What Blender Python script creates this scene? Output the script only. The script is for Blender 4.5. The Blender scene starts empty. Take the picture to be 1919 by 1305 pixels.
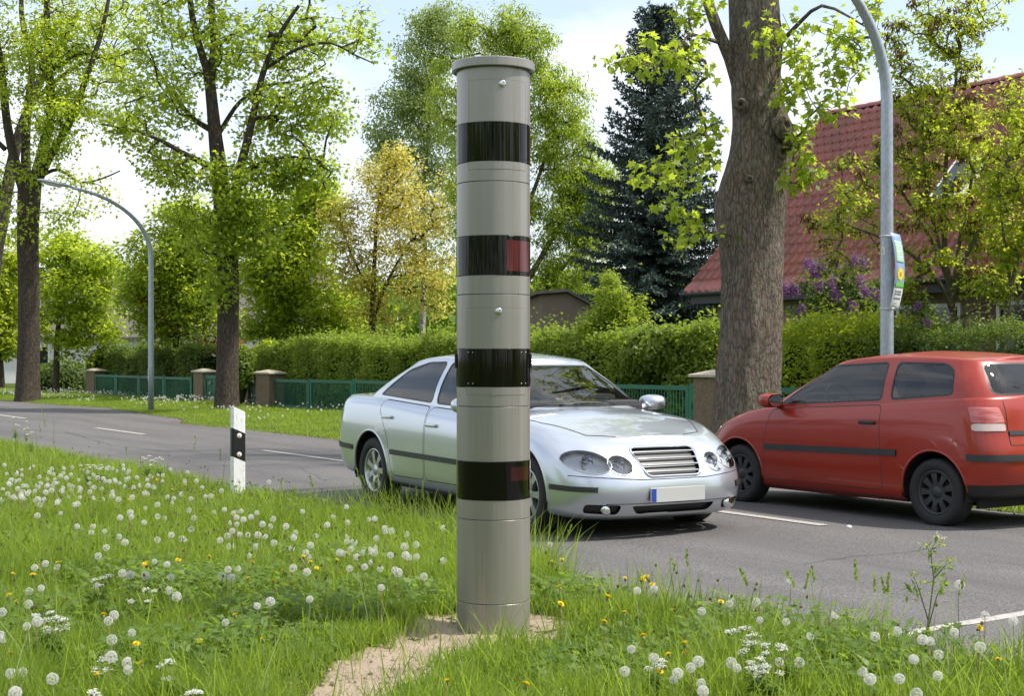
import bpy, bmesh, math, random
import numpy as np
from mathutils import Vector, Matrix
from mathutils.bvhtree import BVHTree

# ------------------------------------------------------------------ camera, sky, sun, exposure
SC = bpy.context.scene
COL = SC.collection
F, CX, HY, H = 2700.0, 959.5, 672.0, 1.45      # focal length, centre and horizon of the 1919x1305 photograph; eye height
cam_d = bpy.data.cameras.new("camera"); cam = bpy.data.objects.new("camera", cam_d); COL.objects.link(cam)
cam.location = (0, 0, H); cam.rotation_euler = (math.pi/2, 0, 0)
cam_d.sensor_width = 36; cam_d.lens = 36*F/1919; cam_d.shift_y = (HY-652.5)/1919
cam_d.clip_start = 0.05; cam_d.clip_end = 3000
SC.camera = cam

SUN_EL, SUN_AZ = math.radians(55), math.atan2(-0.10, 0.99)   # direction towards the sun: from the right
sdir = Vector((math.cos(SUN_EL)*math.cos(SUN_AZ), math.cos(SUN_EL)*math.sin(SUN_AZ), math.sin(SUN_EL)))
world = bpy.data.worlds.new("World"); SC.world = world; world.use_nodes = True
wn, wl = world.node_tree.nodes, world.node_tree.links
wn.clear()
w_out = wn.new("ShaderNodeOutputWorld"); bg = wn.new("ShaderNodeBackground"); wl.new(bg.outputs[0], w_out.inputs[0])
bg.inputs[1].default_value = 0.15
sky = wn.new("ShaderNodeTexSky"); sky.sky_type = 'NISHITA'; sky.sun_disc = False
sky.sun_elevation = SUN_EL; sky.sun_rotation = math.pi/2 - SUN_AZ; sky.air_density = 1.0; sky.dust_density = 1.5
tc = wn.new("ShaderNodeTexCoord"); mp = wn.new("ShaderNodeMapping"); wl.new(tc.outputs["Generated"], mp.inputs[0])
mp.inputs["Scale"].default_value = (1.0, 1.0, 2.6); mp.inputs["Location"].default_value = (0.35, 0.1, 0.2)
cn = wn.new("ShaderNodeTexNoise"); cn.inputs["Scale"].default_value = 3.2; cn.inputs["Detail"].default_value = 9; cn.inputs["Roughness"].default_value = 0.55
wl.new(mp.outputs[0], cn.inputs["Vector"])
cr = wn.new("ShaderNodeValToRGB"); cr.color_ramp.elements[0].position = 0.41; cr.color_ramp.elements[1].position = 0.60
wl.new(cn.outputs["Fac"], cr.inputs[0])
cmix = wn.new("ShaderNodeMix"); cmix.data_type = 'RGBA'
wl.new(cr.outputs[0], cmix.inputs[0]); wl.new(sky.outputs[0], cmix.inputs[6])
cmix.inputs[7].default_value = (5.6, 5.75, 6.0, 1)
veil = wn.new("ShaderNodeMix"); veil.data_type = 'RGBA'; veil.inputs[0].default_value = 0.34   # thin high cloud over all of it
wl.new(cmix.outputs[2], veil.inputs[6]); veil.inputs[7].default_value = (4.7, 5.1, 5.7, 1)
wl.new(veil.outputs[2], bg.inputs[0])

sun_d = bpy.data.lights.new("sun", 'SUN'); sun_d.energy = 3.8; sun_d.angle = math.radians(2.5); sun_d.color = (1.0, 0.95, 0.86)
sun = bpy.data.objects.new("sun", sun_d); COL.objects.link(sun); sun.location = (20, 10, 40)
sun.rotation_euler = sdir.to_track_quat('Z', 'Y').to_euler()
SC.view_settings.view_transform = 'Standard'; SC.view_settings.look = 'None'; SC.view_settings.gamma = 1.0
SC.view_settings.exposure = 0.66
SC.cycles.max_bounces = 8; SC.cycles.diffuse_bounces = 6; SC.cycles.glossy_bounces = 3
SC.cycles.transmission_bounces = 6; SC.cycles.transparent_max_bounces = 12
SC.cycles.caustics_reflective = False; SC.cycles.caustics_refractive = False
SC.cycles.use_denoising = True

# ------------------------------------------------------------------ geometry of the place
TH = math.radians(33.0)
UX, UY = -math.sin(TH), math.cos(TH)        # along the road, away from the camera
NX, NY = math.cos(TH), math.sin(TH)         # across the road, away from the camera
def SD(s, d, z=0.0): return Vector((s*UX + d*NX, s*UY + d*NY, z))
def sd_of(X, Y): return (X*UX + Y*UY, X*NX + Y*NY)
def W(x, y, Y): return Vector(((x-CX)/F*Y, Y, H-(y-HY)/F*Y))
def G(x, y, z=0.0):
    Y = (H-z)*F/(y-HY); return Vector(((x-CX)/F*Y, Y, z))
def Yd(x, d): return d/(NX*(x-CX)/F + NY)   # depth at which the column of pixels x meets lateral offset d
def Sx(x, d):
    Y = Yd(x, d); return sd_of((x-CX)/F*Y, Y)[0]

rng = np.random.default_rng(7)
R = random.Random(11)

def vnoise(x, y, seed=0):
    x = np.asarray(x, float); y = np.asarray(y, float)
    xi = np.floor(x).astype(np.int64); yi = np.floor(y).astype(np.int64)
    fx = x-xi; fy = y-yi; fx = fx*fx*(3-2*fx); fy = fy*fy*(3-2*fy)
    def h(a, b):
        n = (a*374761393 + b*668265263 + seed*974711) & 0x7fffffff
        n = ((n ^ (n >> 13))*1274126177) & 0x7fffffff
        return ((n ^ (n >> 16)) & 0xffff)/65535.0
    return (h(xi, yi)*(1-fx)+h(xi+1, yi)*fx)*(1-fy) + (h(xi, yi+1)*(1-fx)+h(xi+1, yi+1)*fx)*fy
def fbm(x, y, seed=0, o=3):
    t = 0; a = .5; k = 1.0
    for i in range(o): t = t + a*vnoise(np.asarray(x)*k, np.asarray(y)*k, seed+i*7); a *= .5; k *= 2.03
    return t/(1-.5**o)

# ------------------------------------------------------------------ object helpers
def put(o, label=None, cat=None, group=None, kind=None):
    if label: o["label"] = label
    if cat: o["category"] = cat
    if group: o["group"] = group
    if kind: o["kind"] = kind
    return o
def thing(name, label, cat, loc=(0, 0, 0), rz=0.0, group=None):
    o = bpy.data.objects.new(name, None); COL.objects.link(o); o.empty_display_size = 0.1
    o.location = loc; o.rotation_euler = (0, 0, rz)
    return put(o, label, cat, group)
def link(name, me, parent=None, mats=()):
    for m in mats: me.materials.append(m)
    o = bpy.data.objects.new(name, me); COL.objects.link(o)
    if parent is not None: o.parent = parent
    return o
def copy_tree(o, parent=None):
    c = o.copy(); COL.objects.link(c); c.parent = parent
    for ch in list(o.children): copy_tree(ch, c)
    return c
def np_mesh(name, V, loops, starts, smooth=False, attrs=None, matidx=None):
    V = np.ascontiguousarray(V, dtype=np.float32)
    me = bpy.data.meshes.new(name)
    me.vertices.add(len(V)); me.vertices.foreach_set("co", V.ravel())
    me.loops.add(len(loops)); me.loops.foreach_set("vertex_index", np.asarray(loops, dtype=np.int32))
    me.polygons.add(len(starts)); me.polygons.foreach_set("loop_start", np.asarray(starts, dtype=np.int32))
    me.update(calc_edges=True)
    if smooth: me.polygons.foreach_set("use_smooth", np.ones(len(starts), dtype=bool))
    if matidx is not None: me.polygons.foreach_set("material_index", np.asarray(matidx, dtype=np.int32))
    for k, a in (attrs or {}).items():
        at = me.attributes.new(k, 'FLOAT', 'POINT'); at.data.foreach_set("value", np.asarray(a, dtype=np.float32))
    return me
class MB:
    """collects plain shapes into one mesh"""
    def __init__(self): self.v = []; self.f = []; self.m = []; self.s = []
    def add(self, vs, fs, mi=0, smooth=False):
        b = len(self.v); self.v += [tuple(p) for p in vs]
        for f in fs: self.f.append([b+i for i in f]); self.m.append(mi); self.s.append(smooth)
        return self
    def box(self, c, sz, M=None, mi=0, bev=0.0):
        x, y, z = sz[0]/2, sz[1]/2, sz[2]/2
        if bev > 0:
            b = min(bev, x*.9, y*.9, z*.9); bm = bmesh.new(); bmesh.ops.create_cube(bm, size=1)
            for v in bm.verts: v.co = Vector((v.co.x*2*x, v.co.y*2*y, v.co.z*2*z))
            bmesh.ops.bevel(bm, geom=bm.edges[:], offset=b, segments=2, profile=.6, affect='EDGES')
            bm.verts.index_update(); vs = [v.co.copy() for v in bm.verts]; fs = [[v.index for v in f.verts] for f in bm.faces]; bm.free()
        else:
            vs = [Vector((i*x, j*y, k*z)) for i in (-1, 1) for j in (-1, 1) for k in (-1, 1)]
            fs = [(0, 1, 3, 2), (4, 6, 7, 5), (0, 4, 5, 1), (2, 3, 7, 6), (0, 2, 6, 4), (1, 5, 7, 3)]
        M = M or Matrix.Identity(3); c = Vector(c)
        return self.add([c + M @ v for v in vs], fs, mi)
    def tube(self, pts, rad, n=8, mi=0, smooth=True, cap=True):
        pts = [Vector(p) for p in pts]; k = len(pts)
        if not hasattr(rad, '__len__'): rad = [rad]*k
        vs = []; up = None
        for i, p in enumerate(pts):
            t = (pts[min(i+1, k-1)]-pts[max(i-1, 0)]).normalized()
            if up is None: up = t.orthogonal().normalized()
            up = (up - t*up.dot(t)); up = up.normalized() if up.length > 1e-6 else t.orthogonal().normalized()
            b = t.cross(up)
            for j in range(n):
                a = 2*math.pi*j/n; vs.append(p + (up*math.cos(a)+b*math.sin(a))*rad[i])
        fs = [(i*n+j, i*n+(j+1) % n, (i+1)*n+(j+1) % n, (i+1)*n+j) for i in range(k-1) for j in range(n)]
        self.add(vs, fs, mi, smooth)
        if cap:
            b = len(self.v)-k*n
            self.f.append([b+j for j in reversed(range(n))]); self.m.append(mi); self.s.append(False)
            self.f.append([b+(k-1)*n+j for j in range(n)]); self.m.append(mi); self.s.append(False)
        return self
    def lathe(self, prof, c=(0, 0, 0), n=32, axis='z', mi=0, smooth=True, M=None):
        c = Vector(c); vs = []
        for r, h in prof:
            for j in range(n):
                a = 2*math.pi*j/n; p = Vector((r*math.cos(a), r*math.sin(a), h))
                if axis == 'y': p = Vector((p.x, p.z, p.y))
                if axis == 'x': p = Vector((p.z, p.x, p.y))
                if M: p = M @ p
                vs.append(c+p)
        k = len(prof)
        fs = [(i*n+j, i*n+(j+1) % n, (i+1)*n+(j+1) % n, (i+1)*n+j) for i in range(k-1) for j in range(n)]
        return self.add(vs, fs, mi, smooth)
    def build(self, name, mats, parent=None, bevel=0.0):
        me = bpy.data.meshes.new(name); me.from_pydata(self.v, [], self.f); 
        if not isinstance(mats, (list, tuple)): mats = [mats]
        for m in mats: me.materials.append(m)
        me.polygons.foreach_set("material_index", self.m); me.polygons.foreach_set("use_smooth", self.s)
        me.update()
        o = bpy.data.objects.new(name, me); COL.objects.link(o)
        if parent is not None: o.parent = parent
        if bevel > 0:
            md = o.modifiers.new("bevel", 'BEVEL'); md.width = bevel; md.segments = 2; md.limit_method = 'ANGLE'; md.angle_limit = math.radians(40)
        return o

# ------------------------------------------------------------------ materials
class NT:
    def __init__(self, name):
        self.m = bpy.data.materials.new(name); self.m.use_nodes = True
        self.t = self.m.node_tree; self.n = self.t.nodes; self.l = self.t.links
        self.p = self.n["Principled BSDF"]; self.out = self.n["Material Output"]
        self.co = None
    def obj(self, scale=(1, 1, 1)):
        t = self.n.new("ShaderNodeTexCoord"); m = self.n.new("ShaderNodeMapping"); m.inputs["Scale"].default_value = scale
        self.l.new(t.outputs["Object"], m.inputs[0]); return m.outputs[0]
    def noise(self, vec, scale, detail=4, rough=.55, out="Fac"):
        n = self.n.new("ShaderNodeTexNoise"); n.inputs["Scale"].default_value = scale; n.inputs["Detail"].default_value = detail; n.inputs["Roughness"].default_value = rough
        self.l.new(vec, n.inputs["Vector"]); return n.outputs[out]
    def voro(self, vec, scale, feature='F1', out="Distance"):
        n = self.n.new("ShaderNodeTexVoronoi"); n.feature = feature; n.inputs["Scale"].default_value = scale
        self.l.new(vec, n.inputs["Vector"]); return n.outputs[out]
    def ramp(self, fac, stops):
        n = self.n.new("ShaderNodeValToRGB"); e = n.color_ramp.elements
        while len(e) < len(stops): e.new(.5)
        for el, (p, c) in zip(e, stops): el.position = p; el.color = (c[0], c[1], c[2], 1) if hasattr(c, '__len__') else (c, c, c, 1)
        self.l.new(fac, n.inputs[0]); return n.outputs[0]
    def mix(self, fac, a, b, blend='MIX'):
        n = self.n.new("ShaderNodeMix"); n.data_type = 'RGBA'; n.blend_type = blend
        for i, v in ((0, fac), (6, a), (7, b)):
            if hasattr(v, 'is_output') or isinstance(v, bpy.types.NodeSocket): self.l.new(v, n.inputs[i])
            elif i == 0: n.inputs[0].default_value = v
            else: n.inputs[i].default_value = (v[0], v[1], v[2], 1)
        return n.outputs[2]
    def math(self, op, a, b):
        n = self.n.new("ShaderNodeMath"); n.operation = op
        for i, v in enumerate((a, b)):
            if isinstance(v, bpy.types.NodeSocket): self.l.new(v, n.inputs[i])
            else: n.inputs[i].default_value = v
        return n.outputs[0]
    def attr(self, name):
        n = self.n.new("ShaderNodeAttribute"); n.attribute_name = name; return n.outputs["Fac"]
    def set(self, **k):
        for a, v in k.items():
            s = self.p.inputs[a.replace('_', ' ')]
            if isinstance(v, bpy.types.NodeSocket): self.l.new(v, s)
            elif hasattr(v, '__len__'): s.default_value = (v[0], v[1], v[2], 1)
            else: s.default_value = v
        return self
    def bump(self, h, strength=.3, dist=.01):
        n = self.n.new("ShaderNodeBump"); n.inputs["Strength"].default_value = strength; n.inputs["Distance"].default_value = dist
        self.l.new(h, n.inputs["Height"]); self.l.new(n.outputs[0], self.p.inputs["Normal"]); return self
def plain(name, col, rough=.5, metal=0.0, spec=.5, coat=0.0, var=.08, vs=30):
    t = NT(name); v = t.obj(); n = t.noise(v, vs, 5)
    c = t.mix(n, [x*(1-var*2) for x in col], [min(1, x*(1+var*2)) for x in col])
    t.set(Base_Color=c, Roughness=rough, Metallic=metal, Specular_IOR_Level=spec, Coat_Weight=coat)
    return t.m
def leaf_mat(name, a, b, tr, trans=.45, gloss=.35, rough=.5):
    """a..b: leaf colours mixed by each leaf's own tint; tr: colour of the light passing through"""
    t = NT(name); ti = t.attr("tint")
    c = t.mix(ti, a, b)
    t.set(Base_Color=c, Roughness=rough, Specular_IOR_Level=gloss)
    tl = t.n.new("ShaderNodeBsdfTranslucent")
    tcx = t.mix(ti, [x*.75 for x in tr], tr); t.l.new(tcx, tl.inputs[0])
    ms = t.n.new("ShaderNodeMixShader"); ms.inputs[0].default_value = trans
    t.l.new(t.p.outputs[0], ms.inputs[1]); t.l.new(tl.outputs[0], ms.inputs[2]); t.l.new(ms.outputs[0], t.out.inputs[0])
    return t.m
def bark_mat(name, dark, light, sc=1.0, moss=None):
    t = NT(name); v = t.obj((11*sc, 11*sc, 3.4*sc))
    w = t.noise(v, .9, 6, .65, "Color"); vv = t.mix(.55, v, w, 'ADD')
    cell = t.math('ADD', t.math('MULTIPLY', t.voro(vv, 1.7, 'DISTANCE_TO_EDGE'), .6), t.math('MULTIPLY', t.voro(t.mix(.9, v, w, 'ADD'), 3.4, 'DISTANCE_TO_EDGE'), .7)); flake = t.voro(vv, 4.1, 'F1', "Color"); fine = t.noise(v, 5, 8, .75); streak = t.noise(t.obj((26*sc, 26*sc, 2.2*sc)), 1.4, 5, .7)
    crack = t.ramp(cell, [(0, 0), (.08, .35), (.22, 1)])
    h = t.math('ADD', t.math('MULTIPLY', crack, .8), t.math('ADD', t.math('MULTIPLY', fine, 1.2), t.math('MULTIPLY', streak, .8)))
    f2 = t.math('MULTIPLY', t.math('ADD', t.math('MULTIPLY', crack, .9), t.math('ADD', t.math('MULTIPLY', t.ramp(fine, [(.36, 0), (.64, 1)]), .6), t.math('MULTIPLY', t.ramp(streak, [(.36, 0), (.64, 1)]), .5))), .5)
    c = t.mix(f2, dark, light); c = t.mix(.14, c, flake, 'SOFT_LIGHT')
    big = t.ramp(t.noise(t.obj((1.2, 1.2, .5)), 1.5, 6, .65), [(.46, 0), (.60, 1)])
    c = t.mix(t.math('MULTIPLY', big, .6), c, t.mix(f2, [x*.7 for x in dark], moss or [x*1.2 for x in light]))
    t.set(Base_Color=c, Roughness=.92, Specular_IOR_Level=.12).bump(h, 1.0, .022/sc)
    return t.m

M = {}
# asphalt
t = NT("asphalt"); v = t.obj(); big = t.noise(v, .35, 4); fine = t.noise(v, 75, 3, .85); grit = t.voro(v, 120)
c = t.mix(big, (.092, .085, .086), (.122, .113, .113)); c = t.mix(t.ramp(fine, [(.40, 0), (.70, 1)]), t.mix(.65, c, (.03, .03, .03)), t.mix(.6, c, (.34, .32, .31)))
mpr = t.n.new("ShaderNodeMapping"); mpr.inputs["Rotation"].default_value = (0, 0, -math.radians(123)); tcr = t.n.new("ShaderNodeTexCoord"); t.l.new(tcr.outputs["Object"], mpr.inputs[0])
mp2 = t.n.new("ShaderNodeMapping"); mp2.inputs["Scale"].default_value = (.10, 1.0, 1.0); t.l.new(mpr.outputs[0], mp2.inputs[0])
st = t.ramp(t.noise(mp2.outputs[0], 1.5, 6, .62), [(.42, 0), (.66, 1)]); c = t.mix(t.math('MULTIPLY', st, .5), c, (.058, .053, .056))
sp_ = t.ramp(t.noise(t.obj(), 2.2, 7, .7), [(.60, 0), (.68, 1)]); c = t.mix(t.math('MULTIPLY', sp_, .35), c, (.17, .16, .155))
t.set(Base_Color=c, Roughness=.8, Specular_IOR_Level=.35).bump(t.math('ADD', grit, fine), .5, .005); M['asphalt'] = t.m
t = NT("road_paint"); v = t.obj(); w = t.ramp(t.noise(v, 28, 6, .75), [(.34, 0), (.5, 1)])
t.set(Base_Color=t.mix(w, (.16, .148, .143), (.40, .375, .345)), Roughness=.7).bump(t.noise(v, 90, 2), .2, .003); M['paint'] = t.m
t = NT("soil_and_grass"); v = t.obj(); n1 = t.noise(v, 2.2, 6, .6); n2 = t.noise(v, 35, 5, .7)
c = t.mix(t.ramp(n1, [(.35, 0), (.65, 1)]), (.045, .07, .015), (.075, .11, .02)); c = t.mix(t.ramp(n2, [(.5, 0), (.75, 1)]), c, (.09, .07, .04))
t.set(Base_Color=c, Roughness=.95, Specular_IOR_Level=.1).bump(n2, .8, .03); M['ground'] = t.m
t = NT("dry_sandy_soil"); v = t.obj(); n1 = t.noise(v, 4, 6, .6); n2 = t.noise(v, 60, 5, .7)
c = t.mix(n1, (.38, .295, .215), (.60, .48, .36)); c = t.mix(t.ramp(n2, [(.58, 0), (.72, 1)]), c, (.17, .12, .08))
t.set(Base_Color=c, Roughness=.95, Specular_IOR_Level=.1).bump(t.math('ADD', n1, n2), 1.0, .03); M['dirt'] = t.m
# speed camera column
t = NT("brushed_grey_column"); v = t.obj((1, 1, .012)); v.node.inputs["Location"].default_value = (3.37, 7.71, 1.3); n1 = t.noise(v, 45, 4, .65); n2 = t.noise(t.obj(), 3, 3)
c = t.mix(n1, (.265, .25, .235), (.36, .34, .32)); c = t.mix(t.math('MULTIPLY', n2, .25), c, (.27, .258, .24))
t.set(Base_Color=c, Roughness=t.ramp(n1, [(.3, .27), (.7, .42)]), Metallic=.5, Specular_IOR_Level=.5).bump(n1, .12, .006); M['col'] = t.m
M['col_dark'] = plain("dark_gap", (.03, .03, .028), .8)
t = NT("glossy_black_band"); v = t.obj((1, 1, .03)); n1 = t.noise(v, 17, 2, .6)
t.set(Base_Color=(.003, .0025, .0025), Roughness=.05, Specular_IOR_Level=.35).bump(n1, .22, .02); M['band'] = t.m
t = NT("red_filter_window"); v = t.obj((1, 1, .05)); n1 = t.noise(v, 22, 3, .6)
t.set(Base_Color=t.mix(n1, (.022, .002, .004), (.13, .006, .014)), Roughness=.1, Specular_IOR_Level=.6).bump(n1, .3, .02); M['redwin'] = t.m
M['steel'] = plain("steel_lock", (.62, .62, .6), .28, 1.0)
M['seal'] = plain("dark_grey_sealant", (.05, .05, .055), .9, vs=80)
# posts and poles
t = NT("galvanised_steel"); v = t.obj((1, 1, .5)); n1 = t.voro(v, 38); n2 = t.noise(v, 9, 5, .6)
c = t.mix(n2, (.30, .34, .40), (.46, .50, .56)); c = t.mix(.18, c, n1, 'OVERLAY')
t.set(Base_Color=c, Roughness=.42, Metallic=.55); M['galv'] = t.m
t = NT("scuffed_white_plastic"); v = t.obj((1, 1, .6)); n1 = t.noise(v, 42, 6, .75)
t.set(Base_Color=t.mix(t.ramp(n1, [(.54, 0), (.68, 1)]), (.80, .80, .80), (.42, .42, .41)), Roughness=.5); M['wplast'] = t.m
M['bplast'] = plain("black_plastic", (.012, .012, .014), .45)
M['reflector'] = plain("cream_reflector", (.72, .66, .55), .25)
M['lampglass'] = plain("cloudy_lamp_cover", (.6, .62, .6), .25)
# fence, stone, house
M['green'] = plain("green_fence_paint", (.005, .115, .066), .45, vs=6, var=.15)
t = NT("rough_brown_stone"); v = t.obj(); br = t.n.new("ShaderNodeTexBrick"); br.inputs["Scale"].default_value = 2.6; br.inputs["Mortar Size"].default_value = .03
t.l.new(v, br.inputs["Vector"]); n1 = t.noise(v, 18, 6, .7)
c = t.mix(n1, (.10, .07, .045), (.33, .26, .18))
t.set(Base_Color=c, Roughness=.95, Specular_IOR_Level=.1).bump(t.math('ADD', n1, t.noise(v, 5, 4)), .9, .05); M['stone'] = t.m
M['mortar'] = plain("pale_mortar_cap", (.42, .37, .29), .9, vs=14, var=.2)
t = NT("red_roof_tiles"); v = t.obj(); n1 = t.math("ADD", t.math("MULTIPLY", t.noise(v, .8, 5), .7), t.math("MULTIPLY", t.attr("tint"), .5)); n2 = t.noise(v, 22, 5, .7)
c = t.mix(n1, (.22, .05, .042), (.45, .108, .083)); c = t.mix(t.ramp(n2, [(.5, 0), (.75, 1)]), c, (.19, .05, .048)); c = t.mix(t.math('MULTIPLY', t.ramp(t.noise(t.obj((1, .35, .35)), 1.9, 7, .7), [(.52, 0), (.68, 1)]), .6), c, (.13, .07, .055))
t.set(Base_Color=c, Roughness=.36, Specular_IOR_Level=.9); M['tile'] = t.m
t = NT("beige_roughcast"); v = t.obj(); n1 = t.noise(v, 40, 6, .8); n2 = t.noise(v, 1.2, 3)
t.set(Base_Color=t.mix(n2, (.33, .25, .18), (.42, .33, .24)), Roughness=.95).bump(n1, 1.0, .03); M['render'] = t.m
M['gutter'] = plain("grey_zinc_gutter", (.13, .14, .15), .45, .4)
M['soffit'] = plain("dark_soffit_boards", (.05, .05, .055), .6)
M['wframe'] = plain("white_window_frame", (.75, .75, .75), .35)
t = NT("window_glass"); t.set(Base_Color=(.02, .025, .03), Roughness=.05, Specular_IOR_Level=.7); M['wglass'] = t.m
M['shutter'] = plain("brown_window_reveal", (.16, .085, .08), .7)
t = NT("shed_wall"); v = t.obj(); n1 = t.noise(v, 25, 5, .7)
t.set(Base_Color=t.mix(n1, (.13, .10, .075), (.24, .19, .15)), Roughness=.95).bump(n1, .7, .03); M['shed'] = t.m
M['shedroof'] = plain("brown_grey_shed_roof", (.11, .095, .085), .85)
M['white_wall'] = plain("white_house_wall", (.62, .62, .60), .8)
# wood and bark
M['bark_big'] = bark_mat("grey_brown_flaky_bark", (.06, .044, .035), (.31, .25, .205), .85, (.26, .25, .215))
M['bark'] = bark_mat("dark_furrowed_bark", (.038, .03, .025), (.13, .105, .085), .7)
M['twig'] = plain("thin_branch_bark", (.075, .06, .047), .9, vs=12, var=.2)
M['twig_pale'] = plain("olive_branch_bark", (.10, .09, .055), .9, vs=12, var=.2)
M['birch'] = bark_mat("pale_birch_bark", (.12, .11, .10), (.5, .49, .46), .6)
# leaves
M['lf_maple'] = leaf_mat("fresh_maple_leaves", (.09, .16, .017), (.245, .31, .036), (.66, .80, .07), .57)
M['lf_maple_dk'] = leaf_mat("deep_green_leaves", (.08, .15, .017), (.18, .26, .034), (.50, .68, .06), .52)
M['lf_bright'] = leaf_mat("light_green_leaves", (.125, .20, .017), (.315, .385, .036), (.73, .86, .07), .56)
M['lf_gold'] = leaf_mat("yellow_bronze_leaves", (.26, .27, .035), (.60, .51, .11), (.95, .86, .20), .50)
M['lf_birch'] = leaf_mat("small_birch_leaves", (.13, .19, .06), (.27, .335, .12), (.58, .72, .17), .48)
M['lf_willow'] = leaf_mat("feathery_leaves", (.12, .195, .018), (.26, .335, .038), (.64, .78, .07), .52)
M['lf_spruce'] = leaf_mat("blue_green_needles", (.03, .052, .040), (.115, .165, .135), (.03, .05, .035), .12)
M['lf_ash'] = leaf_mat("yellow_green_leaflets", (.13, .20, .015), (.31, .365, .03), (.72, .82, .06), .56)
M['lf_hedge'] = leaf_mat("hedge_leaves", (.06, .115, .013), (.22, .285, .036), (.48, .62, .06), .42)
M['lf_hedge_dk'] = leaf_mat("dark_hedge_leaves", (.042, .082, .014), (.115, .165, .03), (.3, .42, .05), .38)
M['lf_lilac'] = leaf_mat("lilac_leaves", (.06, .115, .024), (.14, .20, .045), (.34, .48, .07), .45)
M['fl_lilac'] = leaf_mat("purple_lilac_blossom", (.17, .05, .20), (.36, .17, .42), (.4, .15, .45), .3)
M['lf_red'] = leaf_mat("reddish_pink_leaves", (.22, .05, .035), (.36, .12, .08), (.45, .12, .08), .4)
M['seedpod'] = leaf_mat("brown_seed_clusters", (.08, .04, .018), (.17, .085, .035), (.2, .1, .04), .25)
M['grass'] = leaf_mat("meadow_grass_blades", (.040, .100, .010), (.25, .32, .045), (.50, .68, .06), .46, .4)
M['weed'] = leaf_mat("broad_weed_leaves", (.055, .12, .016), (.165, .24, .038), (.38, .55, .06), .42)
M['stalk'] = leaf_mat("dry_flower_stalks", (.14, .13, .05), (.24, .20, .10), (.3, .26, .1), .3)
t = NT("dandelion_down"); tl = t.n.new("ShaderNodeBsdfTranslucent"); tl.inputs[0].default_value = (.82, .80, .77, 1); tp = t.n.new("ShaderNodeBsdfTransparent")
t.set(Base_Color=(.80, .79, .76), Roughness=.9); ms = t.n.new("ShaderNodeMixShader"); ms.inputs[0].default_value = .45; ms2 = t.n.new("ShaderNodeMixShader"); ms2.inputs[0].default_value = .24
t.l.new(t.p.outputs[0], ms.inputs[1]); t.l.new(tl.outputs[0], ms.inputs[2]); t.l.new(ms.outputs[0], ms2.inputs[1]); t.l.new(tp.outputs[0], ms2.inputs[2]); t.l.new(ms2.outputs[0], t.out.inputs[0]); M['down'] = t.m
M['seedcore'] = plain("brown_seed_core", (.20, .15, .10), .9)
M['stem'] = plain("pale_green_stem", (.16, .20, .06), .6)
M['stem_red'] = plain("pinkish_flower_stem", (.24, .17, .09), .6)
M['yellow'] = leaf_mat("yellow_petals", (.85, .60, .006), (.95, .74, .012), (.9, .7, .02), .25)
M['umbel'] = leaf_mat("white_umbel_florets", (.62, .62, .55), (.85, .85, .8), (.7, .72, .6), .35)
# ------------------------------------------------------------------ ground, road, markings
DN_S = [-60, 2.0, 4.2, 5.4, 6.3, 7.05, 8.1, 9.2, 10.4, 12, 160]
DN_D = [5.2, 5.5, 5.55, 5.6, 5.3, 5.12, 5.5, 5.85, 6.15, 6.2, 6.2]
DF_S = [-60, 30.5, 31.6, 33, 42, 47, 160]
DF_D = [11.35, 11.35, 11.45, 12.1, 13.0, 12.4, 11.4]
def d_near(s): return np.interp(s, DN_S, DN_D)
def d_far(s): return np.interp(s, DF_S, DF_D)
def terrain(X, Y):
    X = np.asarray(X, float); Y = np.asarray(Y, float)
    s = X*UX + Y*UY; d = X*NX + Y*NY
    ed = np.maximum(d_near(s)-d, d-d_far(s))          # distance outside the asphalt
    k = np.clip(ed/.5, 0, 1)
    z = -.012 + k*.015 + k*(fbm(X*.9, Y*.9, 3)-.5)*.09 + np.clip((ed-.4)/2, 0, 1)*.04*(d > 9)
    return z - np.clip((ed-60)/400, 0, 1)*.5
def axis(a, b, fine0, fine1, step):
    f = np.arange(fine0, fine1+step/2, step)
    k = np.geomspace(1, max(2, (b-fine1)/step), 40)*step; k2 = np.geomspace(1, max(2, (fine0-a)/step), 40)*step
    return np.concatenate([(fine0-k2)[::-1], f, fine1+k])
xs = axis(-900, 900, -13, 8, .2); ys = axis(-700, 1500, 1, 32, .2)
gx, gy = np.meshgrid(xs, ys); nx_, ny_ = len(xs), len(ys)
V = np.stack([gx.ravel(), gy.ravel(), terrain(gx, gy).ravel()], 1)
idx = np.arange(nx_*ny_).reshape(ny_, nx_)
q = np.stack([idx[:-1, :-1], idx[:-1, 1:], idx[1:, 1:], idx[1:, :-1]], -1).reshape(-1, 4)
g = link("ground", np_mesh("ground", V, q.ravel(), np.arange(len(q))*4, True), None, [M['ground']])
put(g, "grassy soil sheet under the meadow, verges and gardens", kind="structure")

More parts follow.
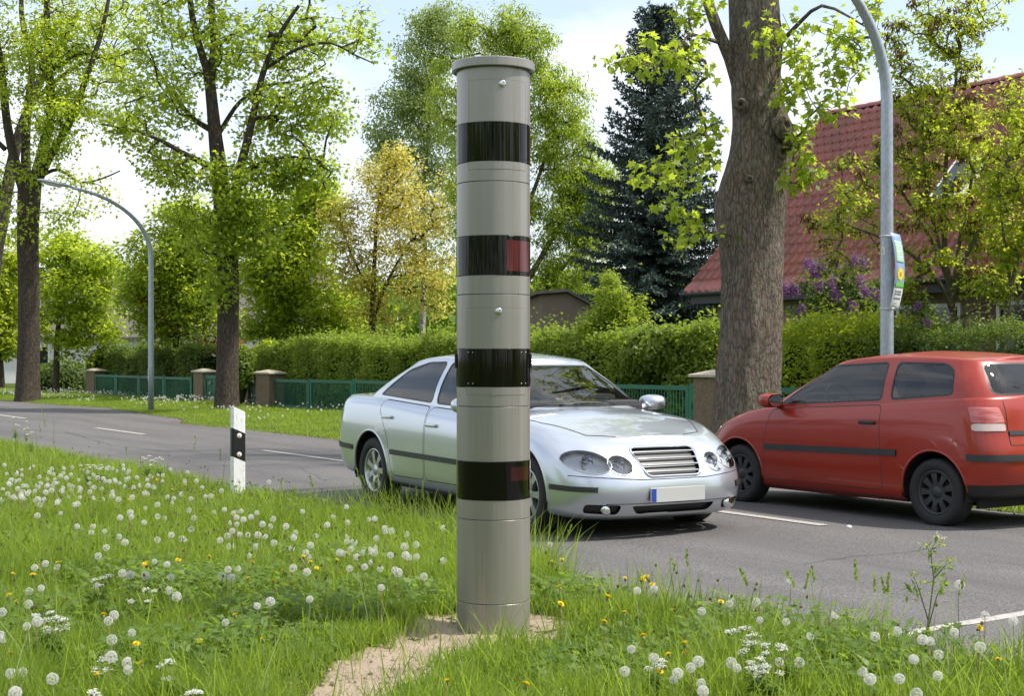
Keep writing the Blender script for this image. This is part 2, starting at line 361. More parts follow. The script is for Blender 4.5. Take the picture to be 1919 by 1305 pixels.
ss = np.unique(np.concatenate([np.linspace(-55, 4, 30), np.linspace(4, 50, 420), np.linspace(50, 155, 40)]))
ks = 10; V = []; 
edge_n = d_near(ss)+(fbm(ss*3, ss*0, 5)-.5)*.10; edge_f = d_far(ss)+(fbm(ss*2.3, ss*0+9, 6)-.5)*.22+(fbm(ss*9, ss*0+2, 8)-.5)*.12
FR = [0, .006, .05]+[i/10 for i in range(1, 10)]+[.95, .994, 1]; ks = len(FR)-1
for j in range(ks+1):
    f = FR[j]; d = edge_n*(1-f)+edge_f*f
    z = .03*(1-(2*f-1)**2) - (.03 if j in (0, ks) else 0)
    V.append(np.stack([ss*UX+d*NX, ss*UY+d*NY, np.full_like(ss, 0)+z-.0], 1))
V = np.concatenate(V); n = len(ss); idx = np.arange(n*(ks+1)).reshape(ks+1, n)
q = np.stack([idx[:-1, :-1], idx[1:, :-1], idx[1:, 1:], idx[:-1, 1:]], -1).reshape(-1, 4)
road = link("road", np_mesh("road", V, q.ravel(), np.arange(len(q))*4, True), None, [M['asphalt']])
put(road, "grey asphalt country road", kind="structure")
def road_z(s, d):
    f = (d-d_near(s))/(d_far(s)-d_near(s)); return .03*(1-(2*f-1)**2)
def marking(name, label, cat, s0, s1, d0, d1, group=None):
    k = max(2, int(abs(s1-s0)/.5)+2); mb = MB(); vs = []
    for i in range(k):
        s = s0+(s1-s0)*i/(k-1)
        for d in (d0, d1): vs.append(SD(s, d, road_z(s, d)+.006))
    mb.add(vs, [(2*i, 2*i+1, 2*i+3, 2*i+2) for i in range(k-1)])
    o = mb.build(name, M['paint']); put(o, label, cat, group); return o
# centre dashes: read off the photograph, then carried on at the same rhythm
DC = 8.87
dash = [(Sx(1350, DC)+.3, Sx(1545, DC), "long white centre dash on the asphalt in front of the red car"),
        (Sx(492, DC), Sx(655, DC), "white centre dash on the asphalt just right of the marker post"),
        (Sx(180, DC), Sx(270, DC), "white centre dash on the asphalt left of the marker post"),
        (Sx(-40, DC), Sx(48, DC), "far white centre dash at the left edge of the photo")]
for a, b, lab in dash: marking("centre_line_dash", lab, "road marking", a, b, DC-.06, DC+.06, "dashes of the road's centre line")
marking("cross_line", "thin white line across the asphalt at the lower right edge of the photo", "road marking", 5.16, 5.25, 5.62, 7.6)

def crack(pts, w, seed):
    r = random.Random(seed); P_ = [G(*p) for p in pts]; q = []
    for i in range(len(P_)-1):
        for k in range(14): q.append(P_[i].lerp(P_[i+1], k/14)+Vector((r.gauss(0, .012), r.gauss(0, .018), 0)))
    vs = []
    for i, p in enumerate(q):
        s, d = sd_of(p.x, p.y); z = road_z(s, d)+.0045; ww = w*r.uniform(.3, 1); vs += [(p.x, p.y-ww*1.6, z), (p.x, p.y+ww*1.6, z)]
    o = MB().add(vs, [(2*i, 2*i+2, 2*i+3, 2*i+1) for i in range(len(q)-1)]).build("road_crack", M['tar']); put(o, "fine dark crack in the asphalt", kind="structure")
M['tar'] = plain("dark_crack", (.03, .028, .028), .7)
crack([(1500, 1066), (1600, 1052), (1700, 1044), (1790, 1030)], .004, 1); crack([(560, 880), (610, 905), (640, 898)], .008, 2); crack([(120, 812), (210, 838), (330, 852)], .010, 3)

# bare soil round the column
dirt_px = [(450, 1420), (540, 1330), (610, 1275), (665, 1238), (720, 1205), (775, 1178), (830, 1158), (890, 1150), (960, 1152), (1020, 1158), (1070, 1164), (1110, 1178), (1080, 1210), (1010, 1230), (940, 1240), (880, 1246), (820, 1268), (755, 1305), (670, 1365), (620, 1440)]
dirt_w = [G(*p) for p in dirt_px]
def in_poly(X, Y, poly):
    X = np.asarray(X); Y = np.asarray(Y); r = np.zeros(X.shape, bool); n = len(poly)
    for i in range(n):
        x0, y0 = poly[i][0], poly[i][1]; x1, y1 = poly[i-1][0], poly[i-1][1]
        c = ((y0 > Y) != (y1 > Y)) & (X < (x1-x0)*(Y-y0)/(y1-y0+1e-12)+x0); r ^= c
    return r
xs = np.arange(-1.7, .9, .03); ys = np.arange(5.3, 8.5, .03); gx, gy = np.meshgrid(xs, ys)
wob = .06
ins = in_poly(gx+(fbm(gx*5, gy*5, 21)-.5)*wob*4, gy+(fbm(gx*5, gy*5, 22)-.5)*wob*4, dirt_w)
z = terrain(gx, gy)+.012+(fbm(gx*6, gy*6, 23, 4)-.4)*.07+(fbm(gx*22, gy*22, 24, 3)-.5)*.022
w_ = ins.astype(float)
for _ in range(5):
    p_ = np.pad(w_, 1, mode='edge'); w_ = (p_[:-2, 1:-1]+p_[2:, 1:-1]+p_[1:-1, :-2]+p_[1:-1, 2:]+p_[1:-1, 1:-1])/5
z = z - np.clip(.62-w_, 0, 1)*.11; keep = w_ > .02
idx = np.arange(gx.size).reshape(gx.shape)
cell = keep[:-1, :-1] & keep[1:, 1:] & keep[1:, :-1] & keep[:-1, 1:]
q = np.stack([idx[:-1, :-1], idx[:-1, 1:], idx[1:, 1:], idx[1:, :-1]], -1)[cell]
dp = link("soil_patch", np_mesh("soil_patch", np.stack([gx.ravel(), gy.ravel(), z.ravel()], 1), q.ravel(), np.arange(len(q))*4, True), None, [M['dirt']])
put(dp, "bare sandy soil around the foot of the column", kind="structure")

# ------------------------------------------------------------------ speed camera column
CYF = 7.39; CR = .193; CC = Vector(((924.5-CX)/F*(CYF+CR), CYF+CR, 0))
def cz(y, yy=CYF): return H-(y-HY)/F*yy
col = thing("speed_camera_column", "tall round grey speed camera column with four glossy black bands standing in the meadow", "speed camera", CC)
def ring(name, y0, y1, r, mat, n=96, parent=col, gap=.0016):
    z0, z1 = cz(y0), cz(y1); e = .0012
    mb = MB()
    for seg in ([(r-.012, z0+gap), (r-e, z0+gap)], [(r-e, z0+gap), (r, z0+gap+e)], [(r, z0+gap+e), (r, z1-gap-e)], [(r, z1-gap-e), (r-e, z1-gap)], [(r-e, z1-gap), (r-.012, z1-gap)]): mb.lathe(seg, n=n)
    o = mb.build(name, mat, parent); return o
mb = MB(); mb.lathe([(CR-.010, cz(1205)-.1), (CR-.010, cz(125)), (0, cz(125))], n=64); mb.build("core", M['col_dark'], col)
secs = [(1206, 1135), (1135, 976.5), (976.5, 939), (867, 763), (763, 726), (654, 551), (551, 515), (441, 338.5), (338.5, 301), (227, 118)]
for y0, y1 in secs:
    ring("body_section", y0, y1, CR, M['col'])
for k, (y0, y1) in enumerate([(301, 227), (515, 441), (726, 654), (939, 867)]):
    b = ring("dark_band", y0, y1, CR+.002, M['band'], gap=.0)
    b["label"] = ["topmost glossy black band with streaky reflections", "second black band with a red window at its right", "third black band with small screws at its corners", "lowest plain black band near the grass"][k]
    z0, z1 = cz(y0), cz(y1)
    for px in ([880, 888, 976, 984] if k != 3 else [868, 985]):
        for zz in (z0+.018, z1-.018):
            a = math.asin(max(-1, min(1, (px-924.5)/F*(CYF+CR)/CR)))
            p = Vector((CR*math.sin(a)*1.012, -CR*math.cos(a)*1.012, zz))
            mb = MB(); mb.lathe([(0, .003), (.002, .0026), (.003, 0), (.003, -.003)], p, 10, M=Matrix.Rotation(a, 3, 'Z') @ Matrix.Rotation(math.pi/2, 3, 'X'))
            mb.build("screw", M['steel'] if k == 2 else M['bplast'], b)
    if k == 1: band2 = b
    if k == 3: band4 = b
def patch(x0, x1, y0, y1, r, n=24):
    a0, a1 = [math.asin((px-924.5)/F*(CYF+CR)/CR) for px in (x0, x1)]; vs = []
    for i in range(n+1):
        a = a0+(a1-a0)*i/n
        for zz in (cz(y1), cz(y0)): vs.append((r*math.sin(a), -r*math.cos(a), zz))
    for i in range(n+1):
        a = a0+(a1-a0)*i/n
        for zz in (cz(y1), cz(y0)): vs.append(((r-.006)*math.sin(a), -(r-.006)*math.cos(a), zz))
    vs = vs + vs[:2*(n+1)]; o = 2*(n+1); e = 2*o
    fs = [(e+2*i, e+2*i+2, e+2*i+3, e+2*i+1) for i in range(n)]
    fs += [(2*i, o+2*i, o+2*i+2, 2*i+2) for i in range(n)] + [(2*i+1, 2*i+3, o+2*i+3, o+2*i+1) for i in range(n)]
    fs += [(0, 1, o+1, o), (2*n, o+2*n, o+2*n+1, 2*n+1)]
    return vs, fs
def panel(x0, x1, y0, y1, mat, r, gapmat=None, name="access_panel"):
    if gapmat:
        g_ = .7
        vs, fs = patch(x0-g_, x1+g_, y0-g_, y1+g_, r+.0006); MB().add(vs, fs, 0, True).build("panel_gap", gapmat, col)
    vs, fs = patch(x0, x1, y0, y1, r+.0013); return MB().add(vs, fs, 0, True).build(name, mat, col)
gapm = plain("panel_joint", (.15, .14, .13), .7)
for (x0, x1, spans, lx, ly) in ((880.5, 984, ((148, 226.5), (301.5, 316)), 942, 156), (876.5, 984, ((577, 653.5), (726.5, 741)), 935, 584)):
    for i, (y0, y1) in enumerate(spans):
        p = panel(x0, x1, y0, y1, M['col'], CR, gapm)
        if i == 0:
            a = math.asin((lx-924.5)/F*(CYF+CR)/CR); c = Vector((CR*math.sin(a)*1.008, -CR*math.cos(a)*1.008, cz(ly)))
            RM = Matrix.Rotation(a, 3, 'Z') @ Matrix.Rotation(math.pi/2, 3, 'X')
            mb = MB(); mb.lathe([(0, .004), (.016, .004), (.0185, .002), (.019, -.002), (.019, -.01)], c, 28, M=RM)
            lk = mb.build("lock", M['steel'], p)
            mb = MB(); mb.lathe([(0, .0058), (.0035, .0058), (.0042, .004), (.0042, 0)], c+Vector((.007, 0, .009)), 12, M=RM); mb.build("keyhole", M['bplast'], lk)
vs, fs = patch(949, 989, 449.5, 507.5, CR+.0032, 16); o = MB().add(vs, fs, 0, True).build("flash_window", M['redwin'], col); o["label"] = "dark red filter window in the second black band"
vs, fs = patch(957, 990, 877, 903, CR+.0032, 16); o = MB().add(vs, fs, 0, True).build("flash_window", plain("dim_red_window", (.03, .004, .006), .1), col); o["label"] = "faint dark red window in the lowest band"
for sgn in (-1, 1):
    MB().box((sgn*(CR+.003), -.02, cz(677)), (.012, .05, .075), bev=.003).build("side_clip", M['bplast'], col)
mb = MB(); rc = .2185; zb, zt = cz(119, 7.36), cz(103, 7.36)
cp = [(CR-.01, zb+.003), (rc-.012, zb+.003), (rc-.012, zb-.004), (rc-.002, zb-.004), (rc, zb), (rc, zt-.004), (rc-.004, zt), (0, zt+.003)]
for i in range(len(cp)-1): mb.lathe(cp[i:i+2], n=96)
mb.build("cap", M['col'], col)
mb = MB()
for k in range(120):
    a = 2*math.pi*k/120+R.uniform(-.02, .02); r = CR+R.uniform(-.004, .009)
    mb.lathe([(0, .012), (.009, .008), (.012, 0), (.01, -.015)], (r*math.cos(a), r*math.sin(a), cz(1204)+R.uniform(-.004, .006)), 6)
mb.build("sealant_ring", M['seal'], col)

# ------------------------------------------------------------------ roadside marker post
pp = G(444, 930); post = thing("marker_post", "white roadside marker post with black band and two round reflectors", "marker post", pp, math.radians(33-180))
# local frame: -y... the wide face looks back along the road, x runs along it
def post_prism(z_lo, z_hi, grow=0.0):   # z_lo/z_hi: heights at the left edge; both slope down to the right
    w, dp_, sl = .145+grow, .125+grow, .065
    out = [(-w/2, -dp_/2+.012), (-w/2+.012, -dp_/2), (w/2-.012, -dp_/2), (w/2, -dp_/2+.012), (w/2, .0), (.03, dp_/2), (-.03, dp_/2), (-w/2, .0)]
    n = len(out); vs = []
    for zz in (z_lo, z_hi):
        for x, y in out: vs.append((x, y, zz-sl*(x+w/2)/w if zz > 0.05 else zz))
    fs = [(i, (i+1) % n, n+(i+1) % n, n+i) for i in range(n)] + [list(range(n))[::-1], list(range(n, 2*n))]
    return vs, fs
post.rotation_euler.z = math.radians(33)
Zp = lambda y: H-(y-HY)/F*15.25
vs, fs = post_prism(-.2, Zp(761)); MB().add(vs, fs).build("shaft", M['wplast'], post, .004)
vs, fs = post_prism(Zp(854), Zp(801), .003); MB().add(vs, fs).build("black_band", M['bplast'], post, .002)
for y in (816, 851):
    c = Vector((.0, -.065, Zp(y)))
    mb = MB(); mb.lathe([(0, .005), (.024, .004), (.0275, 0), (.0275, -.006)], c, 24, M=Matrix.Rotation(math.pi/2, 3, 'X')); rf = mb.build("reflector", M['reflector'], post)
    mb = MB(); mb.lathe([(0, .0075), (.004, .007), (.005, .003)], c, 10, M=Matrix.Rotation(math.pi/2, 3, 'X')); mb.build("rivet", M['bplast'], rf)

# ------------------------------------------------------------------ street lamps
def lamp(loc, label, r0=.078, htop=6.0, hbend=4.55, reach=2.15):
    o = thing("street_lamp", label, "street lamp", loc, math.atan2(-NY, -NX), "street lamps along the far verge")
    pts = [(0, 0, -.3), (0, 0, 1.2), (0, 0, 2.5), (0, 0, 3.6), (0, 0, hbend-.3)]
    for k in range(1, 15):
        a = math.radians(80)*k/14
        pts.append((reach*(1-math.cos(a))/(1-math.cos(math.radians(80))), 0, hbend-.3+(htop-hbend+.3)*math.sin(a)/math.sin(math.radians(80))))
    rad = [r0, r0, r0*.98, r0*.92, r0*.88]+[r0*(.88-.38*k/14) for k in range(1, 15)]
    MB().tube(pts, rad, 16).build("pole", M['galv'], o)
    tip = Vector(pts[-1]); di = (tip-Vector(pts[-2])).normalized(); up = Vector((0, 1, 0)).cross(di)*-1
    RM = Matrix((di, Vector((0, 1, 0)), up)).transposed()
    hd = MB()
    prof = [(0, .03, .03), (.12, .06, .05), (.3, .11, .075), (.7, .125, .07), (.92, .10, .05), (.98, .05, .03)]
    vs = []
    for x, wy, hz in prof:
        for k in range(12):
            a = 2*math.pi*k/12; zz = math.sin(a)*hz; zz = zz if zz > 0 else zz*.35
            vs.append(tip + RM @ Vector((x-.05, math.cos(a)*wy, zz+.01)))
    n = 12; fs = [(i*n+j, i*n+(j+1) % n, (i+1)*n+(j+1) % n, (i+1)*n+j) for i in range(len(prof)-1) for j in range(n)] + [list(range(n))[::-1], [5*n+j for j in range(n)]]
    hd.add(vs, fs, 0, True); head = hd.build("lamp_head", M['galv'], o)
    vs = []
    for x, wy, hz in [(.3, .06, .01), (.4, .095, .055), (.7, .10, .06), (.88, .05, .02)]:
        for k in range(9):
            a = math.pi*k/8; vs.append(tip + RM @ Vector((x-.05, math.cos(a)*wy, -math.sin(a)*hz-.008)))
    fs = [(i*9+j, i*9+j+1, (i+1)*9+j+1, (i+1)*9+j) for i in range(3) for j in range(8)]
    MB().add(vs, fs, 0, True).build("lamp_cover", M['lampglass'], head)
    for zz in (1.0,): MB().box((r0*.9, 0, zz), (.02, .08, .32), bev=.006).build("service_door", M['galv'], o)
    return o
Yl = 39.6; lamp((*W(283, 700, Yl).xy, 0), "grey street lamp with curved arm beside the left verge, farther from the camera")
Yr = Yd(1662, 12.75); rl = W(1662, 500, Yr); lamp((rl.x, rl.y, 0), "grey street lamp pole behind the red car, carrying a poster", hbend=4.75, htop=6.3)
# poster tied to the right lamp: a bowed board seen almost edge on
def poster():
    o = thing("poster", "bowed blue and white election poster with yellow flower tied to the lamp pole", "poster", (rl.x, rl.y, 0))
    z0, z1 = H-(582-HY)/F*Yr, H-(438-HY)/F*Yr
    hgt = z1-z0; wd = .34
    d1 = Vector((.53, .85, 0)).normalized()      # across the board
    out = Vector((.85, -.53, 0)).normalized()
    def P(u, v, off=0.0):
        bow = .07*math.sin(math.pi*v)**.8; lean = -.02*(1-v)
        return Vector((0, 0, z0+hgt*v)) + d1*(u*wd-.14) + out*(.085+bow+lean+off)
    def sheet(us, vs_, off, mat, name, thick=.004):
        vs = []; n = 14
        for i in range(n+1):
            v = vs_[0]+(vs_[1]-vs_[0])*i/n
            for u in us: vs.append(P(u, v, off))
            for u in us: vs.append(P(u, v, off-thick))
        fs = []
        for i in range(n):
            a = 4*i; b = a+4
            fs += [(a, a+1, b+1, b), (a+2, b+2, b+3, a+3), (a, b, b+2, a+2), (a+1, a+3, b+3, b+1)]
        fs += [(0, 2, 3, 1), (4*n, 4*n+1, 4*n+3, 4*n+2)]
        return MB().add(vs, fs, 0, True).build(name, mat, o)
    pm = lambda n, c: plain(n, c, .45, var=.03)
    sheet((0, 1), (0, 1), 0, pm("poster_white", (.72, .74, .76)), "board")
    sheet((0, 1), (.30, 1), .003, pm("poster_blue", (.26, .36, .60)), "blue_field", .003)
    sheet((.12, .88), (.62, .90), .006, pm("poster_green", (.38, .66, .46)), "green_field", .003)
    wm = pm("poster_letter_white", (.8, .82, .8))
    for (v0, v1) in ((.65, .70), (.725, .775), (.80, .85)):
        mb = MB()
        for k in range(5):
            u0 = .2+k*.13; vs = [P(u, v, .0085) for u, v in ((u0, v0), (u0+.09, v0), (u0+.09, v1), (u0, v1))]; mb.add(vs, [(0, 1, 2, 3)])
            vs = [P(u, v, .0095) for u, v in ((u0+.03, v0+.012), (u0+.06, v0+.012), (u0+.06, v1-.012), (u0+.03, v1-.012))]; mb.add(vs, [(0, 1, 2, 3)], 1)
        mb.build("headline_lettering", [wm, M.setdefault('pgap', pm("poster_green_gap", (.25, .62, .38)))], o)
    ym = pm("poster_yellow", (.85, .62, .03)); mb = MB(); c = (.5, .47)
    vs = [P(c[0], c[1], .009)]; n = 28
    for k in range(n):
        a = 2*math.pi*k/n; r = 1 if k % 2 else .68; vs.append(P(c[0]+.38*r*math.cos(a), c[1]+.10*r*math.sin(a), .009))
    mb.add(vs, [(0, 1+k, 1+(k+1) % n) for k in range(n)])
    vs = [P(c[0]+.12*math.cos(2*math.pi*k/12), c[1]+.034*math.sin(2*math.pi*k/12), .011) for k in range(12)]; mb.add(vs, [list(range(12))], 1)
    mb.build("flower_emblem", [ym, pm("poster_flower_centre", (.5, .28, .02))], o)
    mb = MB(); vs = [P(u, v, .009) for u, v in ((.05, .305), (.95, .305), (.95, .34), (.5, .39), (.05, .34))]; mb.add(vs, [(0, 1, 2, 3, 4)]); mb.build("green_hill", pm("poster_grass", (.16, .5, .12)), o)
    dk = pm("poster_ink", (.08, .08, .1)); r_ = random.Random(4)
    for v in (.235, .20, .145):
        u = .14; mb = MB()
        while u < .82:
            w = r_.uniform(.03, .07); vs = [P(a, b, .0045) for a, b in ((u, v), (u+w, v), (u+w, v+.02), (u, v+.02))]; mb.add(vs, [(0, 1, 2, 3)]); u += w+.03
        mb.build("printed_line", dk, o)
    mb = MB()
    for a0, a1, b0, b1 in ((.3, .6, .05, .055), (.3, .6, .09, .095), (.3, .32, .05, .095), (.58, .6, .05, .095)):
        mb.add([P(a, b, .0045) for a, b in ((a0, b0), (a1, b0), (a1, b1), (a0, b1))], [(0, 1, 2, 3)])
    mb.build("printed_emblem", dk, o)
    for zz in (z0+.02, z1-.03):
        ring_ = [(.083*math.cos(a), .083*math.sin(a), zz) for a in [2*math.pi*k/20 for k in range(21)]]
        MB().tube(ring_, .006, 6).build("cable_tie", M['wplast'], o)
poster()
sk = thing("pole_sticker", "tiny white paper sticker on the lamp pole left of the poster", "sticker", (rl.x, rl.y, 0))
z0, z1 = H-(478-HY)/F*Yr, H-(464-HY)/F*Yr; mb = MB(); vs = []
for k in range(5):
    a = math.radians(-155+k*8); vs += [(.0785*math.cos(a), .0785*math.sin(a), z0), (.0785*math.cos(a), .0785*math.sin(a), z1)]
mb.add(vs, [(2*i, 2*i+2, 2*i+3, 2*i+1) for i in range(4)]); mb.build("paper", M['wplast'], sk)
mb = MB()
for k in range(5):
    zz = z0+.012+k*.014; vs = []
    for j in range(3):
        a = math.radians(-150+j*8); vs += [(.0795*math.cos(a), .0795*math.sin(a), zz), (.0795*math.cos(a), .0795*math.sin(a), zz+.006)]
    mb.add(vs, [(0, 2, 3, 1), (2, 4, 5, 3)])
mb.build("ink", M['bplast'], sk)

# ------------------------------------------------------------------ garden fence, pillars and gates
DFN = 16.5
def pillar(px0, px1, d, h, label, dep=.45):
    s0, s1 = Sx(px0, d), Sx(px1, d); w = max(.38, abs(s1-s0)); c = SD((s0+s1)/2, d+dep/2)
    o = thing("gate_pillar", label, "pillar", (c.x, c.y, 0), math.atan2(UY, UX), "stone pillars of the garden fence")
    mb = MB(); mb.box((0, 0, h/2-.1), (w, dep, h+.2), bev=.02); mb.build("shaft", M['stone'], o)
    w2, d2 = w*1.22, dep*1.22
    vs = [(-w2/2, -d2/2, h), (w2/2, -d2/2, h), (w2/2, d2/2, h), (-w2/2, d2/2, h), (-w2/2, -d2/2, h+.05), (w2/2, -d2/2, h+.05), (w2/2, d2/2, h+.05), (-w2/2, d2/2, h+.05), (-.06, -.06, h+.13), (.06, -.06, h+.13), (.06, .06, h+.13), (-.06, .06, h+.13)]
    fs = [(3, 2, 1, 0)] + [(i, (i+1) % 4, 4+(i+1) % 4, 4+i) for i in range(4)] + [(4+i, 4+(i+1) % 4, 8+(i+1) % 4, 8+i) for i in range(4)] + [(8, 9, 10, 11)]
    MB().add(vs, fs).build("capstone", M['mortar'], o, .012)
    return s0, s1
def fence_run(s_a, s_b, h0, h1, label, step=2.5):
    n = max(1, round(abs(s_b-s_a)/step)); o = thing("garden_fence", label, "fence", SD(s_a, DFN), math.atan2(UY, UX), "stretches of green garden fence")
    L = s_b-s_a
    for i in range(n):
        a, b = L*i/n, L*(i+1)/n; lo, hi = min(a, b)+.07, max(a, b)-.07
        ht = (h0+(h1-h0)*(i+.5)/n); mb = MB()
        mb.box(((lo+hi)/2, 0, ht-.04), (hi-lo, .045, .08)); mb.box(((lo+hi)/2, 0, .12), (hi-lo, .045, .07))
        for x in (lo+.04, hi-.04): mb.box((x, 0, ht/2+.02), (.08, .046, ht-.13))
        k = int((hi-lo)/.085)
        for j in range(1, k): mb.box((lo+(hi-lo)*j/k, 0, (ht+.06)/2), (.016, .012, ht-.2))
        mb.build("fence_panel", M['green'], o)
        MB().box((b, 0, (ht+.05)/2-.1), (.06, .06, ht+.25)).build("fence_post", M['green'], o)
    return o
pillar(160, 176, DFN+.0, .95, "dark stone pillar at the far left end of the green fence")
pillar(362, 379, DFN, 1.0, "stone pillar left of the bright green double gate")
pillar(448, 464, DFN, 1.0, "stone pillar between the thick trunk and the narrow green gate")
pillar(479, 504, DFN-.15, 1.0, "stone pillar right of the narrow green gate")
pillar(1298, 1345, DFN-.25, 1.12, "pale stone pillar beside the thick right-hand trunk", .5)
fence_run(Sx(178, DFN), Sx(360, DFN), .84, .84, "green metal fence under dark shrubs, left of the gate")
fence_run(Sx(506, DFN), Sx(1296, DFN), .86, .97, "green metal fence behind the silver car, in front of the long hedge")
fence_run(Sx(1350, DFN), Sx(1350, DFN)-14, .97, 1.0, "green metal fence seen through the windows of the red car")
def gate(px0, px1, label, leaves=1):
    s0, s1 = Sx(px0, DFN), Sx(px1, DFN); o = thing("garden_gate", label, "gate", SD(s0, DFN+.1), math.atan2(UY, UX), "green garden gates")
    L = s1-s0
    for i in range(leaves):
        a, b = L*i/leaves, L*(i+1)/leaves; lo, hi = min(a, b)+.02, max(a, b)-.02; mb = MB(); ht = .92
        mb.box(((lo+hi)/2, 0, ht-.05), (hi-lo, .05, .10)); mb.box(((lo+hi)/2, 0, .17), (hi-lo, .05, .08))
        for x in (lo+.03, hi-.03): mb.box((x, 0, ht/2+.09), (.06, .051, ht-.12))
        k = int((hi-lo)/.11)
        for j in range(k): mb.box((lo+(hi-lo)*(j+.5)/k, 0, ht/2+.05), (.075, .02, ht-.2))
        lf = mb.build("gate_leaf", M['green'], o)
        for x in (lo+(hi-lo)*.3, lo+(hi-lo)*.7):
            for zz in (.36, .68):
                mb = MB(); mb.lathe([(.0, .0), (.055, .0), (.055, .02), (.03, .03), (0, .03)], (x, .035, zz), 10, 'y'); mb.lathe([(.0, .0), (.055, .0), (.055, -.02), (.03, -.03), (0, -.03)], (x, -.015, zz), 10, 'y'); mb.build("rosette", M['mortar'], lf)
        for x in (lo+.04, hi-.04): MB().tube([(x, 0, ht), (x, 0, ht+.13)], [.022, .012], 6).build("spike", M['green'], lf)
gate(380, 447, "bright green double gate half hidden behind the tree trunk", 2)
gate(465, 478, "narrow bright green gate between two stone pillars", 1)

# ------------------------------------------------------------------ house with the red roof, and the shed
A = W(1285, 548, 31.6); sA, dA = sd_of(A.x, A.y); zA = A.z
house = thing("house", "house with steep red tiled roof and beige walls behind the small trees", "house", SD(sA, dA), math.atan2(-UY, -UX))
# local frame: x along the house towards the camera's right, y away from the road
LEN, RUN, RISE = 15.0, 4.2, 4.25
def loc(x, y, z): return Vector((x, -y, z)) if False else Vector((x, y, z))
# rotation takes local +x to -U; local +y must become +N:  (-U) rotated by +90 deg is N -> ok
def roof_side(sign):
    tile_w, rows = .235, 19; nx = int(LEN/tile_w)*7; Vv = []; fs = []
    sl = Vector((0, RUN, RISE)).normalized(); nrm = Vector((0, -RISE, RUN)).normalized(); L = math.hypot(RUN, RISE); dl = L/rows
    for r in range(rows):
        for e in (0, 1):
            for i in range(nx+1):
                x = LEN*i/nx; ph = (x/tile_w) % 1
                prof = .06*(math.sin(ph*math.pi*2)*.5+.5)**1.3
                off = prof + (.05 if e == 0 else .0)
                if e == 0 and ph > .05: off += .004*math.sin(ph*math.pi)
                p = sl*(dl*(r+e*1.02)) + nrm*off; Vv.append((x, p.y, p.z))
        b = r*2*(nx+1)
        fs += [(b+i, b+i+1, b+nx+1+i+1, b+nx+1+i) for i in range(nx)]
        if r > 0:
            pb = (r-1)*2*(nx+1)+nx+1
            fs += [(pb+i, pb+i+1, b+i+1, b+i) for i in range(nx)]
    # front lip of the lowest course
    b0 = len(Vv)
    for i in range(nx+1): x, y, z = Vv[i]; Vv.append((x, y+.01, z-.07))
    fs += [(b0+i, b0+i+1, i+1, i) for i in range(nx)]
    if sign < 0: Vv = [(x, 2*RUN-y, z) for x, y, z in Vv]; fs = [f[::-1] for f in fs]
    return MB().add([(x, y, z+zA) for x, y, z in Vv], fs, 0, True), nx, tile_w, rows
def tile_tint(o, nx, tw, rows):
    r = np.random.default_rng(9); tab = r.random((rows+1, 400)); n = len(o.data.vertices); i = np.arange(n); row = np.minimum(i//(2*(nx+1)), rows); xx = (i % (nx+1))*LEN/nx
    at = o.data.attributes.new("tint", 'FLOAT', 'POINT'); at.data.foreach_set("value", tab[row, ((xx-.02)/tw).astype(int) % 400].astype(np.float32)); return o
q_, *a_ = roof_side(1); rf = tile_tint(q_.build("roof", M['tile'], house), *a_)
q_, *a_ = roof_side(-1); tile_tint(q_.build("rear_slope", M['tile'], rf), *a_)
mb = MB()
for k in range(int(LEN/.36)):
    vs = []; x0 = k*.36
    for x, rr in ((x0-.02, .125), (x0+.36, .105)):
        for j in range(9):
            a = math.pi*(j/8*1.1-.05); vs.append((x, RUN+math.cos(a)*rr, zA+RISE+.02+math.sin(a)*rr*.8))
    mb.add(vs, [(j, j+1, 9+j+1, 9+j) for j in range(8)]+[list(range(9))], 0, True)
mb.build("ridge_tiles", M['tile'], rf)
mb = MB()   # verge tiles on the left gable, a thick edge
for sg in (0, 1):
    for k in range(19):
        f0, f1 = k/19, (k+1)/19; y0, y1 = RUN*f0, RUN*f1
        if sg: y0, y1 = 2*RUN-y0, 2*RUN-y1
        z0, z1 = zA+RISE*f0+.06, zA+RISE*f1+.03
        vs = [(-.05, y0, z0), (.10, y0, z0), (.10, y1, z1), (-.05, y1, z1), (-.05, y0, z0-.18), (-.05, y1, z1-.18)]
        mb.add(vs, [(0, 1, 2, 3), (0, 3, 5, 4)])
mb.build("verge_tiles", M['tile'], rf)
ov = .52
mb = MB(); y0, y1 = ov, 2*RUN-ov; x0, x1 = .45, LEN-.45; zt = zA+.35
def quad(*p): mb.add([Vector(a) for a in p], [(0, 1, 2, 3)])
quad((x0, y0, -.3), (x1, y0, -.3), (x1, y0, zt), (x0, y0, zt)); quad((x1, y1, -.3), (x0, y1, -.3), (x0, y1, zt), (x1, y1, zt))
for x in (x0, x1):
    mb.add([(x, y0, -.3), (x, y1, -.3), (x, y1, zt), (x, RUN, zA+RISE-.12), (x, y0, zt)], [(0, 1, 2, 3, 4)])
mb.build("wall", M['render'], house)
mb = MB(); mb.box((LEN/2, ov/2+.02, zA-.16), (LEN-.3, ov, .22)); mb.build("soffit", M['soffit'], house)
mb = MB(); vs = []
for x in (-.08, LEN+.05):
    for k in range(9):
        a = math.pi+math.pi*k/8; vs.append((x, -.06+.075*math.cos(a), zA-.02+.075*math.sin(a)))
    for k in range(9):
        a = 2*math.pi-math.pi*k/8; vs.append((x, -.06+.066*math.cos(a), zA-.02+.066*math.sin(a)))
mb.add(vs, [(i, (i+1) % 18, 18+(i+1) % 18, 18+i) for i in range(18)]+[list(range(18))[::-1], list(range(18, 36))], 0, True); mb.build("gutter", M['gutter'], house)
def lx(px, d=dA+ov): return sA-Sx(px, d)
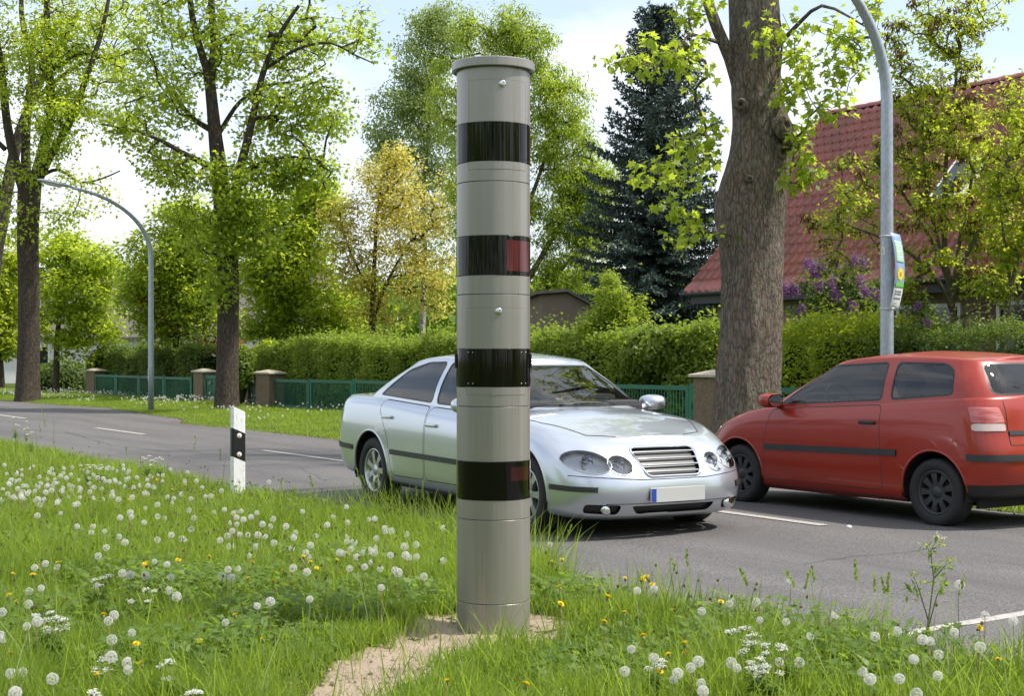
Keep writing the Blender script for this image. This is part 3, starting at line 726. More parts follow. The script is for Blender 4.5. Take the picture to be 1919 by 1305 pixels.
def window(xa, xb, z0, z1):
    yw = ov; fr = MB(); f = .07
    fr.box(((xa+xb)/2, yw-.02, z1-f/2), (xb-xa, .09, f)); fr.box(((xa+xb)/2, yw-.02, z0+f/2), (xb-xa, .09, f))
    for x in (xa+f/2, xb-f/2, (xa+xb)/2): fr.box((x, yw-.02, (z0+z1)/2), (f, .088, z1-z0-2*f))
    w = fr.build("window", M['wframe'], house)
    MB().box(((xa+xb)/2, yw-.012, (z0+z1)/2), (xb-xa-.1, .02, z1-z0-.1)).build("pane", M['wglass'], w)
    MB().box(((xa+xb)/2, yw-.08, z0-.03), (xb-xa+.2, .2, .05), bev=.01).build("sill", M['gutter'], w)
    MB().box((xa-.19, yw-.012, (z0+z1)/2), (.32, .03, z1-z0)).build("shutter", M['shutter'], w)
xw = lx(1684); window(xw, xw+1.5, 1.05, 2.45); xw2 = lx(1871); window(xw2, xw2+1.3, 1.05, 2.45)
# skylight on the front slope
sk_ = MB(); fr = .46; xk = sA-Sx(1800, dA+1.9)
sl = Vector((0, RUN, RISE)).normalized(); nr = Vector((0, -RISE, RUN)).normalized(); RMs = Matrix((Vector((1, 0, 0)), sl, nr)).transposed()
cpos = Vector((xk, 0, zA))+sl*2.75+nr*.07
sk_.box(cpos, (.85, 1.1, .1), RMs, bev=.02); w = sk_.build("skylight", M['wframe'], house); mb = MB(); mb.box(cpos+nr*.045, (.7, .95, .02), RMs); mb.build("skylight_pane", M['wglass'], w)

ys_ = 34.5; c0, c1 = W(1015, 600, ys_), W(1140, 600, ys_)
shed = thing("garden_shed", "small brown rendered shed with a gable behind the hedge, left of the spruce", "shed", ((c0.x+c1.x)/2, ys_, 0), 0.1)
hw = (c1.x-c0.x)/2; za, zr = W(0, 592, ys_).z, W(0, 549, ys_).z
mb = MB(); mb.add([(-hw, 0, -.2), (hw, 0, -.2), (hw, 0, za), (-hw*.25, 0, zr), (-hw, 0, zr-.05), (-hw, 3, -.2), (hw, 3, -.2), (hw, 3, za), (-hw*.25, 3, zr), (-hw, 3, zr-.05)], [(0, 1, 2, 3, 4), (9, 8, 7, 6, 5), (0, 4, 9, 5), (1, 6, 7, 2)]); mb.build("wall", M['shed'], shed)
mb = MB()
for (xa, za_, xb, zb_) in ((-hw-.15, zr-.06, -hw*.25, zr), (-hw*.25, zr, hw+.15, za-.09)):
    vs = []
    for y in (-.15, 3.15):
        for x, zz in ((xa, za_), (xb, zb_)): vs += [(x, y, zz+.02), (x, y, zz+.09)]
    mb.add(vs, [(0, 2, 3, 1), (4, 5, 7, 6), (1, 3, 7, 5), (0, 4, 6, 2), (0, 1, 5, 4), (2, 6, 7, 3)])
mb.build("roof", M['shedroof'], shed)
st = G(1591, 996); o = MB().lathe([(0, .018), (.018, .014), (.026, 0), (.02, -.01)], (0, 0, 0), 7).build("stone", M['wplast']); o.location = (st.x, st.y, road_z(*sd_of(st.x, st.y))+.004); put(o, "tiny white stone lying on the asphalt in front of the red car", "stone")
# ------------------------------------------------------------------ leaves and trees
SHAPES = {
 'maple': np.array([(0, 0), (.40, .02), (.27, .26), (.56, .55), (.20, .56), (0, 1.0), (-.20, .56), (-.56, .55), (-.27, .26), (-.40, .02)]),
 'lobed': np.array([(0, 0), (.46, .22), (.22, .42), (0, 1.0), (-.22, .42), (-.46, .22)]),
 'kite': np.array([(0, 0), (.33, .42), (0, 1.0), (-.33, .42)]),
 'oval': np.array([(0, 0), (.30, .30), (.26, .68), (0, 1.0), (-.26, .68), (-.30, .30)]),
 'thin': np.array([(0, 0), (.16, .4), (0, 1.0), (-.16, .4)]),
}
def unit(a): return a/np.maximum(np.linalg.norm(a, axis=1, keepdims=True), 1e-9)
def leaf_arrays(P, D, N, size, tint, shape, fold=.12):
    sh = SHAPES[shape]; k = len(sh); n = len(P)
    D = unit(D); S = unit(np.cross(D, N)); N2 = np.cross(S, D)
    size = np.broadcast_to(size, (n,))[:, None, None]
    bx = sh[None, :, 0:1]*size; by = sh[None, :, 1:2]*size; bz = (np.abs(sh[None, :, 0:1])*.5-(sh[None, :, 1:2]**2)*.25)*size*fold*4
    V = P[:, None, :]+S[:, None, :]*bx+D[:, None, :]*by+N2[:, None, :]*bz
    return V.reshape(-1, 3), np.repeat(tint, k), k
def leaf_mesh(name, parts):
    """parts: list of (V, tint, k)"""
    V = np.concatenate([p[0] for p in parts]); T = np.concatenate([p[1] for p in parts]); starts = []; o = 0
    for p in parts:
        n = len(p[0]); starts.append(np.arange(0, n, p[2])+o); o += n
    return np_mesh(name, V, np.arange(len(V)), np.concatenate(starts), False, {"tint": np.clip(T, 0, 1)})
def cluster_leaves(C, n_per, spread, size, shape, r, droop=.35, flat=.5, tint_c=None, up=1.0, var=.35):
    """leaves scattered in a loose clump round each point C"""
    n = r.poisson(n_per*LM, len(C)); ci = np.repeat(np.arange(len(C)), n); m = len(ci)
    off = r.normal(0, 1, (m, 3)); off = unit(off)*(r.random((m, 1))**.5)*spread; off[:, 2] *= .7
    P = C[ci]+off
    az = r.random(m)*2*np.pi; D = np.stack([np.cos(az), np.sin(az), -droop+r.normal(0, .35, m)], 1)+unit(off)*.8
    N = np.stack([r.normal(0, flat, m), r.normal(0, flat, m), np.full(m, up)], 1)
    tc_ = r.random(len(C)) if tint_c is None else tint_c
    T = .5*tc_[ci]+.5*r.random(m)
    return leaf_arrays(P, D, N, size*SZ*(1-var+2*var*r.random(m)), T, shape)

LM, SZ = 2.9, .80   # leaf density over all the trees
class Tree:
    def __init__(self, name, label, base, group=None, cat="tree", seed=1):
        self.r = np.random.default_rng(seed); self.base = Vector(base)
        self.o = thing(name, label, cat, self.base, 0, group)
        self.pos = []; self.par = []; self.rad = []; self.chains = []; self.tips = []; self.fix = 0
    def limb(self, pts, r0, r1, start=None, wob=.0, step=.3):
        """a given trunk or limb: world points"""
        P = [np.array(p, float) for p in pts]; out = []; knots = [0]
        # Catmull-Rom through the points
        Q = [2*P[0]-P[1]]+P+[2*P[-1]-P[-2]]
        for i in range(len(P)-1):
            L = np.linalg.norm(P[i+1]-P[i]); k = max(2, int(L/step))
            for j in range(k):
                t = j/k; a, b, c, d = Q[i], Q[i+1], Q[i+2], Q[i+3]
                out.append(.5*((2*b)+(-a+c)*t+(2*a-5*b+4*c-d)*t*t+(-a+3*b-3*c+d)*t**3))
            knots.append(len(out))
        out.append(P[-1]); n = len(out); ch = []
        par = -1
        if start is not None or self.pos:
            A = np.array(self.pos); par = int(np.argmin(np.linalg.norm(A-out[0], axis=1)))
        rl = np.interp(np.arange(n), knots if len(r0) == len(knots) else np.linspace(0, n-1, len(r0)), r0) if hasattr(r0, '__len__') else r0+(r1-r0)*np.linspace(0, 1, n)**.9
        for i, p in enumerate(out):
            if wob and i: p = p+self.r.normal(0, wob, 3)
            self.pos.append(p); self.par.append(par); self.rad.append(rl[i]); par = len(self.pos)-1; ch.append(par)
        self.chains.append((ch, True)); self.fix = len(self.pos)
        return self
    def grow(self, A, step=.28, rtip=.006, upw=.6, sag=.0, wig=.06, growexp=.48, rmax=.09, first=0):
        """attractors A (n,3) are joined one after the other to the nearest node of what already stands"""
        A = np.asarray(A); pos = np.array(self.pos)
        d0 = np.array([np.min(np.linalg.norm(pos[first:]-a, axis=1)) for a in A]); order = np.argsort(d0)
        cap_n = len(pos)+int(sum(np.ceil(d0/step)))+10*len(A)+1000
        buf = np.zeros((cap_n*2, 3)); buf[:len(pos)] = pos; n = len(pos)
        for ai in order:
            a = A[ai]; dv = a-buf[first:n]; dist = np.linalg.norm(dv, axis=1)
            cost = dist+upw*np.maximum(0, -dv[:, 2]); j = int(np.argmin(cost))+first
            L = dist[j-first]
            if L < .05: continue
            k = max(2, int(math.ceil(L/step))); p0 = buf[j].copy()
            pj = self.par[j]; dirp = buf[j]-buf[pj] if pj >= 0 else np.array([0, 0, 1.]); dirp = dirp/max(1e-6, np.linalg.norm(dirp))
            c1 = p0+dirp*L*.22+np.array([0, 0, L*.05]); ch = [j]; par = j
            for i in range(1, k+1):
                t = i/k; p = (1-t)**2*p0+2*t*(1-t)*(c1*.5+(p0+a)*.25)+t*t*a
                p = p+self.r.normal(0, wig*min(1, L)*.35, 3)*(1-t*.3); p[2] -= sag*L*t*(1-t)
                if n >= len(buf): buf = np.concatenate([buf, np.zeros_like(buf)])
                buf[n] = p; self.pos.append(p); self.par.append(par); self.rad.append(0); par = n; ch.append(par); n += 1
            self.chains.append((ch, False)); self.tips.append(ch)
        cnt = np.zeros(n); 
        for ch in self.tips: cnt[ch[-1]] += 1
        for i in range(n-1, -1, -1):
            if self.par[i] >= 0: cnt[self.par[i]] += cnt[i]
        for i in range(self.fix, n): self.rad[i] = min(rmax, rtip*max(1, cnt[i])**growexp)
        return self
    def wood(self, mat, big_sides=14, name="trunk", lump=None):
        mb = MB(); B = self.base
        for ch, fixed in self.chains:
            pts = [self.pos[i]-np.array(B) for i in ch]; rad = [self.rad[i] for i in ch]
            if not fixed and len(rad) > 1: rad[0] = rad[1]
            if fixed and max(rad) > .06: mb.tube(pts, rad, big_sides, cap=False)
            else: mb.tube(pts, rad, 5 if max(rad) > .02 else 4, cap=False)
        self.trunk = mb.build(name, mat, self.o); return self
    def leaves(self, mat, n_per, spread, size, shape='lobed', part=.55, keep=1.0, name="crown", **kw):
        C = []
        for ch in self.tips:
            k = len(ch); a = int(k*(1-part))
            for i in ch[max(1, a):]:
                if self.r.random() < keep: C.append(self.pos[i])
        C = np.array(C)-np.array(self.base)
        tn = fbm(C[:, 0]*.8+C[:, 1]*.5, C[:, 2]*.8, 31); tn = np.clip((tn-.5)*1.8+.5, 0, 1)
        link(name, leaf_mesh(name, [cluster_leaves(C, n_per, spread, size, shape, self.r, tint_c=tn, **kw)]), self.o, [mat]); return self
def ell_px(Y, spec, r, depth=None):
    """attractors in ellipsoids given by photo pixels: (x, y, rx, ry, n[, dY])"""
    out = []
    for e in spec:
        x, y, rx, ry, n = e[:5]; dy = e[5] if len(e) > 5 else 0; Yc = Y+dy; k = Yc/F
        v = r.normal(0, 1, (n, 3)); v = unit(v)*(r.random((n, 1))**(1/2.4))
        c = np.array(W(x, y, Yc)); rd = (rx+ry)/2*k*(depth or 1.0)
        out.append(c+v*np.array([rx*k, rd, ry*k]))
    return np.concatenate(out)
def wp(Y, *pts):   # photo pixels at depth Y (+ optional third value: extra depth) -> world points
    return [W(p[0], p[1], Y+(p[2] if len(p) > 2 else 0)) for p in pts]

AV = "avenue trees along the far verge"
# --- big trunk on the right
YB = Yd(1402, 13.9); b = W(1402, 672, YB); k = YB/F
T = Tree("avenue_tree", "huge rough grey-brown trunk with knots standing behind the red car", (b.x, b.y, 0), AV, seed=3)
ctr = [(1403, 905), (1402, 860), (1402, 760), (1404, 660), (1406, 560), (1407, 470), (1408, 400), (1411, 330), (1419, 270), (1419, 200), (1416, 120), (1414, 30), (1412, -90), (1415, -260), (1425, -520)]
wid = [88, 74, 62, 58, 56, 56, 57, 54, 49, 47, 46, 46, 45, 42, 30]
pts = wp(YB, *ctr); T.limb(pts, [w*k for w in wid], None, step=.15)
T.limb(wp(YB, (1385, 175), (1368, 110, -.1), (1345, 55, -.2), (1322, -10, -.3), (1290, -120, -.6), (1240, -300, -.8)), [11*k, 11.5*k, 11*k, 10*k, 9*k, 5*k], None, step=.25)
T.limb(wp(YB, (1455, 90), (1500, 40, -.4), (1540, 10, -.8), (1590, 30, -1), (1640, 62, -1.2)), .042, .008, step=.2)
T.limb(wp(YB, (1458, 225, -.2), (1458, 160, -.25), (1466, 80, -.3), (1458, 20, -.4)), .03, .012, step=.2)
T.limb(wp(YB, (1345, 78, -.2), (1310, 68, -.6), (1290, 66, -1), (1262, 100, -1.3), (1235, 120, -1.5)), .035, .009, step=.2)
n_given = len(T.pos)
A1 = ell_px(YB, [(1230, 110, 60, 60, 16, -1.4), (1160, 115, 30, 10, 4, -1.5), (1300, 120, 45, 60, 14, -1), (1275, 330, 45, 80, 20, -1.2), (1230, 330, 35, 60, 8, -1.3), (1285, 430, 40, 45, 12, -1), (1330, 250, 18, 60, 12, -.8), (1300, 20, 60, 30, 14, -.8),
   (1490, 130, 40, 90, 24, -1), (1560, 90, 50, 70, 20, -1.3), (1500, 260, 22, 60, 12, -.6), (1555, 200, 35, 45, 12, -1.2), (1600, 120, 30, 50, 8, -1.3), (1640, 10, 40, 40, 8, -1.2), (1500, 330, 30, 25, 10, -.7), (1520, 300, 30, 25, 8, -.8), (1440, 60, 30, 60, 10, -1),
   (1300, -200, 260, 150, 60), (1600, -220, 300, 160, 60), (1430, -500, 380, 200, 80)], T.r, 1.3)
T.grow(A1, step=.22, rtip=.0045, wig=.10, upw=.5, sag=.12)
T.leaves(M['lf_maple'], 1.45, .22, .135, 'maple', part=.6, droop=.6, flat=.6)
# trunk mesh with bulges, burls and branch scars
mb = MB(); n = 56; rings = []; B = T.base
P = [np.array(T.pos[i]) for i in T.chains[0][0]]; Rr = [T.rad[i] for i in T.chains[0][0]]
vs = []
sub = []
for i in range(len(P)-1):
    for j in range(3): t = j/3; sub.append((P[i]*(1-t)+P[i+1]*t, Rr[i]*(1-t)+Rr[i+1]*t))
bul = [(1345, 392, 150, 15, 55), (1474, 262, 20, 34, 46), (1350, 410, 200, 9, 70), (1400, 200, 270, 5, 18), (1452, 330, -30, 10, 60), (1380, 300, 230, 4, 90), (1460, 560, -40, 6, 120)]
for p, rr in sub:
    py = HY-(p[2]-H)/p[1]*F
    for j in range(n):
        a = 2*math.pi*j/n; r_ = rr*(1+.045*math.sin(3*a+p[2]*.6)+.03*math.sin(5*a-p[2]*1.1))
        r_ *= 1+(float(vnoise(a*4.5, p[2]*1.6, 3))-.5)*.09+(float(vnoise(a*14, p[2]*3.5, 4))-.5)*.05
        if p[2] < .8: r_ *= 1+.22*(.8-p[2])*max(0, math.sin(5*a+1))
        for (bx, by, ang, amp, sig) in bul:
            da = (math.degrees(a)-ang+180) % 360-180
            r_ += amp*k*math.exp(-(da/38)**2-((py-by)/sig)**2)
        vs.append((p[0]-B.x+math.cos(a)*r_, p[1]-B.y+math.sin(a)*r_, p[2]))
m_ = len(sub); fs = [(i*n+j, i*n+(j+1) % n, (i+1)*n+(j+1) % n, (i+1)*n+j) for i in range(m_-1) for j in range(n)]
mb.add(vs, fs, 0, True)
T.chains_tr = T.chains[0]
def burl(px, py, dy, r0, tilt):   # a branch scar: a ring of bark round a hollow
    c = np.array(W(px, py, YB+dy))-np.array(B); di = Vector(tilt).normalized(); q_ = di.to_track_quat('Z', 'Y').to_matrix(); prof = []
    for rr, hh in ((1.25, -.6), (1.05, .0), (.85, .28), (.6, .34), (.42, .22), (.3, -.1), (.12, -.5), (0, -.6)): prof.append((rr*r0, hh*r0))
    mb.lathe(prof, c, 16, M=q_)
burl(1472, 236, -.36, .15, (.7, -.75, .35)); burl(1482, 264, -.24, .13, (.9, -.4, -.1)); burl(1388, 195, -.40, .085, (-.25, -.95, .1)); burl(1466, 285, -.32, .10, (.5, -.8, -.2)); burl(1405, 335, -.44, .05, (.1, -1, -.1))
for ch, fixed in T.chains[1:]:
    pts_ = [T.pos[i]-np.array(B) for i in ch]; rad = [T.rad[i] for i in ch]
    if not fixed and len(rad) > 1: rad[0] = rad[1]
    mb.tube(pts_, rad, 12 if max(rad) > .05 else (6 if fixed else 4), cap=False)
mb.build("trunk", M['bark_big'], T.o)

# --- middle-left avenue tree
Y2 = 39.0; b = W(425, 672, Y2); k = Y2/F
T = Tree("avenue_tree", "dark-trunked leafy avenue tree standing in front of the green gate", (b.x, b.y, 0), AV, seed=5)
T.limb(wp(Y2, (425, 790), (425, 765), (426, 700), (427, 620), (428, 540), (425, 470), (420, 400), (412, 330), (404, 260), (398, 200), (392, 140)), [32*k, 24*k, 21*k, 20*k, 20*k, 20*k, 19*k, 16*k, 13*k, 11*k, 10*k], None)
T.limb(wp(Y2, (393, 148), (375, 90), (362, 40), (352, -40), (345, -140)), 8*k, 3*k)
T.limb(wp(Y2, (394, 150), (402, 80, .4), (396, 10, .5), (400, -80, .6), (420, -200)), 9*k, 3*k)
T.limb(wp(Y2, (424, 420), (438, 380), (446, 330, -.4), (462, 270, -.6), (478, 200, -.6), (492, 140, -.6), (520, 70, -.8), (560, 10, -1)), 11*k, 3*k)
T.limb(wp(Y2, (450, 325, -.4), (490, 305, -1), (540, 293, -1.2), (600, 300, -1.4)), 5*k, 1.5*k)
T.limb(wp(Y2, (408, 320), (370, 300, -.6), (340, 285, -1), (300, 262, -1.4), (250, 245, -1.6), (190, 232, -1.8)), 7*k, 1.5*k)
T.limb(wp(Y2, (398, 245), (360, 220, .8), (320, 170, 1.2), (280, 110, 1.6), (230, 60, 2)), 6*k, 1.6*k)
T.limb(wp(Y2, (410, 250, .2), (450, 190, .9), (500, 160, 1.4), (560, 150, 1.6), (610, 120, 1.8)), 5*k, 1.4*k)
T.limb(wp(Y2, (495, 130, -.6), (560, 90, -1), (620, 80, -1.4), (660, 100, -1.6), (700, 118, -1.6)), 4*k, 1.2*k)
A2 = ell_px(Y2, [(300, 175, 90, 90, 70), (240, 230, 60, 40, 24, -1.4), (530, 230, 95, 80, 80), (480, 110, 90, 80, 70), (350, 60, 120, 90, 90), (560, 60, 100, 60, 60), (590, 320, 60, 40, 26, -1), (330, 330, 70, 40, 30, -.8), (470, 330, 80, 60, 60, -1), (560, 330, 90, 50, 40, -.6),
     (400, 430, 75, 55, 46, -.6), (480, 440, 60, 50, 30, -.8), (345, 420, 40, 60, 18), (415, 540, 34, 60, 24, -.7), (440, 400, 60, 60, 40, -.8), (300, 300, 60, 40, 24, -.6), (600, 180, 60, 60, 30, -.6), (680, 60, 55, 60, 14, -1.4), (630, 230, 40, 60, 16, -.8), (400, -110, 300, 110, 110)], T.r, 1.2)
T.grow(A2, step=.3, rtip=.008, wig=.12, upw=.5, sag=.05)
T.wood(M['bark'], 20).leaves(M['lf_maple'], 5.2, .50, .138, 'maple', part=.7, keep=.82, droop=.5, flat=.6)

# --- far-left avenue tree
Y1 = 48.5; b = W(52, 672, Y1); k = Y1/F
T = Tree("avenue_tree", "many-stemmed avenue tree with a tall bare trunk at the left edge of the photo", (b.x, b.y, 0), AV, seed=8)
T.limb(wp(Y1, (52, 770), (52, 745), (53, 690), (54, 620), (54, 560), (53, 500), (52, 440), (54, 385), (56, 340)), [30*k, 24*k, 21*k, 20*k, 19.5*k, 19.5*k, 20*k, 21*k, 22*k], None)
T.limb(wp(Y1, (45, 360), (25, 290), (12, 220), (4, 140), (-10, 40), (-20, -90)), 10*k, 4*k)
T.limb(wp(Y1, (50, 350, .5), (48, 280, .8), (52, 200, 1), (60, 120, 1.2), (40, 20, 1.4), (50, -120, 1.5)), 10*k, 3*k)
T.limb(wp(Y1, (62, 350), (80, 280), (95, 210, -.4), (92, 120, -.6), (88, 30, -.6), (90, -110, -.6)), 11*k, 4*k)
T.limb(wp(Y1, (68, 345), (95, 290, -.8), (130, 230, -1), (160, 150, -1.2), (190, 60, -1.2), (215, -60, -1.2)), 9*k, 2.5*k)
T.limb(wp(Y1, (75, 330, -.4), (110, 318, -1), (150, 342, -1.5), (190, 335, -1.8), (225, 320, -2)), 4*k, 1.2*k)
T.limb(wp(Y1, (10, 280), (-20, 250), (-70, 200)), 5*k, 2*k)
T.limb(wp(Y1, (100, 130, -.6), (150, 100, -.8), (200, 110, -1), (250, 95, -1.2)), 4*k, 1.2*k)
A1_ = ell_px(Y1, [(100, 95, 70, 60, 70, -1.2), (60, 170, 90, 60, 60, -.8), (110, 220, 60, 60, 50, -1.4), (20, 60, 80, 80, 60), (150, 40, 90, 70, 50), (-60, 160, 80, 120, 40), (220, 60, 60, 90, 34), (30, 330, 60, 40, 16, -.8), (110, 400, 70, 50, 16, -1), (170, 360, 60, 60, 14, -1.6), (20, 420, 40, 60, 12, -1), (170, 180, 60, 60, 40, -1), (210, 130, 50, 60, 26, -.8), (90, 270, 60, 50, 24, -1), (80, -110, 220, 110, 90)], T.r, 1.2)
T.grow(A1_, step=.32, rtip=.009, wig=.12, upw=.5)
T.wood(M['bark'], 20).leaves(M['lf_bright'], 6.2, .55, .158, 'lobed', part=.7, keep=.8, droop=.5, flat=.55)
# bare twiggy tops between the two
Y1b = 62; b = W(-25, 672, Y1b)
T = Tree("avenue_tree", "slanting avenue trunk cut by the left edge of the photo, mostly twigs", (b.x, b.y, 0), AV, seed=9); k = Y1b/F
T.limb(wp(Y1b, (-28, 740), (-22, 600), (-10, 480), (2, 420), (14, 350), (40, 240), (90, 120), (150, 20)), 20*k, 5*k)
T.limb(wp(Y1b, (8, 390), (-20, 300), (-40, 200)), 9*k, 3*k); T.limb(wp(Y1b, (60, 190), (150, 120), (260, 90)), 5*k, 2*k)
T.grow(ell_px(Y1b, [(200, 60, 110, 60, 60), (120, 60, 80, 70, 40), (250, 110, 60, 50, 34), (-20, 200, 60, 90, 24), (290, 30, 60, 40, 26)], T.r), step=.4, rtip=.011, wig=.15)
T.wood(M['bark'], 14).leaves(M['lf_ash'], 1.6, .4, .16, 'kite', part=.5, keep=.6)

BG = "garden trees behind the fence"
def garden_tree(name, label, Y, trunk_px, spec, bark, leafm, n_per, spread, size, shape, seed, r0=.14, keep=.7, part=.65, grp=BG, limbs=(), base=None, gkw={}, **kw):
    bx = trunk_px[0][0] if base is None else base
    b = W(bx, 672, Y); T = Tree(name, label, (b.x, b.y, 0), grp, seed=seed)
    zb = HY+H*F/Y
    T.limb(wp(Y, (trunk_px[0][0], zb+4), *trunk_px), r0, r0*.25)
    for lb in limbs: T.limb(wp(Y, *lb[0]), lb[1], lb[1]*.3)
    if 'ash' in name: spec = [e[:4]+(int(e[4]*(1.45 if e[0] < 1690 else 1.6)),)+e[5:] for e in spec]
    T.grow(ell_px(Y, spec, T.r), step=.32, rtip=.006 if 'ash' in name else .008, wig=.12, **gkw)
    T.wood(bark, 10).leaves(leafm, n_per, spread, size, shape, part=part, keep=keep, **kw)
    return T
garden_tree("maple_tree", "bright green maple right of the far-left trunk, behind the verge", 56, [(105, 740), (107, 640), (115, 560), (125, 470)],
    [(150, 520, 85, 100, 120), (120, 600, 70, 60, 50), (180, 620, 60, 60, 40), (100, 470, 50, 50, 30), (190, 500, 45, 45, 30)], M['bark'], M['lf_bright'], 12, .6, .21, 'lobed', 21, .16, .72, flat=.38)
garden_tree("maple_tree", "yellow-green maple at the far left edge behind the tall trunk", 66, [(5, 740), (0, 620), (5, 520)],
    [(-10, 560, 70, 110, 90), (30, 620, 50, 70, 40), (10, 480, 60, 40, 30), (-60, 640, 60, 60, 30)], M['bark'], M['lf_ash'], 8, .6, .32, 'kite', 22, .16, .7)
garden_tree("maple_tree", "dense green maple behind the left street lamp", 50, [(330, 720), (330, 600), (335, 500), (340, 420)],
    [(300, 490, 75, 80, 100), (360, 420, 70, 70, 80), (350, 540, 80, 70, 80), (270, 560, 50, 50, 40), (400, 520, 50, 90, 50), (300, 610, 70, 35, 36), (385, 600, 60, 45, 36)], M['bark'], M['lf_bright'], 12, .55, .185, 'lobed', 23, .16, .75, flat=.38)
garden_tree("maple_tree", "broad light green maple behind the hedge, right of the gate-side trunk", 47, [(540, 720), (540, 620), (538, 540), (535, 460)],
    [(540, 500, 95, 80, 130), (500, 580, 60, 60, 60), (590, 580, 70, 60, 70), (560, 420, 80, 70, 90), (600, 370, 50, 40, 40), (470, 400, 50, 50, 40), (480, 470, 50, 60, 40), (640, 600, 45, 50, 34), (530, 630, 90, 30, 40)], M['bark'], M['lf_bright'], 12, .55, .18, 'lobed', 24, .15, .74, flat=.38)
garden_tree("golden_maple_tree", "yellow and bronze leaved maple left of the column", 45, [(695, 720), (697, 620), (700, 540), (705, 430), (715, 330)],
    [(730, 340, 75, 65, 90), (690, 430, 75, 70, 80), (780, 430, 75, 80, 90), (740, 520, 90, 70, 90), (650, 500, 50, 70, 60), (640, 400, 40, 50, 34), (820, 540, 40, 70, 36), (700, 590, 70, 40, 40), (740, 285, 40, 30, 20), (830, 380, 30, 60, 20)], M['bark'], M['lf_gold'], 8.5, .46, .115, 'lobed', 25, .13, .7, limbs=[([(698, 600), (730, 520), (770, 450)], .07), ([(700, 560), (660, 480), (640, 420)], .06)])
garden_tree("birch_tree", "tall pale airy birch rising behind the golden maple", 56, [(790, 720), (792, 600), (796, 480), (792, 380), (800, 280), (806, 180), (812, 90), (818, 20)],
    [(790, 110, 55, 75, 100), (840, 60, 55, 60, 80), (750, 230, 60, 80, 100), (820, 230, 70, 90, 110), (720, 300, 30, 80, 50), (780, 340, 80, 70, 70), (850, 350, 60, 90, 70), (800, 460, 80, 70, 60), (795, 40, 35, 28, 26), (770, 170, 35, 60, 40)], M['birch'], M['lf_birch'], 11, .6, .14, 'kite', 26, .15, .7, droop=.9, gkw={'sag': .15})
garden_tree("willow_tree", "tall bright green feathery tree behind the top of the column", 42, [(985, 720), (985, 620), (975, 520), (965, 400), (960, 280), (958, 160), (960, 60)],
    [(955, 60, 50, 55, 90), (920, 130, 60, 60, 90), (1000, 120, 55, 80, 100), (1045, 200, 65, 80, 130), (900, 240, 50, 90, 70), (960, 260, 80, 80, 80), (1065, 290, 65, 70, 120), (1105, 360, 65, 60, 120), (1040, 400, 90, 70, 130), (1085, 470, 80, 70, 130), (1120, 420, 45, 50, 40), (1040, 540, 70, 70, 110), (870, 400, 40, 100, 50), (910, 540, 60, 70, 40), (1030, 605, 70, 35, 50), (840, 180, 50, 80, 60), (1130, 330, 40, 40, 30), (880, 60, 30, 50, 30)],
    M['twig'], M['lf_willow'], 11, .36, .15, 'thin', 27, .17, .75, limbs=[([(984, 600), (1040, 520), (1100, 450)], .10), ([(980, 540), (1050, 420), (1110, 300)], .10), ([(970, 440), (1020, 300), (1050, 180)], .08), ([(985, 620), (930, 520), (890, 420)], .08)], droop=.8)
# ash-like small trees on the right, in the front garden
YA = Yd(1790, 19.1)
T = garden_tree("young_ash_tree", "many-branched young tree with brown seed clusters right of the lamp pole", YA, [(1788, 690), (1788, 630), (1786, 575), (1782, 540)],
    [(1600, 330, 70, 60, 22, -.3), (1560, 420, 60, 50, 15, -.2), (1640, 420, 60, 70, 20, .3), (1570, 500, 55, 30, 8, -.2), (1700, 300, 70, 70, 50, .2), (1720, 180, 55, 80, 44), (1790, 100, 60, 90, 44, .2), (1800, 240, 70, 70, 48, -.3), (1760, 380, 70, 60, 40, -.5), (1860, 300, 60, 80, 40, .2), (1850, 420, 60, 60, 34), (1740, 480, 60, 30, 16, -.5), (1700, 540, 50, 30, 16, -.5), (1850, 520, 60, 40, 20, -.3), (1760, 30, 60, 60, 26), (1830, 10, 60, 60, 18), (1680, 90, 30, 60, 16), (1600, 390, 40, 30, 5, -.5)],
    M['twig_pale'], M['lf_ash'], 4.4, .21, .09, 'lobed', 41, .10, .75, .6, "young garden trees in front of the house",
    [([(1787, 590), (1760, 530, -.2), (1700, 470, -.4), (1640, 440, -.4), (1570, 415, -.5)], .045), ([(1784, 550), (1770, 470, 0), (1770, 350, .1), (1780, 230, .1), (1800, 90, .2)], .055), ([(1786, 560), (1810, 480, -.2), (1850, 400, -.2), (1880, 300, 0), (1900, 200, .1)], .05), ([(1782, 540), (1740, 440, .3), (1690, 360, .4), (1640, 320, .4), (1590, 300, .3)], .045), ([(1786, 545), (1800, 440, .4), (1822, 330, .5), (1840, 200, .6)], .045), ([(1788, 600), (1840, 575, -.3), (1890, 560, -.4)], .03), ([(1785, 550), (1745, 400, -.2), (1730, 280, -.1), (1738, 160, 0)], .04)], droop=.45, flat=.5)
C = np.array([T.pos[ch[-1]] for ch in T.tips if T.r.random() < .15])-np.array(T.base)
v_, t_, k_ = cluster_leaves(C, 14, .12, .10, 'thin', T.r, droop=2.2); link("seed_clusters", leaf_mesh("seed_clusters", [(v_, t_, k_)]), T.o, [M['seedpod']])
YA2 = Yd(1893, 18.7)
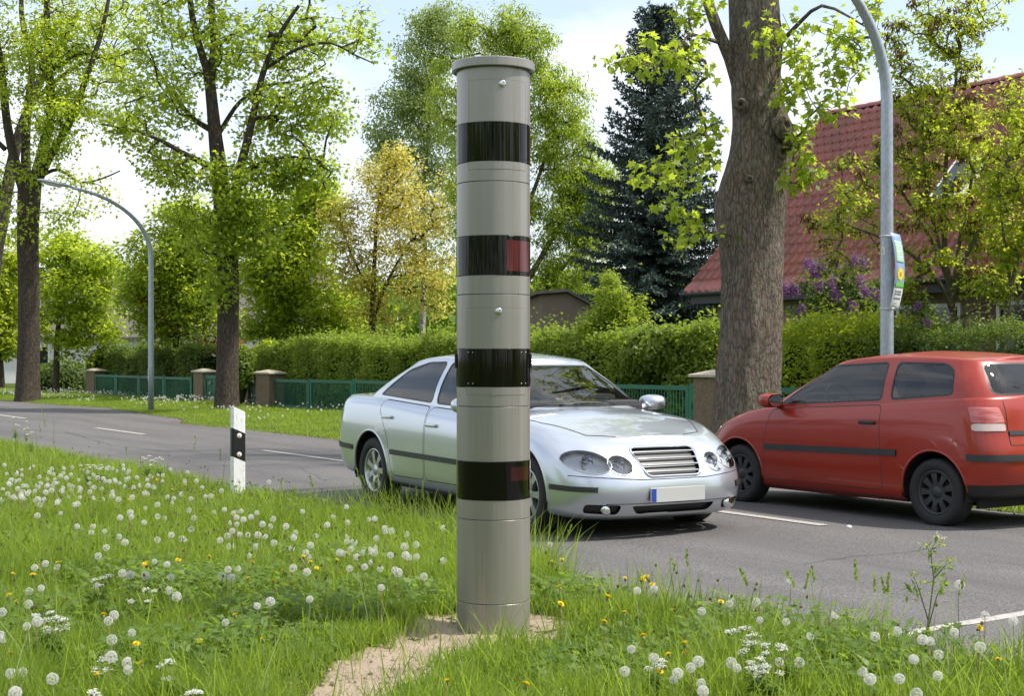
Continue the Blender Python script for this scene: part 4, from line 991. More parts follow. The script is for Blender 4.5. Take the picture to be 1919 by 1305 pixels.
garden_tree("young_ash_tree", "young leafy tree at the right edge of the photo, cut by the frame", YA2, [(1880, 640), (1885, 590), (1895, 540), (1910, 470), (1930, 380)],
    [(1880, 360, 50, 60, 30), (1930, 280, 60, 80, 30), (1900, 460, 50, 50, 26), (1960, 420, 60, 90, 26), (1890, 200, 40, 60, 14), (1860, 540, 40, 30, 10)], M['twig_pale'], M['lf_ash'], 5.5, .21, .09, 'lobed', 42, .075, .7, .6, "young garden trees in front of the house",
    [([(1884, 610), (1910, 560, -.2), (1950, 500, -.2)], .035), ([(1895, 540), (1880, 440), (1870, 330)], .03)], droop=.45)
# lilac
YL = Yd(1560, 18.9)
T = garden_tree("lilac_bush", "lilac bush with purple blossom against the house wall", YL, [(1558, 700), (1560, 640), (1562, 590)],
    [(1520, 590, 50, 50, 40), (1590, 580, 60, 55, 56), (1555, 530, 60, 40, 36), (1630, 560, 35, 60, 26), (1500, 640, 45, 30, 20), (1600, 640, 60, 30, 26), (1530, 500, 25, 20, 8), (1610, 500, 30, 20, 10)], M['twig_pale'], M['lf_lilac'], 5.5, .16, .085, 'oval', 43, .05, .8, .7, None, droop=.7)
T.o["category"] = "bush"
fl = [(1480, 545), (1472, 540), (1520, 500), (1528, 510), (1545, 495), (1512, 497), (1555, 530), (1535, 540), (1600, 490), (1615, 495), (1590, 500), (1570, 555), (1610, 530), (1625, 548), (1490, 548), (1580, 600), (1602, 580), (1643, 555), (1648, 560), (1520, 612), (1617, 610), (1642, 612), (1500, 580), (1597, 572), (1570, 500)]
C = np.array([W(x+T.r.uniform(-4, 4), y+T.r.uniform(-4, 4), YL-.78+T.r.uniform(-.12, .12)) for x, y in fl]); C = np.concatenate([C+[0, 0, .03*i] for i in range(-2, 4)])-np.array(T.base)
v_, t_, k_ = cluster_leaves(C, 11, .085, .042, 'kite', T.r, flat=1.2); link("blossom", leaf_mesh("blossom", [(v_, t_, k_)]), T.o, [M['fl_lilac']])
YL2 = Yd(1728, 18.2)
T = garden_tree("lilac_bush", "small lilac sprig with pale purple blossom right of the poster", YL2, [(1726, 700), (1726, 630)], [(1722, 580, 30, 30, 18), (1740, 610, 30, 25, 14)], M['twig_pale'], M['lf_lilac'], 5, .15, .085, 'oval', 44, .03, .8, .7, None)
T.o["category"] = "bush"
C = np.array([W(x, y, YL2-.3) for x, y in ((1718, 576), (1720, 570), (1738, 606), (1742, 612), (1736, 600))])-np.array(T.base)
v_, t_, k_ = cluster_leaves(C, 34, .07, .03, 'kite', T.r, flat=1.2); link("blossom", leaf_mesh("blossom", [(v_, t_, k_)]), T.o, [M['fl_lilac']])
T = garden_tree("cypress_bush", "small feathery yellow-green conifer in front of the brown shed", 29.5, [(1145, 720), (1145, 620), (1143, 540), (1140, 515)],
    [(1140, 560, 30, 45, 40), (1170, 600, 40, 35, 36), (1110, 610, 35, 30, 26), (1140, 520, 12, 14, 8), (1190, 570, 20, 20, 10)], M['twig'], M['lf_willow'], 14, .2, .10, 'thin', 45, .05, .8, .7, None)
T.o["category"] = "bush"
T = garden_tree("plum_bush", "reddish-pink leaved shrub above the hedge behind the left lamp pole", 49.5, [(420, 720), (420, 650)], [(395, 650, 30, 18, 16), (432, 645, 25, 20, 14), (275, 570, 12, 30, 6)], M['twig'], M['lf_red'], 6, .3, .16, 'oval', 46, .04, .8, .6, None)
T.o["category"] = "bush"

# --- blue spruce
YS = 35.5; b = W(1236, 672, YS)
sp = thing("blue_spruce", "tall dark blue-green spruce between the column and the thick trunk", "tree", (b.x, b.y, 0))
r_ = np.random.default_rng(51); htop = W(0, 12, YS).z; mb = MB(); mb.tube([(0, 0, -.2), (0, 0, htop*.5), (0.03, 0, htop-.05)], [.2, .11, .012], 8); Ps, Ds, Ns, Ss, Ts = [], [], [], [], []
z = 1.2
while z < htop-.1:
    f = (htop-z)/htop; Lm = .14+2.8*f**.72 if f > .02 else .1; nb = 5+int(6*f); a0 = r_.random()*6.28
    for kb in range(nb):
        a = a0+2*math.pi*kb/nb+r_.normal(0, .2); L = Lm*r_.uniform(.65, 1.15); up = .35-.75*f
        pts = []; n = max(4, int(L/.16))
        for i in range(n+1):
            t = i/n; rr = L*t; pts.append(np.array([math.cos(a)*rr, math.sin(a)*rr, z+L*(up*t-.28*t*t*f+.28*t**3*.9)]))
        mb.tube(pts, [max(.006, .028*f*(1-i/n)+.005) for i in range(n+1)], 4, cap=False)
        for i in range(1, n+1):
            p = pts[i]; d = pts[i]-pts[i-1]; d = d/np.linalg.norm(d); side = np.array([-math.sin(a), math.cos(a), 0]); t = i/n
            for sg in (-1, 1, 0):
                sl_ = (.14+.36*L*(1-abs(t-.45)))*r_.uniform(.5, 1)*.55 if sg else .16
                sd_ = d*.7+side*sg*.9+np.array([0, 0, -.25 if sg else .15]); sd_ /= np.linalg.norm(sd_)
                m = max(2, int(sl_/.06))
                for j in range(m):
                    q_ = p+sd_*sl_*(j+.3)/m
                    for w_ in range(6):
                        v = r_.normal(0, 1, 3); v -= sd_*v.dot(sd_)*.55; v /= np.linalg.norm(v)
                        Ps.append(q_); Ds.append(v*.8+sd_*.75); Ns.append(r_.normal(0, 1, 3)); Ss.append(r_.uniform(.09, .15)); Ts.append(np.clip(.15+.55*t+r_.normal(0, .2), 0, 1))
    z += .14+.12*f
mb.build("trunk", M['twig'], sp)
v_, t_, k_ = leaf_arrays(np.array(Ps), np.array(Ds), np.array(Ns), np.array(Ss), np.array(Ts), 'thin', .0)
link("needles", leaf_mesh("needles", [(v_, t_, k_)]), sp, [M['lf_spruce']])

# ------------------------------------------------------------------ hedges
def hedge(name, label, s0, s1, d0, d1, htop, mat, size, dens, seed, hfun=None, cat="hedge", group=None, twigs=True, shape='oval', zlo=.0):
    r = np.random.default_rng(seed); c = SD((s0+s1)/2, (d0+d1)/2); o = thing(name, label, cat, c, 0, group)
    L = abs(s1-s0); lo = min(s0, s1); wd = d1-d0; hf = hfun or (lambda s: htop+0*s)
    n = int(dens*L*(htop*1.3+wd))
    s = lo+r.random(n)*L; hs = hf(s)+(fbm(s*.9, s*0, seed)-.5)*.5+(fbm(s*4, s*0+3, seed)-.5)*.18
    face = r.random(n); top = face < wd/(wd+htop*1.15); ends = (face > .94)
    d = np.where(top, d0+r.random(n)*wd, d0+np.abs(r.normal(0, .10, n))); z = np.where(top, hs-np.abs(r.normal(0, .10, n)), zlo+r.random(n)*(hs-zlo))
    s = np.where(ends, np.where(r.random(n) < .5, lo, lo+L)+r.normal(0, .06, n), s); d = np.where(ends, d0+r.random(n)*wd, d)
    bul = (fbm(s*1.3, z*1.3, seed+2)-.5)*.75; d = np.where(top, d, d+bul+.12); z = z+np.where(top, (fbm(s*1.6, d*1.6, seed+4)-.5)*.35, 0)
    shoot = (r.random(n) < .13) & top; z = np.where(shoot, z+r.random(n)**1.5*.42*(.3+1.3*fbm(s*3, d*2, seed+9)), z)
    rnd = r.normal(0, .05, (n, 3)); P = np.stack([s*UX+d*NX, s*UY+d*NY, z], 1)+rnd-np.array(c)
    az = r.random(n)*6.283; D = np.stack([np.cos(az), np.sin(az), r.normal(.1, .5, n)], 1); D -= np.array([NX, NY, 0])*np.where(top, 0, .5)[:, None]
    N = np.where(top[:, None], np.array([[0, 0, 1.]]), np.array([[-NX, -NY, .7]]))+r.normal(0, .55, (n, 3))
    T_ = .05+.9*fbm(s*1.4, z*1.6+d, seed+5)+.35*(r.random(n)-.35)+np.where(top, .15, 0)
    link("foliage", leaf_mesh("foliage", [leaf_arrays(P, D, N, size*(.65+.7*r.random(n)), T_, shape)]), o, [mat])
    if twigs:   # branching stems and the dim inside of the hedge
        mb = MB(); k = int(L/.28)
        for i in range(k):
            s_ = lo+L*(i+r.random())/k; d_ = d0+wd*(.3+.5*r.random()); h_ = float(hf(s_))
            p = SD(s_, d_, -.1)-c; q_ = SD(s_+r.normal(0, .15), d_+r.normal(0, .1), h_*.9)-c; mid = (p+q_)/2+Vector((r.normal(0, .06), r.normal(0, .06), 0)); mb.tube([p, mid, q_], [.018, .012, .005], 4, cap=False)
        mb.build("stems", M['twig'], o)
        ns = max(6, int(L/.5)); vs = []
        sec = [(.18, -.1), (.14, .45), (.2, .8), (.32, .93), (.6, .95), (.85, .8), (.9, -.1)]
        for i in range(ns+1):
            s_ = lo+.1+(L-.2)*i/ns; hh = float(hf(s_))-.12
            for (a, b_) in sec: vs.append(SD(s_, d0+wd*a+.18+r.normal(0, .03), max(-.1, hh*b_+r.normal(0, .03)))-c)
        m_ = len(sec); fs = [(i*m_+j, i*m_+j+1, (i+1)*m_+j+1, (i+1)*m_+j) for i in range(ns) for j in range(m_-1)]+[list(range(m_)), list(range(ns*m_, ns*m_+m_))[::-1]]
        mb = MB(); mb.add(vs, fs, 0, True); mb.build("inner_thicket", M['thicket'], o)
    return o
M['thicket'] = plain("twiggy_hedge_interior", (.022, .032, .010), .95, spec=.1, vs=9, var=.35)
sA_, sB_ = Sx(495, 17.3), Sx(1338, 17.3)
hedge("long_hedge", "long clipped green hedge behind the silver car and the green fence", sA_, sB_, 17.05, 18.4, 1.95, M['lf_hedge'], .075, 900, 61, lambda s: 1.78+(.24)*(sA_-s)/(sA_-sB_), group="hedges behind the fence")
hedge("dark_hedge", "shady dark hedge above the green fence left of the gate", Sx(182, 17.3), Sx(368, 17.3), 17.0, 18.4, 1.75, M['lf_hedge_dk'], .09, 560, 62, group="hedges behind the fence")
hedge("light_hedge", "loose yellow-green shrub hedge between the thick trunk and the lamp pole", Sx(1440, 17.2), Sx(1655, 17.2), 17.0, 18.2, 1.95, M['lf_ash'], .065, 1150, 63, group="hedges behind the fence", shape='kite')
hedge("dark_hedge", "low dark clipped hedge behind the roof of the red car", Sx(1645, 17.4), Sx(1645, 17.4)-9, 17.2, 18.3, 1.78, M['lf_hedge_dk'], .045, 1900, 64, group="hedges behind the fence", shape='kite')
def round_bush(name, label, px, py, rx, ry, Y, mat, size, n, seed, cat="bush"):
    r = np.random.default_rng(seed); k = Y/F; c = W(px, py, Y); o = thing(name, label, cat, (c.x, c.y, 0))
    v = unit(r.normal(0, 1, (n, 3))); rad = 1-np.abs(r.normal(0, .07, n)); q_ = 1+(fbm(v[:, 0]*3, v[:, 2]*3+v[:, 1]*2, seed)-.5)*.35
    rz = max(ry*k, c.z/1.02); P = v*(rad*q_)[:, None]*np.array([rx*k, rx*k, ry*k])+np.array([0, 0, c.z])
    low = r.random((n//3, 3)); 
    N = v+r.normal(0, .6, (n, 3)); D = np.cross(N, r.normal(0, 1, (n, 3)))+np.array([0, 0, .3])
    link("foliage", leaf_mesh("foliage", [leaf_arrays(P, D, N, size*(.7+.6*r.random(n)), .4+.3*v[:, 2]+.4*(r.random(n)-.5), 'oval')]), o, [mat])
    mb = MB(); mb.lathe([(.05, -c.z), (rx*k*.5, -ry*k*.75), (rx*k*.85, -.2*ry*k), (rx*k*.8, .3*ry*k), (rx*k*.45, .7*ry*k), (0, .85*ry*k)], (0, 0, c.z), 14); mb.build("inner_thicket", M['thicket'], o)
    return o
round_bush("round_bush", "rounded clipped bush just right of the gate-side trunk", 452, 690, 27, 42, 41.8, M['lf_hedge'], .09, 2600, 71)
round_bush("shrub", "leafy bright shrub at the left end of the long hedge", 505, 690, 40, 50, 44, M['lf_bright'], .12, 2600, 72)
round_bush("shrub", "bright leafy shrub bulging from the hedge left of the thick trunk", 1232, 668, 62, 56, 27.6, M['lf_hedge'], .095, 5200, 73)
round_bush("shrub", "yellow-green shrub beside the stone pillar and the thick trunk", 1320, 650, 45, 42, 27, M['lf_ash'], .075, 3600, 74)
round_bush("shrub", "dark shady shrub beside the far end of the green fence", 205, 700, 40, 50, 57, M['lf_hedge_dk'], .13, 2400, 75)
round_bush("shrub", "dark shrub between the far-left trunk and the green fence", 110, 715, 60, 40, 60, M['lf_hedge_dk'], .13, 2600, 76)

# far wood and the houses glimpsed beyond the gardens
r_ = np.random.default_rng(81); n = 52000; px = r_.uniform(-700, 2500, n); Yw = 92+r_.random(n)*14
topy = 560-70*fbm(px/120, px*0, 82)-40*fbm(px/38, px*0, 83); py = topy+(705-topy)*r_.random(n)**.8
P = np.stack([(px-CX)/F*Yw, Yw, H-(py-HY)/F*Yw], 1); v = r_.normal(0, 1, (n, 3)); N = r_.normal(0, .6, (n, 3))+[0, -.7, .8]
w_ = link("far_wood", leaf_mesh("far_wood", [leaf_arrays(P, v, N, .75*(.6+.7*r_.random(n)), .2+.6*fbm(px/40, py/40, 84), 'kite')]), None, [M['lf_maple_dk']])
put(w_, "far wood filling the gaps between the garden trees", "woods", None, "stuff")
def far_house(label, px, Y, wd, h, rise):
    c = W(px, 672, Y); o = thing("far_house", label, "house", (c.x, c.y, 0), .2)
    mb = MB(); mb.add([(-wd/2, 0, -.3), (wd/2, 0, -.3), (wd/2, 0, h), (-wd/2, 0, h), (-wd/2, 7, -.3), (wd/2, 7, -.3), (wd/2, 7, h), (-wd/2, 7, h), (-wd/2, 3.5, h+rise), (wd/2, 3.5, h+rise)], [(0, 1, 2, 3), (5, 4, 7, 6), (4, 0, 3, 8, 7), (1, 5, 6, 9, 2)]); mb.build("wall", M['white_wall'], o)
    mb = MB(); e = .4; vs = []
    for x in (-wd/2-e, wd/2+e):
        for y, zz in ((-e, h-.25), (3.5, h+rise+.12), (7+e, h-.25)): vs += [(x, y, zz), (x, y, zz+.12)]
    mb.add(vs, [(1, 7, 9, 3), (3, 9, 11, 5), (0, 2, 8, 6), (2, 4, 10, 8), (0, 6, 7, 1), (4, 5, 11, 10), (0, 1, 3, 2), (2, 3, 5, 4), (6, 8, 9, 7), (8, 10, 11, 9)]); mb.build("roof", M['shedroof'], o)
    for x in (-wd*.25, wd*.2):
        wmb = MB(); wmb.box((x, -.02, h*.55), (1.2, .1, 1.3), bev=.02); f = wmb.build("window", M['wframe'], o); mb = MB(); mb.box((x, -.06, h*.55), (1.0, .06, 1.1)); mb.build("pane", M['wglass'], f)
far_house("white house glimpsed through the trees behind the dark hedge", 440, 72, 9, 3.0, 3.2)
far_house("white house glimpsed under the branches at the far left", 150, 82, 9, 2.8, 3.2)

# the wood on the camera's own side of the road, mirrored in the paint and the glass
r_ = np.random.default_rng(85); n = 26000; az = r_.uniform(math.radians(165), math.radians(385), n); rr = 26+6*r_.random(n); top = 4+8*fbm(az*4, az*0, 86)+3*fbm(az*13, az*0, 87); gap = fbm(az*6, az*0+4, 88); z = top*(1-r_.random(n)**1.4*.95); ok = (gap > .36); az, rr, z = az[ok], rr[ok], z[ok]
P = np.stack([np.cos(az)*rr, np.sin(az)*rr-3, z], 1); v = r_.normal(0, 1, P.shape)
w_ = link("near_wood", leaf_mesh("near_wood", [leaf_arrays(P, v, r_.normal(0, .7, P.shape)+[0, 0, .6], .7*(.6+.7*r_.random(len(P))), r_.random(len(P)), 'kite')]), None, [M['lf_maple']])
put(w_, "leafy wood behind the photographer mirrored in car paint and glass", "woods", None, "stuff")
# ------------------------------------------------------------------ cars
def paint(name, c, metal, rough, flake=0.0, coat=1.0):
    t = NT(name); v = t.obj(); n1 = t.noise(v, 900, 1); n2 = t.noise(v, 2.5, 4)
    cc = t.mix(n2, [x*.93 for x in c], c)
    if flake: cc = t.mix(t.math('MULTIPLY', n1, flake), cc, [min(1, x*1.35) for x in c])
    t.set(Base_Color=cc, Metallic=metal, Roughness=rough, Coat_Weight=coat, Coat_Roughness=.03); return t.m
M['silver'] = paint("silver_metallic_paint", (.52, .555, .61), .75, .30, .5)
M['redpaint'] = paint("tomato_red_paint", (.31, .020, .006), .12, .35, .2, .45)
M['chrome'] = plain("chrome", (.75, .76, .78), .08, 1.0, var=.02)
M['alloy'] = plain("alloy_rim", (.5, .51, .53), .3, .8, var=.04)
M['bowl'] = plain("lamp_bowl", (.74, .76, .79), .3, .35, var=.03)
M['tyre'] = plain("tyre_rubber", (.018, .018, .019), .75, vs=50)
M['trim'] = plain("black_car_trim", (.013, .013, .014), .4)
M['rub'] = plain("dark_grey_rubbing_strip", (.03, .031, .034), .45)
M['cabin'] = plain("dark_cabin_cloth", (.035, .035, .038), .85)
M['cabin_grey'] = plain("grey_seat_cloth", (.11, .11, .115), .9)
M['well'] = plain("wheel_well", (.008, .008, .008), .9)
M['seam'] = plain("panel_gap", (.02, .02, .02), .7)
t = NT("tinted_car_glass"); tr_ = t.n.new("ShaderNodeBsdfTransparent"); tr_.inputs[0].default_value = (.80, .86, .84, 1); gl = t.n.new("ShaderNodeBsdfGlossy"); gl.inputs["Roughness"].default_value = .02
fr_ = t.n.new("ShaderNodeFresnel"); fr_.inputs[0].default_value = 1.7; ms = t.n.new("ShaderNodeMixShader"); t.l.new(fr_.outputs[0], ms.inputs[0]); t.l.new(tr_.outputs[0], ms.inputs[1]); t.l.new(gl.outputs[0], ms.inputs[2]); t.l.new(ms.outputs[0], t.out.inputs[0]); M['carglass'] = t.m
t = NT("clear_lamp_lens"); tr_ = t.n.new("ShaderNodeBsdfTransparent"); tr_.inputs[0].default_value = (.92, .94, .95, 1); gl = t.n.new("ShaderNodeBsdfGlossy"); gl.inputs["Roughness"].default_value = .03
fr_ = t.n.new("ShaderNodeFresnel"); fr_.inputs[0].default_value = 1.8; ms = t.n.new("ShaderNodeMixShader"); t.l.new(fr_.outputs[0], ms.inputs[0]); t.l.new(tr_.outputs[0], ms.inputs[1]); t.l.new(gl.outputs[0], ms.inputs[2]); t.l.new(ms.outputs[0], t.out.inputs[0]); M['lens'] = t.m
t = NT("red_tail_light_glass"); v = t.obj((1, 1, 1)); n1 = t.noise(t.obj((.5, 14, 60)), 1.0, 2); n2 = t.noise(t.obj((.3, 3, 9)), 1.0, 1)
t.set(Base_Color=t.mix(t.ramp(n2, [(.42, 0), (.55, 1)]), (.36, .03, .03), (.60, .20, .18)), Roughness=.12, Coat_Weight=.6).bump(n1, .5, .01); M['tail'] = t.m
M['tailclear'] = plain("pale_tail_light_glass", (.6, .45, .42), .12, 0, .6, .6)
M['amber'] = plain("amber_lens", (.6, .22, .03), .15)
M['plate'] = plain("white_number_plate", (.50, .50, .49), .4, var=.02)
M['eublue'] = plain("blue_plate_strip", (.02, .06, .35), .4, var=.02)

def sring(p, ts):
    xf, xr, lf, lr, w, n = p; xs_, ys_ = [], []
    for t in ts:
        if t <= 1: a = t*math.pi/2; x = xf-lf+lf*max(0, math.cos(a))**(2/n); y = w*max(0, math.sin(a))**(2/n)
        elif t <= 2: x = (xf-lf)*(2-t)+(xr+lr)*(t-1); y = w
        else: a = (t-2)*math.pi/2; x = xr+lr-lr*max(0, math.sin(a))**(2/n); y = w*max(0, math.cos(a))**(2/n)
        xs_.append(x); ys_.append(y)
    return np.array(xs_), np.array(ys_)
def keyz(keys, x):
    k = sorted(keys); return np.interp(x, [a for a, b in k], [b for a, b in k])
def smooth_keyz(keys, x):
    s = 0
    for dx, w in ((-.16, .2), (-.08, .2), (0, .2), (.08, .2), (.16, .2)): s = s+w*keyz(keys, x+dx)
    return s
def rows_dense(rows, sub):
    Q = [2*rows[0]-rows[1]]+rows+[2*rows[-1]-rows[-2]]; out = []
    for i in range(len(rows)-1):
        for j in range(sub):
            t = j/sub; a, b, c, d = Q[i], Q[i+1], Q[i+2], Q[i+3]
            out.append(.5*((2*b)+(-a+c)*t+(2*a-5*b+4*c-d)*t*t+(-a+3*b-3*c+d)*t**3))
    out.append(rows[-1]); return out
def grid_bm(rows, crown, ncol=18, topmat=None):
    """rows: list of (n,3) half outlines front->rear; closes the top with a crowned patch. y>=0 half, mirrored."""
    bm = bmesh.new(); n = len(rows[0]); ringv = []
    for r in rows:
        L = [bm.verts.new(p) for p in r]
        Rr = [L[0]]+[bm.verts.new((p[0], -p[1], p[2])) for p in r[1:-1]]+[L[-1]]
        ringv.append((L, Rr))
    for i in range(len(rows)-1):
        L0, R0 = ringv[i]; L1, R1 = ringv[i+1]
        for j in range(n-1):
            bm.faces.new((L0[j], L0[j+1], L1[j+1], L1[j])); bm.faces.new((R0[j+1], R0[j], R1[j], R1[j+1]))
    L, Rr = ringv[-1]; top = rows[-1]; prev = None
    for j in range(n):
        if j in (0, n-1): cur = [L[j]]*(ncol+1)
        else:
            x, y, z = top[j]; cur = [L[j]]
            for k in range(1, ncol):
                u = math.cos(math.pi*k/ncol); u = .5*u+.5*(1-2*k/ncol); cur.append(bm.verts.new((x, y*u, z+crown(x)*min(1, (y/.3))*(1-u*u))))
            cur.append(Rr[j])
        if prev:
            for k in range(ncol):
                vs = [prev[k], prev[k+1], cur[k+1], cur[k]]; u = []
                for v in vs:
                    if v not in u: u.append(v)
                if len(u) >= 3:
                    f = bm.faces.new(u[::-1])
        prev = cur
    bmesh.ops.recalc_face_normals(bm, faces=bm.faces[:])
    return bm
def in_poly2(p, poly):
    r = False; n = len(poly); x, y = p
    for i in range(n):
        x0, y0 = poly[i]; x1, y1 = poly[i-1]
        if (y0 > y) != (y1 > y) and x < (x1-x0)*(y-y0)/(y1-y0)+x0: r = not r
    return r
def rpoly(pts, rad=.04, k=4):
    """polygon with rounded corners"""
    out = []; n = len(pts)
    for i in range(n):
        p = Vector(pts[i]); a = Vector(pts[i-1])-p; b = Vector(pts[(i+1) % n])-p
        r_ = min(rad, a.length*.45, b.length*.45); s, e = p+a.normalized()*r_, p+b.normalized()*r_
        for j in range(k+1):
            t = j/k; q_ = (1-t)**2*s+2*t*(1-t)*p+t*t*e; out.append((q_.x, q_.y))
    return out
def inset(poly, d):
    n = len(poly); A_ = sum(poly[i-1][0]*poly[i][1]-poly[i][0]*poly[i-1][1] for i in range(n)); sg = 1 if A_ > 0 else -1; out = []
    for i in range(n):
        p = Vector(poly[i]); a = (p-Vector(poly[i-1])); b = (Vector(poly[(i+1) % n])-p)
        if a.length < 1e-9 or b.length < 1e-9: out.append(tuple(p)); continue
        a.normalize(); b.normalize(); na = Vector((-a.y, a.x))*sg; nb = Vector((-b.y, b.x))*sg; m = na+nb
        if m.length < 1e-6: out.append(tuple(p)); continue
        m.normalize(); out.append(tuple(p+m*(d/max(.4, m.dot(na)))))
    return out
def oval(cx, cy, rx, ry, n=24, tilt=0.0): return [(cx+rx*math.cos(a)*math.cos(tilt)-ry*math.sin(a)*math.sin(tilt), cy+rx*math.cos(a)*math.sin(tilt)+ry*math.sin(a)*math.cos(tilt)) for a in [2*math.pi*i/n for i in range(n)]]
class Shell:
    def __init__(self, bm): self.bm = bm; self.tag = bm.faces.layers.int.new("tag"); self.names = ["body"]
    def cut(self, poly, ax, filt):
        bm = self.bm; n = len(poly)
        for i in range(n):
            a, b = poly[i-1], poly[i]
            lo = (min(a[0], b[0])-1e-4, min(a[1], b[1])-1e-4); hi = (max(a[0], b[0])+1e-4, max(a[1], b[1])+1e-4)
            if math.hypot(a[0]-b[0], a[1]-b[1]) < 1e-6: continue
            fs = []
            for f in bm.faces:
                if not filt(f): continue
                q = [(v.co[ax[0]], v.co[ax[1]]) for v in f.verts]
                if min(p[0] for p in q) <= hi[0] and max(p[0] for p in q) >= lo[0] and min(p[1] for p in q) <= hi[1] and max(p[1] for p in q) >= lo[1]: fs.append(f)
            if not fs: continue
            es = list({e for f in fs for e in f.edges}); vs = list({v for f in fs for v in f.verts})
            co = [0, 0, 0]; no = [0, 0, 0]; co[ax[0]], co[ax[1]] = a; no[ax[0]] = b[1]-a[1]; no[ax[1]] = -(b[0]-a[0])
            bmesh.ops.bisect_plane(bm, geom=fs+es+vs, dist=2e-5, plane_co=co, plane_no=Vector(no).normalized())
    def mark(self, name, poly, ax, filt, cut=True):
        if cut: self.cut(poly, ax, filt)
        if name not in self.names: self.names.append(name)
        k = self.names.index(name)
        for f in self.bm.faces:
            if filt(f):
                c = f.calc_center_median()
                if in_poly2((c[ax[0]], c[ax[1]]), poly): f[self.tag] = k
    def outline(self, name, poly, ax, filt, gap=.004, seam="seam"):
        self.mark(seam, poly, ax, filt); k = self.names.index(seam); self.mark(name, inset(poly, gap*2), ax, lambda f: f[self.tag] == k or filt(f))
    def faces(self, name):
        k = self.names.index(name); return [f for f in self.bm.faces if f[self.tag] == k]
    def extract(self, names, oname, mats, parent, push=0.0, pushv=None):
        """the faces carrying these tags become one mesh with the normals of the whole shell"""
        self.bm.normal_update(); ks = {self.names.index(n): i for i, n in enumerate(names) if n in self.names}
        vm = {}; vs = []; ns = []; fs = []; mi = []
        for f in self.bm.faces:
            if f[self.tag] in ks:
                ids = []
                for v in f.verts:
                    if v not in vm:
                        vm[v] = len(vs); p = v.co+v.normal*push
                        if pushv: p = p+pushv
                        vs.append(tuple(p)); ns.append(tuple(v.normal))
                    ids.append(vm[v])
                fs.append(ids); mi.append(ks[f[self.tag]])
        if not fs: return None
        me = bpy.data.meshes.new(oname); me.from_pydata(vs, [], fs)
        for m in mats: me.materials.append(m)
        me.polygons.foreach_set("material_index", [min(i, len(mats)-1) for i in mi]); me.polygons.foreach_set("use_smooth", [True]*len(fs)); me.update()
        me.normals_split_custom_set_from_vertices(ns)
        o = bpy.data.objects.new(oname, me); COL.objects.link(o); o.parent = parent; return o
    def bvh(self): return BVHTree.FromBMesh(self.bm)
def mirror_y(poly): return [(-a, b) for a, b in poly]

def wheel(root, x, y, r, wd, spokes, rimcol, lab=None):
    sg = 1 if y > 0 else -1
    w = bpy.data.objects.new("wheel", None); COL.objects.link(w); w.parent = root; w.location = (x, y, r); w.empty_display_size = .1
    mb = MB(); h = wd/2; rr = r*.66
    prof = [(rr, -h*.8), (rr+.02, -h*.95), (r-.035, -h), (r-.01, -h*.85), (r, -h*.6), (r, h*.6), (r-.01, h*.85), (r-.035, h), (rr+.02, h*.95), (rr, h*.8)]
    mb.lathe(prof, n=44, axis='y')
    for g_ in (-.5, 0, .5): pass
    mb.build("tyre", M['tyre'], w)
    mb = MB(); f = h*.72*sg
    mb.lathe([(rr+.006, f), (rr-.008, f+.012*sg), (rr-.022, f), (rr-.03, -h*.6*sg), (rr-.03, -h*.9*sg)], n=40, axis='y')
    mb.lathe([(0, f-.005*sg), (.05, f-.008*sg), (.065, f-.025*sg), (.065, f-.06*sg)], n=20, axis='y')
    for k in range(spokes):
        a = 2*math.pi*k/spokes; dr = Vector((math.cos(a), 0, math.sin(a))); tn = Vector((-math.sin(a), 0, math.cos(a))); yv = Vector((0, sg, 0))
        vs = []
        for rad, hw_, yy in ((.045, .03, f*sg-.012), (rr*.55, .022, f*sg-.004), (rr-.012, .034, f*sg-.004)):
            for s_, dz in ((-1, 0), (1, 0), (1, -.035), (-1, -.035)): vs.append(dr*rad+tn*hw_*s_+yv*(yy+dz))
        fs = [(4*i+j, 4*i+(j+1) % 4, 4*i+4+(j+1) % 4, 4*i+4+j) for i in range(2) for j in range(4)]; mb.add(vs, fs)
    mb.build("rim", rimcol, w)
    mb = MB(); mb.lathe([(0, f-.085*sg), (rr-.05, f-.085*sg), (rr-.05, f-.10*sg)], n=28, axis='y'); mb.build("brake_disc", M['rub'], w)
    return w
def seat(root, x, y, wide, zb=.36, hr=True):
    mb = MB(); RM = Matrix.Rotation(math.radians(-14), 3, 'Y')
    mb.box((x+.05, y, zb+.05), (.5, wide, .18), bev=.05); mb.box((x-.27, y, zb+.40), (.14, wide*.95, .66), RM, bev=.05)
    s = mb.build("seat", M['cabin_grey'], root)
    if hr: MB().box((x-.37, y, zb+.83), (.10, .26, .19), RM, bev=.04).build("headrest", M['cabin_grey'], s)
